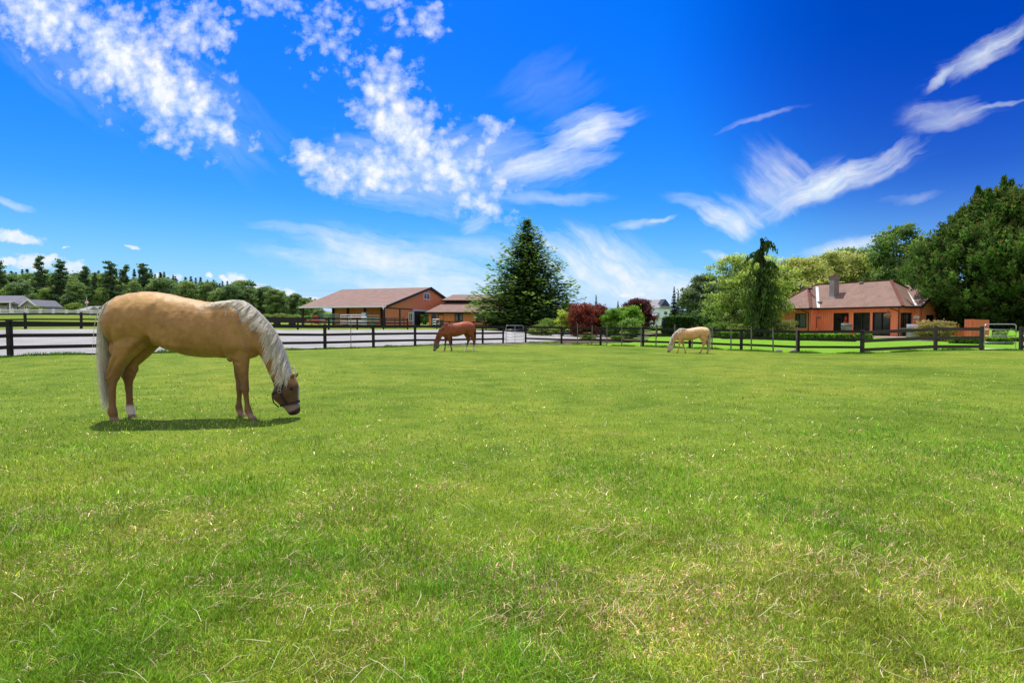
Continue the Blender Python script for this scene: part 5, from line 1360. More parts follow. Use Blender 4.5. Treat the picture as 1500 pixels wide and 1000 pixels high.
def glazed_x(x, y0, y1, z0, z1, name, gm, mull=0, fr=.07, dep=.09):
    mb = MB(); solid(mb, x - .03, x + .06, y0, y0 + fr, z0, z1); solid(mb, x - .03, x + .06, y1 - fr, y1, z0, z1); solid(mb, x - .03, x + .06, y0 + fr, y1 - fr, z1 - fr, z1); solid(mb, x - .03, x + .06, y0 + fr, y1 - fr, z0, z0 + fr)
    if mull: ym = y0 + (y1 - y0) * mull; solid(mb, x - .02, x + .05, ym - .035, ym + .035, z0 + fr, z1 - fr)
    w_ = mb.build(name, M['trim_dark'], house)
    MB().box((x + dep, (y0 + y1) / 2, (z0 + z1) / 2), (.02, y1 - y0, z1 - z0)).build('pane', gm, w_)
    return w_
for y0, y1, z0, z1 in ops: glazed_x(.6, y0, y1, z0, z1, 'patio_door', M['glass'], .5, .05, .12)
glazed_x(.6, yon(1196.5, .6), yon(1188.5, .6), fl + .75, fl + 2.2, 'window', M['glass'])
glazed_x(-.4, yon(1181, -.4), yon(1165, -.4), fl + .75, fl + 2.25, 'window', M['curtain_grey'], .68)
mb = MB(); solid(mb, .9, .97, .57, .68, fl, fl + 2.2); solid(mb, 2.83, 2.9, .57, .68, fl, fl + 2.2); solid(mb, .97, 2.83, .57, .68, fl + 2.13, fl + 2.2); solid(mb, 1.86, 1.94, .58, .67, fl, fl + 2.13); do = mb.build('door', M['trim_dark'], house)
MB().box((1.9, .72, fl + 1.1), (2.0, .02, 2.2)).build('pane', M['glass'], do)
mb = MB(); solid(mb, 4.2, 5.6, -.14, -.09, fl + .9, fl + 2.0); mb.build('window', M['glass'], house)
# downspouts, chimney, vents
yd = yon(1316, .5)
MB().tube([(.05, yd + .5, E - .2), (.3, yd + .2, E - .35), (.54, yd, E - .5), (.54, yd, G + .1)], .045, 8).build('downspout', M['trim_dark'], house)
yd = yon(1184, -.45)
MB().tube([(-.95, yd + .5, E - .2), (-.7, yd + .2, E - .35), (-.46, yd, E - .5), (-.46, yd, G + .1)], .045, 8).build('downspout', M['trim_dark'], house)
mb = MB(); solid(mb, 1.75, 2.65, 7.30, 7.82, 3.9, 6.05); ch_ = mb.build('chimney', M['brick'], house)
mb = MB(); solid(mb, 1.69, 2.71, 7.24, 7.88, 5.9, 6.27); solid(mb, 1.65, 2.75, 7.20, 7.92, 6.27, 6.33); mb.build('chimney_cap', M['brick'], ch_)
mb = MB(); mb.lathe((2.2, 7.56, 6.33), [(.14, 0), (.14, .2), (.1, .24)], 12); mb.build('flue', M['terracotta'], ch_)
mb = MB(); solid(mb, 1.60, 1.73, 7.2, 8.0, 3.93, 4.1); mb.build('flashing', M['white'], ch_)
mb = MB(); solid(mb, 1.735, 1.748, 7.31, 7.81, 4.0, 5.89); M['brick_lit'] = mat_wood('painted_sunlight_brick', (.46, .42, .40)); mb.build('painted_sunlight_face', M['brick_lit'], ch_)  # thin pale plate imitating sunlight on this chimney face by colour
for x_, y_ in ((.9, 8.3), (4.2, 5.9), (1.6, 9.8)):
    z_ = E + (RZ - E) * x_ / 4.5 if y_ != 9.8 else 4.95
    mb = MB(); mb.box((x_, y_, z_ + .1), (.3, .34, .12)); mb.box((x_, y_, z_ + .18), (.36, .4, .03)); mb.build('roof_vent', M['offwhite'] if y_ != 9.8 else M['trim_dark'], house)
# bison shaped metal sign (flat plate) on the side wall
def plate_x(pts, cx, cz, s, x, th, name, mat, parent):
    n_ = len(pts); vs = [(x - th, cx - p_[0] * s, cz + p_[1] * s) for p_ in pts] + [(x, cx - p_[0] * s, cz + p_[1] * s) for p_ in pts]
    fs = [tuple(range(n_)), tuple(range(2 * n_ - 1, n_ - 1, -1))] + [(i, (i + 1) % n_, n_ + (i + 1) % n_, n_ + i) for i in range(n_)]
    mb = MB(); mb.add(vs, fs); return mb.build(name, mat, parent)
bis = [(-.5, .05), (-.52, -.08), (-.42, -.2), (-.33, -.18), (-.28, -.05), (-.18, -.12), (-.2, -.33), (-.12, -.33), (-.08, -.15), (.2, -.12), (.24, -.33), (.33, -.33), (.33, -.1), (.47, -.06), (.52, .08), (.46, .22), (.2, .26), (-.05, .40), (-.22, .38), (-.36, .22), (-.44, .2)]
sg = empty('metal_sign', label='white metal bison silhouette hung on the side wall of the orange house', cat='wall sign')
sg.location = house.location; sg.rotation_euler = house.rotation_euler
n_ = len(bis); mb = MB(); bx0 = 3.12
# on the recessed wall facing the front (plane x'=3.2)
mb = MB(); S_ = .62; cy, cz = .26, fl + 1.75
vs = [(bx0 - .03, cy - p_[0] * S_ * .9, cz + p_[1] * S_) for p_ in bis] + [(bx0, cy - p_[0] * S_ * .9, cz + p_[1] * S_) for p_ in bis]
mb.add(vs, [tuple(range(n_)), tuple(range(2 * n_ - 1, n_ - 1, -1))] + [(i, (i + 1) % n_, n_ + (i + 1) % n_, n_ + i) for i in range(n_)]); mb.build('plate', M['white'], sg)
mb = MB(); solid(mb, bx0 - .03, bx0, -.02, .56, fl + 1.42, fl + 1.48); mb.build('base_bar', M['white'], sg)

# patio slab and deck, screens
def Wl(x, y): return HO + ax_ * x + ay_ * y
pts = [Wl(-3.2, -.8), Wl(-3.2, 7.8), Wl(.58, 7.8), Wl(.58, .0), Wl(3.2, -.2), Wl(3.2, -2.4)]
mb = MB(); zt = G + .10; n_ = len(pts)
mb.add([(p_.x, p_.y, zt) for p_ in pts] + [(p_.x, p_.y, zt - .5) for p_ in pts], [tuple(range(n_)), tuple(range(2 * n_ - 1, n_ - 1, -1))] + [(i, n_ + i, n_ + (i + 1) % n_, (i + 1) % n_) for i in range(n_)])
tag(mb.build('patio', M['concrete']), kind='structure')
mb = MB(); pts = [at(1255, 499, 45.4), at(1372, 500, 43.5), at(1372, 498, 44.6), at(1260, 497, 46.6)]
zt = max(p_.z for p_ in pts); mb.add([(p_.x, p_.y, zt) for p_ in pts] + [(p_.x, p_.y, zt - .4) for p_ in pts], [(0, 1, 2, 3), (7, 6, 5, 4), (0, 4, 5, 1), (1, 5, 6, 2), (2, 6, 7, 3), (3, 7, 4, 0)])
tag(mb.build('wooden_deck', M['concrete']), 'long pale deck step in front of the house patio', 'deck')
def board_screen(name, a, b_, h0, label, zb=None):
    a = Vector(a); b_ = Vector(b_); L = (b_ - a).length; nb = max(3, int(L / .16)); root = empty(name, (a.x, a.y, zb if zb is not None else H(a.x, a.y)), math.atan2(b_.y - a.y, b_.x - a.x), label, 'screen')
    mb = MB(); rnd = random.Random(3)
    for i in range(nb): mb.box((L * (i + .5) / nb, rnd.uniform(-.004, .004), h0 / 2), (L / nb - .012, .025, h0 - rnd.random() * .01))
    mb.build('boards', M['screen'], root)
    mb = MB(); solid(mb, 0, L, .015, .055, .25, .34); solid(mb, 0, L, .015, .055, h0 - .3, h0 - .2); mb.build('rail', M['screen'], root)
    for x_ in (0.05, L - .05): MB().box((x_, .09, h0 / 2), (.09, .09, h0)).build('post', M['screen'], root)
    return root
g0 = H(31, 44)
board_screen('wooden_screen', (xat(1345, 45.5), 45.5), (xat(1424, 43.5), 43.5), zat(481, 44.5) - g0, 'low orange board screen between the barbecue and the taller panels', g0)
board_screen('wooden_screen', (xat(1412.5, 43.4), 43.4), (xat(1425, 42.6), 42.6), zat(467.5, 43) - g0, 'narrow bright orange upright panel left of the steel gate', g0)
board_screen('wooden_screen', (xat(1425.3, 42.6), 42.6), (xat(1448.5, 45.5), 45.5), zat(468, 44) - g0, 'wider shaded orange upright panel behind the steel gate', g0)
# ------------------------------------------------------------------ garden things at the house
def flowers(name, loc, r, hgt_, seed, base, light, pet, n_=900, leaf=.05, parent=None, pf=.35):
    rng = np.random.default_rng(seed); d = rng.normal(0, 1, (n_, 3)); d /= np.linalg.norm(d, axis=1, keepdims=True)
    P = d * np.array([r, r, hgt_]) * (.55 + .45 * rng.random(n_))[:, None] + np.array(loc)
    t = rng.random(n_)[:, None]; c = np.array(base) * (1 - t) + np.array(light) * t
    isf = rng.random(n_) < pf; c[isf] = np.array(pet) * (.6 + .7 * rng.random(isf.sum()))[:, None]
    return link(name, np_mesh(name, *leaf_quads(P, d, leaf, rng, c, .6)), M['leaf'], parent)
def basket(px, py, Y, r, label, seed, pf=.4):
    p_ = at(px, py, Y); root = empty('hanging_basket', p_, 0, label, 'hanging basket')
    mb = MB(); mb.lathe((0, 0, -.28), [(.03, 0), (.14, .06), (.2, .16), (.21, .2)], 14); mb.build('pot', M['bark_pale'], root, True)
    flowers('flowers', (0, 0, 0), r, r * .62, seed, (.06, .13, .02), (.25, .4, .1), (.62, .05, .22), 700, .06, root, pf)
    mb = MB()
    for k in range(3):
        a = 2.09 * k; mb.tube([(math.cos(a) * .18, math.sin(a) * .18, -.05), (0, 0, .5)], .006, 4)
    mb.tube([(0, 0, .5), (0, 0, .62)], .008, 4); mb.build('hanger', M['trim_dark'], root)
basket(1301, 461.5, 50.6, .34, 'hanging basket of pink flowers in front of the right patio door', 1, .45)
basket(1199, 463.5, 57.6, .30, 'hanging basket of deep magenta flowers beside the small window', 2, .55)
# barrel planter with a small red figure-like flower spike
def barrel(loc, r, hh, label, plant, seed):
    root = empty('barrel_planter', loc, 0, label, 'planter')
    MB().lathe((0, 0, 0), [(r * .82, 0), (r * .95, hh * .3), (r, hh * .55), (r * .96, hh), (r * .86, hh), (r * .84, hh * .9)], 18).build('barrel', M['barrel'], root, True)
    mb = MB()
    for z in (.22, .75): mb.lathe((0, 0, hh * z), [(r * (.945 if z < .5 else 1.0) + .008, 0), (r * (.96 if z < .5 else .99) + .008, hh * .06)], 18)
    mb.build('hoop', M['trim_dark'], root)
    plant(root, hh, r); return root
def red_plant(root, hh, r):
    flowers('plant', (-.1, 0, hh + .05), .17, .12, 5, (.05, .12, .03), (.2, .32, .1), (.5, .03, .03), 260, .05, root, .4)
    flowers('flower_spike', (-.08, 0, hh + .32), .10, .26, 6, (.3, .02, .02), (.55, .04, .03), (.6, .05, .04), 320, .05, root, .5)
Yb = 47.5; zb = H(xat(1240, Yb), Yb) + .12
p_ = at(1240, 488, Yb)
mb = MB(); stand = empty('wooden_stand', (p_.x, p_.y, H(p_.x, p_.y)), .3, 'small wooden stand carrying the barrel planter on the patio', 'stand')
hs = max(.35, p_.z - H(p_.x, p_.y) + .05)
mb = MB(); solid(mb, -.5, .5, -.35, .35, hs - .07, hs); mb.build('top', M['screen'], stand)
for sx in (-.42, .42):
    for sy in (-.28, .28): MB().box((sx, sy, (hs - .07) / 2), (.09, .09, hs - .07)).build('leg', M['screen'], stand)
barrel((p_.x, p_.y, H(p_.x, p_.y) + hs), .42, .78, 'weathered half barrel planter with a red flower on the patio', red_plant, 4)
def green_plant(root, hh, r): flowers('plant', (0, 0, hh + .06), r * 1.25, .2, 8, (.08, .17, .03), (.30, .46, .11), (.3, .5, .1), 700, .09, root, .1)
p_ = at(1464.5, 499.5, 41.5); 
barrel((p_.x, p_.y, H(p_.x, p_.y)), .40, at(1464, 489.5, 41.5).z - H(p_.x, p_.y) , 'pale round tub planter with green leaves seen through the steel gate', green_plant, 9)
p_ = at(1478.5, 497.5, 41.0); root = empty('clay_pot', (p_.x, p_.y, H(p_.x, p_.y)), 0, 'small orange and white clay pot right of the pale tub planter', 'pot')
hh = at(1478, 493, 41).z - H(p_.x, p_.y)
MB().lathe((0, 0, 0), [(.10, 0), (.15, hh * .6), (.17, hh * .8), (.17, hh)], 14).build('pot', M['terracotta'], root, True); MB().lathe((0, 0, hh * .45), [(.158, 0), (.168, .07)], 14).build('band', M['white'], root, True)
# barbecue
p_ = at(1336, 496, 46.2); zg = H(p_.x, p_.y) + .12; root = empty('barbecue', (p_.x, p_.y, zg), -.5, 'silver lidded barbecue grill beside the round pink tinged shrub', 'barbecue')
MB().box((0, 0, .42), (.78, .5, .64)).build('cabinet', M['grill'], root, bevel=.02)
mb = MB(); solid(mb, -.37, -.02, -.265, -.25, .14, .70); mb.build('cabinet_door', M['grill'], root, bevel=.01); mb = MB(); solid(mb, .02, .37, -.265, -.25, .14, .70); mb.build('cabinet_door', M['grill'], root, bevel=.01)
mb = MB(); prof = [(-.27, .78), (-.28, .92), (-.16, 1.08), (.08, 1.16), (.25, 1.1), (.27, .78)]
vs = [(-.38, y, z) for y, z in prof] + [(.38, y, z) for y, z in prof]; k = len(prof)
mb.add(vs, [tuple(range(k - 1, -1, -1)), tuple(range(k, 2 * k))] + [(i, (i + 1) % k, k + (i + 1) % k, k + i) for i in range(k)]); lid = mb.build('lid', M['grill'], root, bevel=.01)
MB().tube([(-.28, -.33, .98), (.28, -.33, .98)], .015, 8).build('handle', M['trim_dark'], lid)
for sx in (-.6, .6): MB().box((sx, 0, .80), (.40, .42, .035)).build('side_shelf', M['grill'], root)
for sx in (-.34, .34):
    for sy in (-.2, .2): mb = MB(); mb.tube([(sx - .02, sy, .05), (sx + .02, sy, .05)], .05, 10); mb.build('wheel', M['black'], root)
# stones by the fence
for i, (px, py, r, lab) in enumerate([(1141, 515.6, .2, 'dark grey stone lying in the lawn behind the right fence'), (1163, 516.4, .26, 'pale stone at the foot of the right fence post')]):
    Y = 33.2 if i == 0 else 32.9; p_ = at(px, py, Y); mb = MB(); ellipsoid(mb, (0, 0, .05), (r, r * .7, r * .5), None, 10, 6); rnd = random.Random(i)
    mb.v = [(x * (1 + rnd.uniform(-.15, .15)), y * (1 + rnd.uniform(-.15, .15)), z * (1 + rnd.uniform(-.1, .1))) for x, y, z in mb.v]
    o = mb.build('stone', M['stone'], None, True); o.location = (p_.x, p_.y, H(p_.x, p_.y)); tag(o, lab, 'stone')

# ------------------------------------------------------------------ barn
BC = Vector((-16.56, 73.0, 0)); ga = math.atan2(-.3, .954)      # local x: along the eave towards the right, local y: back
ex = Vector((.954, -.30, 0)); ey = Vector((.30, .954, 0))
barn = empty('barn', (BC.x, BC.y, 0), math.atan2(ex.y, ex.x), 'large orange brown barn with wide brown roof and open side bays', 'barn')
Bg = H(-20, 76) - .3; BE = 3.66; BR_ = 6.85; LEN = -12.75; DP = 13.1
def pb(name, fs, mat, par=None):
    mb = MB()
    for f_ in fs: mb.poly(f_)
    return mb.build(name, mat, par or barn)
RL = (-12.6 - 2.2, DP, BR_ - .03)
t_ = .14
pb('roof', [[(LEN, 0, BE), (.5, 0, BE), (.5, DP, BR_), RL], [(.5, 2 * DP, BE), (LEN, 2 * DP, BE), RL, (.5, DP, BR_)], [(LEN, 0, BE - t_), RL[:2] + (BR_ - t_ - .03,), (.5, DP, BR_ - t_), (.5, 0, BE - t_)], [(LEN, 2 * DP, BE), (LEN, 0, BE), RL]], M['shingle'])
mb = MB(); mb.beam((LEN, -.05, BE - .08), (.5, -.05, BE - .08), .12, .2); mb.build('gutter', M['white'], barn)
mb = MB(); mb.beam((.56, -.05, BE - .1), (.56, DP, BR_ - .1), .08, .3); mb.beam((.56, DP, BR_ - .1), (.56, 2 * DP, BE - .1), .08, .3); mb.build('bargeboard', M['trim_dark'], barn)
MB().tube([(.0, -.1, BE - .1), (.15, -.05, BE - .35), (.05, .1, BE - .6), (.05, .1, Bg)], .1, 8).build('downspout', M['white'], barn)
WY = 4.2
S_b = M['siding_barn']
wall_y(WY, -10.2, 0, Bg, BE + .85, [], name='wall', mat=S_b, parent=barn)
wall_x(-10.2, WY, 2 * DP - .6, Bg, BE + .4, [], name='wall', mat=S_b, parent=barn)
wall_y(2 * DP - .7, -10.2, 0, Bg, BE, [(-10.0, -4.6, Bg, BE - .5)], name='wall', mat=S_b, parent=barn)
def bon(px):   # local y on the gable plane x = 0 for a reference column
    u = (px - 750) / F; return (u * BC.y - BC.x) / (ey.x - u * ey.y)
d0, d1 = bon(603.5), bon(629)
wall_x(0, .0, 2 * DP, Bg, BE - .2, [(bon(597), bon(602.5), 1.7, 2.95), (d0, d1, Bg, BE - .45)], name='gable_wall', mat=S_b, parent=barn)
mb = MB(); mb.poly([(.165, 0, BE - .2), (.165, 2 * DP, BE - .2), (.165, DP, BR_ - .18)]); mb.poly([(0, 0, BE - .2), (0, DP, BR_ - .18), (0, 2 * DP, BE - .2)]); mb.build('gable_panel', S_b, barn)
mb = MB(); mb.beam((.19, 0, BE - .25), (.19, d0, BE - .25), .06, .12); mb.build('trim_board', M['trim_dark'], barn)
for yy in (0.05, bon(584)): MB().box((.14, yy, (Bg + BE - .3) / 2), (.2, .24, BE - .3 - Bg)).build('post', M['trim_dark'], barn)
for xx in (LEN + .4, -10.3, -7.9, -5.2, -2.6): 
    yy = .2 if xx == LEN + .4 else (WY - .1)
    MB().box((xx, yy, (Bg + BE) / 2), (.22, .22, BE - Bg)).build('post', M['trim_dark'], barn)
mb = MB(); mb.beam((.32, d0 - .3, BE - .35), (.32, d1 + 4, BE - .35), .14, .26); mb.build('door_track', M['bluewhite'], barn)
mb = MB(); solid(mb, .2, .3, d0 + .1, d0 + (d1 - d0) * .36, Bg + .1, BE - .5); mb.build('sliding_door', M['trim_dark'], barn)
mb = MB(); solid(mb, .2, .34, d0 - .25, d0 + .08, Bg, BE - .4); mb.build('door_jamb', M['bluewhite'], barn)
def bwin(y0, y1, z0, z1):
    mb = MB(); f_ = .13; x0, x1 = .1, .24
    solid(mb, x0, x1, y0, y0 + f_, z0, z1); solid(mb, x0, x1, y1 - f_, y1, z0, z1); solid(mb, x0, x1, y0 + f_, y1 - f_, z1 - f_, z1); solid(mb, x0, x1, y0 + f_, y1 - f_, z0, z0 + f_); ym = (y0 + y1) / 2; solid(mb, x0, x1 - .02, ym - .07, ym + .07, z0 + f_, z1 - f_)
    w_ = mb.build('window', M['white'], barn); mb = MB(); solid(mb, .15, .19, y0 + f_, y1 - f_, z0 + f_, z1 - f_); mb.build('pane', M['glass'], w_)
bwin(bon(597), bon(602.6), 1.7, 2.95)
y0, y1 = bon(619), bon(628); Yw = BC.y + ey.y * (y0 + y1) / 2; bwin(y0, y1, zat(439, Yw), zat(429, Yw))

# ------------------------------------------------------------------ stable with clerestory
st = empty('stable', (0, 0, 0), 0, 'low orange stable with stepped brown roof left of the big spruce', 'stable')
Y0 = 80.0; sx0 = xat(628, Y0); sx1 = xat(717, Y0); sg_ = H(xat(670, Y0), Y0) - .2; SE = zat(457.3, Y0)
def ps(name, fs, mat): 
    mb = MB()
    for f_ in fs: mb.poly(f_)
    return mb.build(name, mat, st)
yA, zA = 84.2, zat(443, 84.2); xe0, xe1 = xat(622.5, Y0 - .6), xat(732, Y0 - .6); xa0, xa1 = xat(651.5, yA), xat(745, yA); e_ = Y0 - .6
ps('lower_roof', [[(xe0, e_, SE), (xe1 + 4, e_, SE), (xa1 + 4, yA, zA), (xa0, yA, zA)], [(xe0, e_, SE), (xa0, yA, zA), (xa0, 92, zA), (xe0, 96, SE)], [(xe0, e_, SE - .12), (xe0, 96, SE - .12), (xe1 + 4, 96, SE - .12), (xe1 + 4, e_, SE - .12)]], M['shingle'])
mb = MB(); solid(mb, xe0 - .03, xe1 + 4.03, e_ - .04, e_ + .04, SE - .2, SE + .02); mb.build('fascia', M['trim_dark'], st)
yB = 83.4; zB = zat(439.6, yB); xb0 = xat(646.5, yB); yR = 87.6; zR = zat(431.4, yR); xr0 = xat(664, yR); xr1 = xat(745, yR) + 3
mb = MB(); solid(mb, xa0 + .2, xa1 + 3.6, yA + .05, 91.5, zA - .3, zB + .05); mb.build('clerestory', M['trim_dark'], st)
ps('upper_roof', [[(xb0, yB, zB), (xr1 + 3, yB, zB), (xr1, yR, zR), (xr0, yR, zR)], [(xb0, yB, zB), (xr0, yR, zR), (xb0, 92.4, zB)], [(xb0, 92.4, zB), (xr0, yR, zR), (xr1, yR, zR), (xr1 + 3, 92.4, zB)], [(xb0, yB, zB - .1), (xb0, 92.4, zB - .1), (xr1 + 3, 92.4, zB - .1), (xr1 + 3, yB, zB - .1)]], M['shingle'])
mb = MB(); solid(mb, xb0 - .03, xr1 + 3.03, yB - .05, yB + .03, zB - .16, zB + .02); mb.build('fascia', M['trim_dark'], st)
hz_ = lambda py: zat(py, Y0)
wx = [xat(p_, Y0) for p_ in (632, 639.5, 641, 650, 666, 678, 697, 710.5)]
wall_y(Y0, sx0, sx1, sg_, SE - .1, [(wx[0], wx[1], sg_, hz_(459.5)), (wx[2], wx[3], sg_, hz_(459)), (wx[4], wx[5], hz_(470.2), hz_(459.6)), (wx[6], wx[7], hz_(471), hz_(460.2))], mat=M['siding_barn'], parent=st)
wall_x(sx0, Y0 + .16, 95, sg_, SE - .1, [], mat=M['siding_barn'], parent=st)
MB().box(((wx[0] + wx[1]) / 2, Y0 + .25, (sg_ + hz_(459.5)) / 2), (wx[1] - wx[0], .1, hz_(459.5) - sg_)).build('door', M['glass'], st)
pd = MB().box(((wx[2] + wx[3]) / 2, Y0 + .1, (sg_ + hz_(459)) / 2), (wx[3] - wx[2], .08, hz_(459) - sg_)).build('stall_door', M['bark_pale'], st)
MB().box(((wx[2] + wx[3]) / 2 + .05, Y0 + .03, hz_(465)), (.62, .05, .7)).build('panel', M['siding_barn'], pd)
for a, b_, m_ in ((4, 5, 'curtain'), (6, 7, 'glass')):
    z0_, z1_ = (hz_(470.2), hz_(459.6)) if a == 4 else (hz_(471), hz_(460.2)); x0, x1 = wx[a], wx[b_]; mb = MB(); f_ = .08
    solid(mb, x0, x0 + f_, Y0 - .04, Y0 + .06, z0_, z1_); solid(mb, x1 - f_, x1, Y0 - .04, Y0 + .06, z0_, z1_); solid(mb, x0 + f_, x1 - f_, Y0 - .04, Y0 + .06, z1_ - f_, z1_); solid(mb, x0 + f_, x1 - f_, Y0 - .04, Y0 + .06, z0_, z0_ + f_)
    if a == 4: solid(mb, (x0 + x1) / 2 - .14, (x0 + x1) / 2 + .14, Y0 - .02, Y0 + .04, z0_ + f_, z1_ - f_)
    w_ = mb.build('window', M['trim_dark'], st); MB().box(((x0 + x1) / 2, Y0 + .09, (z0_ + z1_) / 2), (x1 - x0, .03, z1_ - z0_)).build('pane', M[m_], w_)
MB().box((sx1 - .02, Y0 - .03, (sg_ + SE) / 2), (.16, .1, SE - sg_ - .1)).build('corner_board', M['trim_dark'], st)
wall_y(Y0 + 1.2, sx1, sx1 + 1.6, sg_, SE - .1, [], mat=M['bark'], parent=st); wall_y(Y0 + 3, sx1 + 1.6, sx1 + 6.3, sg_, SE - .1, [], mat=M['trim_dark'], parent=st)
for px in (732, 750, 768, 784): MB().box((xat(px, Y0), Y0 - .2, (sg_ + SE - .1) / 2), (.16, .16, SE - .1 - sg_)).build('post', M['bark'], st)
# ------------------------------------------------------------------ livestock panels and clutter in front of the barn
def panel(px0, px1, Y, z_top_py, mat, n_, label, name='livestock_panel', Y1=None):
    a = Vector((xat(px0, Y), Y, 0)); b_ = Vector((xat(px1, Y1 or Y), Y1 or Y, 0)); L = (b_ - a).length; g_ = H(a.x, a.y); hh = max(1.2, zat(z_top_py, Y) - g_)
    root = empty(name, (a.x, a.y, g_), math.atan2(b_.y - a.y, b_.x - a.x), label, 'panel')
    for k in range(n_): MB().tube([(0, 0, .25 + (hh - .27) * k / (n_ - 1)), (L, 0, .25 + (hh - .27) * k / (n_ - 1))], .045, 6).build('rail', mat, root)
    for x_ in (0, L / 2, L): MB().tube([(x_, 0, 0), (x_, 0, hh)], .045, 6).build('upright', mat, root)
panel(470, 497, 70, 460.5, M['green_pipe'], 6, 'dark green pipe livestock panel in front of the barn, leftmost one')
panel(499, 530, 68, 461, M['offwhite'], 6, 'pale pipe livestock panel left of the grey green cabinet')
panel(511, 537, 66, 464, M['offwhite'], 6, 'pale pipe livestock panel standing nearest to the road in front of the barn')
panel(537, 556, 69, 462, M['green_pipe'], 5, 'dark green pipe livestock panel right of the grey green cabinet')
panel(565, 592, 68, 465, M['wood_grey'], 4, 'grey board panel in front of the barn gable wall')
panel(634, 643.5, 74, 469.5, M['offwhite'], 4, 'small white four bar gate beside the dark stable door', 'gate')
p_ = at(533.5, 480, 69.5); r = empty('metal_cabinet', (p_.x, p_.y, H(p_.x, p_.y)), 0, 'upright grey green metal cabinet between the livestock panels', 'cabinet')
hh = zat(457.5, 69.5) - H(p_.x, p_.y); MB().box((0, 0, hh / 2), (.55, .45, hh)).build('body', M['curtain'], r, bevel=.02); MB().box((0, -.235, hh * .55), (.46, .02, hh * .8)).build('cabinet_door', M['offwhite'], r)
p_ = at(545, 477, 63.5); r = empty('water_tub', (p_.x, p_.y, H(p_.x, p_.y) + .0), 0, 'turquoise plastic water tub behind the far dark fence', 'tub'); MB().lathe((0, 0, 0), [(.2, 0), (.27, .5), (.3, .52), (.3, .56), (.24, .56), (.2, .4)], 14).build('tub', M['teal'], r, True)
# red farm implement: frame, tines, wheels
p_ = at(460, 479, 64); root = empty('hay_rake', (p_.x, p_.y, H(p_.x, p_.y)), .1, 'small red farm implement parked by the open end of the barn', 'farm implement')
mb = MB(); mb.tube([(-1.2, 0, .75), (1.2, 0, .85)], .06, 6); mb.tube([(-.6, 0, .75), (.3, -.5, 1.05), (.8, -.5, 1.0)], .05, 6); mb.tube([(0, 0, .8), (0, .9, .6)], .05, 6); mb.build('frame', M['red'], root)
for x_ in (-1.1, -.3, .5, 1.2):
    mb = MB(); pts = [(x_ + .02, .1 + .38 * math.cos(t), .42 + .38 * math.sin(t)) for t in np.linspace(0, 6.28, 15)]; mb.tube(pts, .025, 5)
    for k in range(6): mb.tube([(x_, .1, .42), (x_, .1 + .36 * math.cos(k * 1.05), .42 + .36 * math.sin(k * 1.05))], .015, 4)
    mb.build('wheel', M['red'], root)
MB().box((.3, -.35, 1.2), (.5, .4, .3)).build('seat', M['red'], root, bevel=.05)
# dark trailer-like feeder behind the far fence
p_ = at(421, 478, 62); root = empty('flatbed_trailer', (p_.x, p_.y, H(p_.x, p_.y)), .05, 'dark flatbed trailer behind the far fence left of the barn', 'trailer')
MB().box((0, 0, .75), (3.6, 1.8, .5)).build('bed', M['trim_dark'], root, bevel=.03)
for sx in (-.8, .8): 
    mb = MB(); mb.tube([(sx, -.95, .36), (sx, -.75, .36)], .36, 14); mb.build('wheel', M['black'], root, True)
MB().tube([(1.8, 0, .6), (2.6, 0, .5)], .05, 6).build('drawbar', M['trim_dark'], root)

# ------------------------------------------------------------------ white two storey house
Yh = 165.0; C0 = Vector((xat(965, Yh), Yh, 0)); rz_ = R(38)
wh = empty('white_house', (C0.x, C0.y, 0), rz_, 'pale blue white two storey house with grey roof behind the purple plum tree', 'house')
wg = H(C0.x, C0.y) - .3; we = zat(451, Yh); wr = zat(438.5, Yh + 3)
# local: x to the right/back along the right hand wall, y to the left/back
def sol(name, x0, x1, y0, y1, z0, z1, mat, par=None, bevel=0):
    mb = MB(); solid(mb, x0, x1, y0, y1, z0, z1); return mb.build(name, mat, par or wh, bevel=bevel)
M['palesiding'] = simple('white_lap_siding', (.80, .86, .92), .7, var=.04)
sol('wall', 0, 5.6, 0, 9.5, wg, we, M['palesiding'])
mb = MB(); o_ = .5; mb.poly([(-o_, -o_, we), (2.6, 1.4, wr), (2.6, 8, wr), (-o_, 10, we)]); mb.poly([(6.1, -o_, we), (6.1, 10, we), (2.6, 8, wr), (2.6, 1.4, wr)]); mb.poly([(-o_, -o_, we), (6.1, -o_, we), (2.6, 1.4, wr)]); mb.poly([(-o_, 10, we), (2.6, 8, wr), (6.1, 10, we)]); mb.poly([(-o_, -o_, we - .12), (-o_, 10, we - .12), (6.1, 10, we - .12), (6.1, -o_, we - .12)])
mb.build('roof', M['shingle_pale'], wh)
mb = MB(); mb.poly([(.5, -.35, we + .75), (4.9, -.35, we + .75), (2.65, -.3, wr + .02)]); mb.poly([(.5, -.35, we + .75), (2.65, -.3, wr + .02), (2.6, 1.3, wr + .03), (.7, 1.0, we + 1.2)]); mb.poly([(4.9, -.35, we + .75), (4.7, 1.0, we + 1.2), (2.6, 1.3, wr + .03), (2.65, -.3, wr + .02)]); mb.build('gable', M['gable_blue'], wh)
w_ = sol('window', 2.3, 3.9, -.06, .02, we - 2.0, we - .9, M['white']); sol('pane', 2.42, 3.05, -.09, -.05, we - 1.9, we - 1.0, M['glass'], w_); sol('pane', 3.15, 3.78, -.09, -.05, we - 1.9, we - 1.0, M['glass'], w_)
for y_ in (1.2, 3.2): w_ = sol('window', -.06, .02, y_, y_ + 1.3, wg + .9, wg + 2.4, M['white']); sol('pane', -.09, -.05, y_ + .12, y_ + 1.18, wg + 1.0, wg + 2.3, M['glass'], w_)
for sx, sy in ((5.6, .02),): sol('corner_board', sx - .15, sx + .05, sy - .08, sy + .1, wg, we - .1, M['white'])
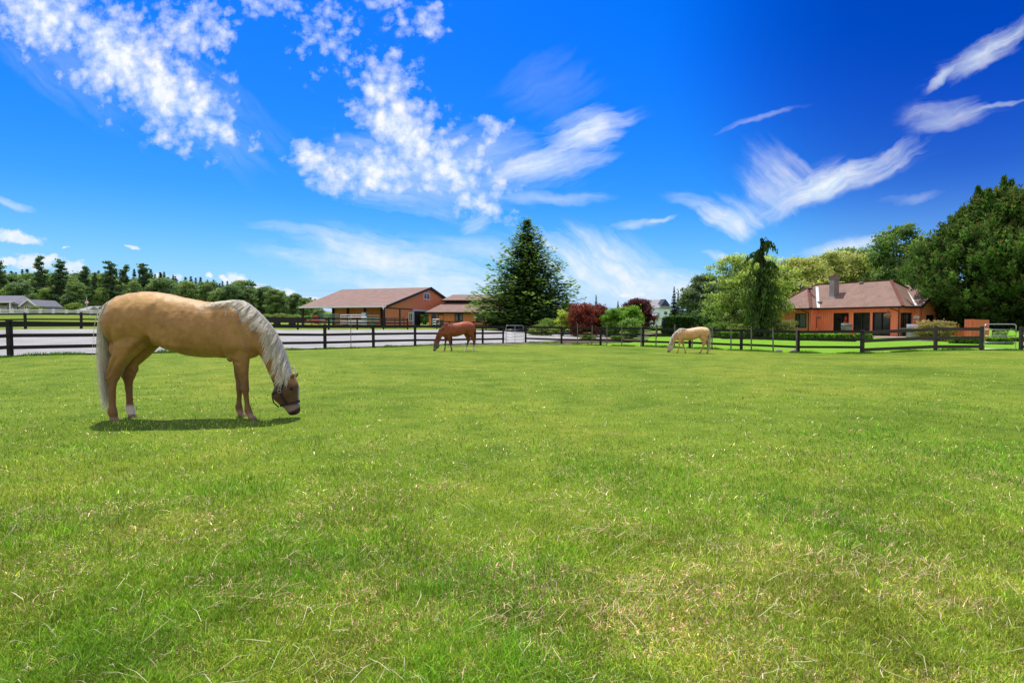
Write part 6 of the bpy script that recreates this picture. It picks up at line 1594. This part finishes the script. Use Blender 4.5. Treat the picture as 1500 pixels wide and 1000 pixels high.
mb = MB(); mb.poly([(-3, -.2, wg + 3.0), (0, -.2, wg + 4.2), (0, 9, wg + 4.2), (-3, 9, wg + 3.0)]); mb.poly([(-3, -.2, wg + 2.9), (-3, 9, wg + 2.9), (0, 9, wg + 2.9), (0, -.2, wg + 2.9)]); mb.poly([(-3, -.2, wg + 2.9), (0, -.2, wg + 2.9), (0, -.2, wg + 4.2), (-3, -.2, wg + 3.0)]); mb.build('porch_roof', M['shingle_pale'], wh)
for y_ in (0, 2.4, 4.8, 7.2): sol('porch_post', -2.9, -2.6, y_, y_ + .3, wg, wg + 2.9, M['white'])

# ------------------------------------------------------------------ grey house on the left
gh = empty('grey_house', (0, 0, 0), 0, 'single storey grey house with dark roof and white trim at the left edge', 'house')
Yg = 150.0; X_ = lambda px: xat(px, Yg); Zg = lambda py, y=Yg: zat(py, y); gg = H(X_(20), Yg) - .4
def gsol(name, x0, x1, y0, y1, z0, z1, mat, par=None):
    mb = MB(); solid(mb, x0, x1, y0, y1, z0, z1); return mb.build(name, mat, par or gh)
gsol('wall', X_(-40), X_(31), Yg + 1.2, Yg + 9, gg, Zg(447.5), M['greysiding'])
gsol('wall', X_(31.5), X_(54), Yg, Yg + 9, gg, Zg(448.5), M['greysiding'])
mb = MB(); mb.poly([(X_(31.5), Yg - .01, Zg(448.5)), (X_(54), Yg - .01, Zg(448.5)), (X_(43), Yg - .01, Zg(439))]); mb.build('gable_panel', M['greysiding'], gh)
mb = MB(); yk = Yg + 5
mb.poly([(X_(-45), Yg - .2, Zg(442)), (X_(21), Yg - .2, Zg(442)), (X_(12), yk, Zg(431.5)), (X_(-45), yk, Zg(431.5))])
mb.poly([(X_(21), Yg - .2, Zg(442)), (X_(34), Yg - .1, Zg(447.8)), (X_(29), Yg + 4, Zg(438.6)), (X_(12), yk, Zg(431.5))])
mb.poly([(X_(21), Yg - .2, Zg(442) - .05), (X_(20), Yg - .2, Zg(446)), (X_(34), Yg - .1, Zg(448))])
mb.poly([(X_(30.5), Yg - .4, Zg(448.6)), (X_(43.3), Yg - .4, Zg(438.7)), (X_(42), Yg + 9, Zg(438.2)), (X_(24), Yg + 5, Zg(438))])
mb.poly([(X_(57), Yg - .4, Zg(448.8)), (X_(54), Yg + 9, Zg(448)), (X_(42), Yg + 9, Zg(438.2)), (X_(43.3), Yg - .4, Zg(438.7))])
mb.poly([(X_(-45), yk, Zg(431.5)), (X_(12), yk, Zg(431.5)), (X_(40), Yg + 9.5, Zg(447)), (X_(-45), Yg + 9.5, Zg(447))])
mb.build('roof', M['shingle_grey'], gh)
mb = MB(); mb.beam((X_(30.3), Yg - .45, Zg(449)), (X_(43.3), Yg - .45, Zg(439.1)), .1, .32); mb.beam((X_(43.3), Yg - .45, Zg(439.1)), (X_(57.2), Yg - .45, Zg(449.2)), .1, .32); mb.beam((X_(-45), Yg - .3, Zg(442.6)), (X_(21), Yg - .3, Zg(442.6)), .12, .26); mb.build('fascia', M['white'], gh)
for px in (-18, 16): gsol('porch_post', X_(px) - .18, X_(px) + .18, Yg - .1, Yg + .26, gg, Zg(443), M['white'])
def gwin(x0, x1, y, z0, z1, n_, arch=False):
    mb = MB(); f_ = .14; solid(mb, x0, x1, y - .06, y + .02, z0, z1)
    if arch:
        pts = [((x0 + x1) / 2 + (x1 - x0) / 2 * math.cos(t), y - .06, z1 + .75 * math.sin(t)) for t in np.linspace(0, math.pi, 12)]; mb.poly(pts)
    w_ = mb.build('window', M['white'], gh); wdt = (x1 - x0 - f_ * (n_ + 1)) / n_
    for k in range(n_):
        mb = MB(); a = x0 + f_ + k * (wdt + f_); solid(mb, a, a + wdt, y - .10, y - .065, z0 + f_, z1 - f_ * .5)
        if arch: c_ = (x0 + x1) / 2; mb.poly([(a, y - .1, z1 + .05), (a + wdt, y - .1, z1 + .05), (a + wdt, y - .1, z1 + .05 + .6 * math.sqrt(max(0.02, 1 - ((a + wdt - c_) / (x1 - x0) * 1.9) ** 2))), (a, y - .1, z1 + .05 + .6 * math.sqrt(max(.02, 1 - ((a - c_) / (x1 - x0) * 1.9) ** 2)))])
        mb.build('pane', M['glass'], w_)
gwin(X_(37), X_(48.3), Yg - .02, Zg(458), Zg(448.2), 4)
gwin(X_(4), X_(14.3), Yg + 1.2, Zg(456), Zg(449.6), 2, True)
gwin(X_(19), X_(25), Yg + 1.2, Zg(456), Zg(448.5), 2)
# small outbuilding
ob = empty('outbuilding', (0, 0, 0), 0, 'small grey roofed outbuilding under the flag on the left', 'shed')
Yo = 140.0; xo = lambda px: xat(px, Yo); og = H(xo(130), Yo) - .3
mb = MB(); solid(mb, xo(112), xo(149), Yo, Yo + 6, og, zat(455.5, Yo)); mb.build('wall', M['greysiding'], ob)
mb = MB(); mb.poly([(xo(110), Yo - .4, zat(455, Yo)), (xo(133), Yo - .4, zat(455, Yo)), (xo(140), Yo + 2.5, zat(448, Yo)), (xo(122), Yo + 2.5, zat(448, Yo))]); mb.poly([(xo(110), Yo - .4, zat(455, Yo)), (xo(122), Yo + 2.5, zat(448, Yo)), (xo(110), Yo + 6, zat(455, Yo))])
mb.poly([(xo(140), Yo + 2.5, zat(448, Yo)), (xo(150), Yo + 5, zat(455, Yo)), (xo(110), Yo + 6, zat(455, Yo)), (xo(122), Yo + 2.5, zat(448, Yo))]); mb.build('roof', M['shingle_pale'], ob)
mb = MB(); mb.poly([(xo(131), Yo - .3, zat(455.5, Yo)), (xo(150.5), Yo - .3, zat(455.5, Yo)), (xo(140.5), Yo - .3, zat(449, Yo))]); mb.build('gable_panel', M['greysiding'], ob)
mb = MB(); mb.beam((xo(130), Yo - .35, zat(455.3, Yo)), (xo(140.5), Yo - .35, zat(448.4, Yo)), .1, .2); mb.beam((xo(140.5), Yo - .35, zat(448.4, Yo)), (xo(151), Yo - .35, zat(455.5, Yo)), .1, .2); mb.build('fascia', M['offwhite'], ob)
# flag
Yf = 135.0; p_ = at(127.5, 460, Yf); gz_ = H(p_.x, p_.y); root = empty('flag_pole', (p_.x, p_.y, gz_), 0, 'thin flag pole with a small limp red and white flag above the outbuilding', 'flag pole')
hh = zat(436, Yf) - gz_
MB().tube([(0, 0, 0), (0, 0, hh)], [.09, .05], 8).build('pole', M['offwhite'], root, True); MB().lathe((0, 0, hh), [(.02, 0), (.12, .08), (.02, .2)], 10).build('finial', M['offwhite'], root, True)
m, n, b = newmat('striped_flag'); wv = n.N.new('ShaderNodeTexWave'); wv.bands_direction = 'X'; n.L.new(n.obj(), wv.inputs[0]); wv.inputs['Scale'].default_value = .55; wv.inputs['Phase Offset'].default_value = 1.2
n.L.new(n.ramp(wv.outputs['Fac'], [(.45, (.55, .02, .02)), (.55, (.78, .76, .74))]), b.inputs['Base Color']); M['flag'] = m
V = []; Q = []; nx_, nz_ = 14, 10; zt = zat(439.5, Yf) - gz_; zb_ = zat(444.5, Yf) - gz_
for i in range(nx_ + 1):
    for j in range(nz_ + 1):
        u = i / nx_; w2 = j / nz_; V.append((-.05 + (u - .35) * 1.0 * (.45 + .75 * w2), math.sin(u * 9) * .1, zt + (zb_ - zt) * (w2 + .25 * u * (1 - w2))))
Q = [(i * (nz_ + 1) + j, (i + 1) * (nz_ + 1) + j, (i + 1) * (nz_ + 1) + j + 1, i * (nz_ + 1) + j + 1) for i in range(nx_) for j in range(nz_)]
link('flag', np_mesh('flag', V, Q, smooth=True), M['flag'], root)
# overhead wire
Yw = 125.0; mb = MB()
pa_ = at(-60, 415, Yw); pb_ = at(640, 426, Yw + 70); pts = []
for i in range(31):
    t = i / 30; q_ = pa_.lerp(pb_, t); q_.z -= 1.2 * 4 * t * (1 - t) * .5; pts.append(q_)
tag(mb.tube(pts, .012, 4).build('power_line', M['wood_stake']), 'thin overhead wire crossing in front of the left wood', 'power line')

# ------------------------------------------------------------------ distant white roofed buildings beyond the big spruce
def small_house(px0, px1, Y, pe, pr, label, gable=None):
    r_ = empty('distant_house', (0, 0, 0), 0, label, 'house'); a, b_ = xat(px0, Y), xat(px1, Y); g_ = H((a + b_) / 2, Y) - .4; e = zat(pe, Y); t = zat(pr, Y)
    mb = MB(); solid(mb, a + .4, b_ - .4, Y, Y + 6, g_, e); mb.build('wall', M['offwhite'], r_)
    mb = MB(); mb.poly([(a, Y - .5, e), (b_, Y - .5, e), (b_ - 1, Y + 3, t), (a + 1, Y + 3, t)]); mb.poly([(a, Y - .5, e), (a + 1, Y + 3, t), (a, Y + 6.5, e)]); mb.poly([(b_, Y - .5, e), (b_, Y + 6.5, e), (b_ - 1, Y + 3, t)]); mb.poly([(a, Y + 6.5, e), (a + 1, Y + 3, t), (b_ - 1, Y + 3, t), (b_, Y + 6.5, e)]); mb.build('roof', M['shingle_white'], r_)
    if gable:
        c_ = xat(gable, Y); mb = MB(); mb.poly([(c_ - 1.3, Y - .7, e + .05), (c_ + 1.3, Y - .7, e + .05), (c_, Y - .7, e + .95)]); mb.poly([(c_ - 1.5, Y - .75, e), (c_, Y - .75, e + 1.1), (c_, Y + 2, e + 1.0), (c_ - 1.4, Y + .5, e)]); mb.poly([(c_, Y - .75, e + 1.1), (c_ + 1.5, Y - .75, e), (c_ + 1.4, Y + .5, e), (c_, Y + 2, e + 1.0)]); mb.build('porch_gable', M['shingle_white'], r_)
    for k in range(5):
        x_ = a + .8 + (b_ - a - 1.6) * k / 4; mb = MB(); solid(mb, x_ - .1, x_ + .1, Y - .4, Y - .2, g_, e - .02); mb.build('post', M['trim_dark'], r_)
    mb = MB(); solid(mb, a + .6, b_ - .6, Y - .05, Y - .01, g_ + .8, e - .3); mb.build('window', M['glass'], r_)
M['shingle_white'] = simple('white_metal_roof', (.62, .64, .67), .4, var=.06)  # plain near-white roof metal
small_house(786, 817, 112, 471.5, 467.6, 'distant low building with white metal roof and porch gable right of the spruce', 811)
small_house(829, 850, 118, 472, 468.5, 'distant white roofed building behind the brick red maple')
small_house(866, 883, 120, 474, 471, 'distant low white roofed building behind the smaller red maple')
# far line of trees closing the horizon
rw = random.Random(9)
for i, px in enumerate(range(470, 1075, 15)):
    Y = 270 + rw.random() * 60; tp = 458 + rw.uniform(-4, 5) ; 
    if 700 < px < 1000: tp = 463 + rw.uniform(-5, 3)
    h = zat(tp, Y) - H(xat(px, Y), Y); me, tm = GT[i % 3]
    place_tree('broadleaf_tree', me, tm, px, Y, 'small hazy tree in the far line along the centre horizon', group='far trees along the centre horizon', s=h / 20, sx=1.5 * rw.uniform(.9, 1.4) * 12 / max(h, 6), rz=rw.random() * 6)
for i, px in enumerate((1290, 1318, 1345, 1380, 1410, 1440, 1470, 1500, 1140, 1180, 1215, 1250, 1530, 1110)):
    Y = 100 + rw.random() * 20; h = hgt(425 + rw.uniform(-8, 8), Y, px); me, tm = GT[i % 3]
    place_tree('broadleaf_tree', me, tm, px, Y, 'dark tree filling the wood behind the orange house', group='trees of the wood behind the orange house', s=h / 20, sx=1.5, rz=rw.random() * 6)
# ------------------------------------------------------------------ camera, light, sky
cam = bpy.data.cameras.new('camera'); co = bpy.data.objects.new('camera', cam); col.objects.link(co)
co.location = (0, 0, CAMH); co.rotation_euler = (R(90) - PITCH, 0, 0)
cam.sensor_width = 36; cam.lens = 36 * F / 1500; cam.clip_end = 8000; cam.clip_start = .05
scene.camera = co
scene.cycles.max_bounces = 5; scene.cycles.diffuse_bounces = 3; scene.cycles.glossy_bounces = 2; scene.cycles.transmission_bounces = 3; scene.cycles.transparent_max_bounces = 4
scene.view_settings.view_transform = 'Standard'; scene.view_settings.look = 'None'; scene.view_settings.exposure = 0
SUN_EL = R(69); SUN_AZ = R(-24)       # azimuth from +Y towards +X: behind the subject, a little left
sd = Vector((math.sin(SUN_AZ) * math.cos(SUN_EL), math.cos(SUN_AZ) * math.cos(SUN_EL), math.sin(SUN_EL)))
sl = bpy.data.lights.new('sun', 'SUN'); so = bpy.data.objects.new('sun', sl); col.objects.link(so)
sl.energy = 5.0; sl.angle = R(.53); sl.color = (1, .955, .88)
so.rotation_euler = (-sd).to_track_quat('-Z', 'Y').to_euler(); so.location = (0, 0, 30)

w = bpy.data.worlds.new('World'); scene.world = w; w.use_nodes = True
w.cycles.sampling_method = 'MANUAL'; w.cycles.sample_map_resolution = 1024
n = NT(w.node_tree); n.N.clear()
out = n.N.new('ShaderNodeOutputWorld'); bg = n.N.new('ShaderNodeBackground'); n.L.new(bg.outputs[0], out.inputs[0])
sky = n.N.new('ShaderNodeTexSky'); sky.sky_type = 'NISHITA'; sky.sun_disc = False; sky.sun_elevation = SUN_EL; sky.sun_rotation = SUN_AZ
sky.altitude = 50; sky.air_density = 1.0; sky.dust_density = .6; sky.ozone_density = 2.0
D = n.N.new('ShaderNodeTexCoord').outputs['Generated']
sep = n.N.new('ShaderNodeSeparateXYZ'); n.L.new(D, sep.inputs[0])
dx, dyy, dz = sep.outputs
# colour grade of the physical sky (deep polarised blue)
ss = n.N.new('ShaderNodeSeparateColor'); n.L.new(sky.outputs[0], ss.inputs[0])
r_ = n.math('MULTIPLY', n.math('POWER', n.math('MULTIPLY', ss.outputs[0], SKY_R[0]), SKY_R[1]), SKY_R[2])
g_ = n.math('MULTIPLY', n.math('POWER', n.math('MULTIPLY', ss.outputs[1], SKY_G[0]), SKY_G[1]), SKY_G[2])
b_ = n.math('MULTIPLY', n.math('POWER', n.math('MULTIPLY', ss.outputs[2], SKY_B[0]), SKY_B[1]), SKY_B[2])
dn = n.vmath('DOT_PRODUCT', D, tuple(Vector((.84, 1, .60)).normalized()))
pol = n.maprange(dn, .91, 1.0, 1.0, .38, 'SMOOTHSTEP')
r_ = n.math('MAXIMUM', n.math('SUBTRACT', r_, .014), 0.0)
g_ = n.math('MULTIPLY', g_, pol); b_ = n.math('MULTIPLY', n.math('MINIMUM', b_, 1.03), n.math('POWER', pol, .6))
cc = n.N.new('ShaderNodeCombineColor')
n.L.new(r_, cc.inputs[0]); n.L.new(g_, cc.inputs[1]); n.L.new(b_, cc.inputs[2])
skyc = cc.outputs[0]
ysafe = n.math('MAXIMUM', dyy, .12)
U = n.math('DIVIDE', dx, ysafe); Vv = n.math('DIVIDE', dz, ysafe)
uv0 = n.N.new('ShaderNodeCombineXYZ'); n.L.new(U, uv0.inputs[0]); n.L.new(Vv, uv0.inputs[1])
uv = uv0.outputs[0]
wn = n.noise(uv, 7, 4, .6, color=True)
warp = n.vmath('MULTIPLY', n.vmath('SUBTRACT', wn, (.5, .5, .5)), (.13, .10, 0))
uvw = n.vmath('ADD', uv, warp)
warp_s = n.vmath('MULTIPLY', n.vmath('SUBTRACT', wn, (.5, .5, .5)), (.085, .05, 0))
uvs = n.vmath('ADD', uv, warp_s)
def blob(src, px, py, rx, ry, rot, soft=0.0):
    """soft elliptical patch of sky around a direction (rot: degrees, + = rising to the right)"""
    k = 1.22
    mp = n.mapping(src, ((px - 750) / F, (476 - py) / F, 0), (0, 0, R(rot)), (rx * k / F, ry * k / F, 1), 'TEXTURE')
    l = n.vmath('LENGTH', mp)
    return n.maprange(l, soft, 1.0, 1.0, 0.0, 'SMOOTHSTEP'), mp
def mx(lst):
    o = lst[0]
    for a in lst[1:]: o = n.math('MAXIMUM', o, a)
    return o
# --- puffy altocumulus sheets
A = [blob(uvw, *a)[0] for a in [
    (70, 20, 130, 85, -32), (170, 75, 160, 90, -35), (255, 140, 150, 74, -35), (312, 185, 66, 34, -20), (300, 45, 75, 60, -40),
    (560, 130, 72, 55, 20), (590, 190, 105, 70, -30), (560, 250, 115, 60, -10), (650, 250, 130, 66, -12), (472, 226, 66, 30, -12), (690, 298, 90, 34, -14), (700, 225, 60, 32, 20),
    (625, 30, 34, 46, -60), (480, 60, 90, 70, -40), (720, 205, 40, 30, 30), (400, 15, 120, 26, -12), (560, 0, 60, 14, 0)]]
wt = [1, 1, 1, 1, .62, .85, 1, 1, 1, .85, .8, .75, .62, .42, .7, .5, .6]
A = mx([n.math('MULTIPLY', a, k) for a, k in zip(A, wt)])
puff = n.noise(uv, 27, 6, .66, 0)
vor = n.N.new('ShaderNodeTexVoronoi'); vor.feature = 'F1'; vor.inputs['Scale'].default_value = 52
n.L.new(n.vmath('ADD', uv, n.vmath('MULTIPLY', n.noise(uv, 22, 3, .6, color=True), (.03, .03, 0))), vor.inputs['Vector'])
cell = n.maprange(vor.outputs['Distance'], .1, .75, 1, 0)
tex = n.math('ADD', n.math('MULTIPLY', puff, .84), n.math('MULTIPLY', cell, .16))
lowf = n.noise(uv, 7, 3, .5)
tex = n.math('ADD', tex, n.math('MULTIPLY', n.math('SUBTRACT', lowf, .5), .45))
dA = n.math('ADD', n.math('MULTIPLY', A, .86), n.math('SUBTRACT', n.math('MULTIPLY', n.math('SUBTRACT', tex, .5), 2.0), .19))
mA = n.maprange(dA, -.06, .78, 0, 1)
mA = n.math('MULTIPLY', mA, n.maprange(A, 0, .12, 0, 1))
# --- cirrus: streaked patches
stcache = {}
def streak(px, py, rx, ry, rot, gain, sr=None, sc=(1.3, 9), soft=0.0, src=None, thr=.28):
    m_, mp = blob(src or uvs, px, py, rx, ry, rot, soft)
    ang = min((-40, -10, 18, 30, 50), key=lambda a: abs(a - (sr if sr is not None else rot)))
    if ang not in stcache:
        tilt = n.mapping(uvs, (0, 0, 0), (0, 0, R(-ang)), (1, 1, 1), 'POINT')
        stcache[ang] = n.noise(n.mapping(tilt, scale=(4.6, 31, 1)), 1.0, 5, .62)
    st = stcache[ang]
    v = n.math('ADD', n.math('MULTIPLY', m_, 1.0), n.math('SUBTRACT', n.math('MULTIPLY', n.math('SUBTRACT', st, .5), 2.4), .12))
    v = n.math('MULTIPLY', n.maprange(v, 0, 1.15, 0, 1), n.maprange(m_, 0, .35, 0, 1))
    return n.math('MULTIPLY', v, gain)
def edge(px, py, rot, wid):
    """one-sided cut: 1 above the line through (px,py) at angle rot"""
    c_, s_ = math.cos(R(rot)), math.sin(R(rot))
    d = n.math('SUBTRACT', n.vmath('DOT_PRODUCT', uvs, (-s_, c_, 0)), -s_ * (px - 750) / F + c_ * (476 - py) / F)
    return n.maprange(d, -wid / F, wid / F, 0, 1, 'SMOOTHSTEP')
C = []
cut1 = edge(1125, 332, 24.5, 9)
C.append(n.math('MULTIPLY', streak(1215, 272, 165, 34, 25, 1.0, 25), cut1))
C.append(n.math('MULTIPLY', streak(1150, 288, 90, 70, -48, .66, -42, (1.0, 7)), cut1))
C.append(streak(1150, 300, 40, 34, 30, .8, -40, (1, 6)))
C.append(n.math('MULTIPLY', streak(1075, 325, 62, 36, -25, .95, -32, (1, 7)), edge(1092, 358, 40, 7)))
C.append(streak(1040, 305, 70, 14, -18, .5, -20))
C.append(streak(1440, 78, 110, 24, 29, .95, 32, (1.2, 8)))
C.append(streak(1372, 118, 42, 10, 52, .8, 50))
C.append(streak(1390, 172, 80, 28, 8, .5, 18, (1, 7)))
C.append(streak(1440, 160, 75, 6, 16, .6, 16))
C.append(streak(860, 195, 88, 42, 12, 1.0, 18, (1.2, 6)))
C.append(streak(800, 240, 120, 34, 10, .85, 8, (1.2, 6)))
C.append(streak(800, 130, 95, 55, 10, .10, 25, (1, 4)))
C.append(streak(1100, 182, 85, 6, 17, .28, 17))
C.append(streak(925, 332, 50, 8, 10, .48, 10)); C.append(streak(965, 322, 34, 4, 16, .6, 16))
C.append(streak(800, 290, 100, 12, -3, .5, 0))
C.append(streak(560, 385, 200, 48, -8, .92, -9, (.8, 8)))
C.append(streak(640, 412, 190, 36, -4, .9, -6, (.8, 7)))
C.append(streak(880, 398, 150, 62, -22, 1.0, -25, (.9, 6)))
C.append(streak(960, 425, 190, 42, -3, .95, -5, (.9, 7)))
C.append(streak(480, 350, 150, 14, -12, .5, -12))
C.append(streak(700, 330, 40, 18, 35, .7, 35))
C.append(streak(1250, 365, 95, 20, 12, .75, 12, (.9, 6)))
C.append(streak(1070, 378, 60, 8, -12, .75, -12))
C.append(streak(22, 303, 50, 9, -10, .8, -10))
C.append(streak(1330, 290, 60, 10, 5, .22, 5))
C.append(streak(90, 90, 160, 60, -35, .2, -35, (.9, 3)))
C.append(streak(690, 240, 200, 60, 0, .42, 18)); C.append(streak(600, 260, 170, 80, -10, .5, -10)); C.append(streak(250, 130, 230, 80, -34, .2, -40)); C.append(streak(700, 370, 260, 26, 0, .45, -10))
mC = C[0]
for c_ in C[1:]: mC = n.math('MAXIMUM', mC, c_)
# --- low cumulus near the horizon
K = [blob(uvs, *a, .1)[0] for a in [(25, 348, 48, 13, -3), (78, 377, 22, 9, -6), (20, 385, 26, 8, 5), (55, 384, 42, 16, 5), (110, 392, 30, 16, 0), (95, 362, 7, 3, 0), (197, 361, 13, 4, -12),
     (262, 408, 9, 8, 0), (310, 408, 8, 7, 0), (335, 412, 10, 9, 0), (352, 410, 17, 13, 0), (378, 418, 15, 10, 0), (400, 422, 14, 11, 0), (423, 424, 18, 13, 0), (463, 436, 22, 8, 0), (240, 404, 14, 8, 0), (570, 428, 60, 6, 0), (930, 432, 30, 6, 0)]]
K = mx(K)
kt = n.noise(uv, 85, 4, .55)
mK = n.maprange(n.math('ADD', K, n.math('MULTIPLY', n.math('SUBTRACT', kt, .5), 1.5)), .15, .85, 0, .9, 'SMOOTHSTEP')
mK = n.math('MULTIPLY', mK, n.maprange(K, 0, .1, 0, 1))
front = n.math('MAXIMUM', n.math('MAXIMUM', mA, mC), mK)
front = n.math('MULTIPLY', front, n.maprange(dyy, .12, .2, 0, 1))
# --- unseen bright cloud behind and beside the viewpoint, added to fill shaded sides
rest = n.maprange(n.noise(n.mapping(D, scale=(1, 1, 2.2)), 2.6, 6, .6, .4), .36, .58, 0, 1, 'SMOOTHSTEP')
rest = n.math('MULTIPLY', rest, n.maprange(dyy, .12, -.25, 0, 1))
mask = front
ctint = n.mix(n.maprange(tex, .35, .7, 0, 1), (.72, .86, 1.0), (1.0, 1.0, 1.0))
# thin haze close to the horizon
hz = n.maprange(dz, 0, .22, .34, 0, 'SMOOTHSTEP')
skyh = n.mix(hz, skyc, (.42, .78, 1.0))
below = n.maprange(dz, -.03, 0, 0, 1)
def finish(c):
    o_ = n.mix(below, (.12, .16, .04), c)
    sc_ = n.N.new('ShaderNodeVectorMath'); sc_.operation = 'SCALE'; n.L.new(o_, sc_.inputs[0]); sc_.inputs['Scale'].default_value = 10.0
    return sc_.outputs[0]
bg2 = n.N.new('ShaderNodeBackground'); mxs = n.N.new('ShaderNodeMixShader')
n.L.new(finish(n.mix(mask, skyh, ctint)), bg.inputs[0]); bg.inputs[1].default_value = .1
n.L.new(finish(n.mix(rest, skyh, (1.30, 1.20, 1.10))), bg2.inputs[0]); bg2.inputs[1].default_value = .1
n.L.new(n.math('LESS_THAN', dyy, .12), mxs.inputs[0]); n.L.new(bg.outputs[0], mxs.inputs[1]); n.L.new(bg2.outputs[0], mxs.inputs[2])
n.L.new(mxs.outputs[0], out.inputs[0])
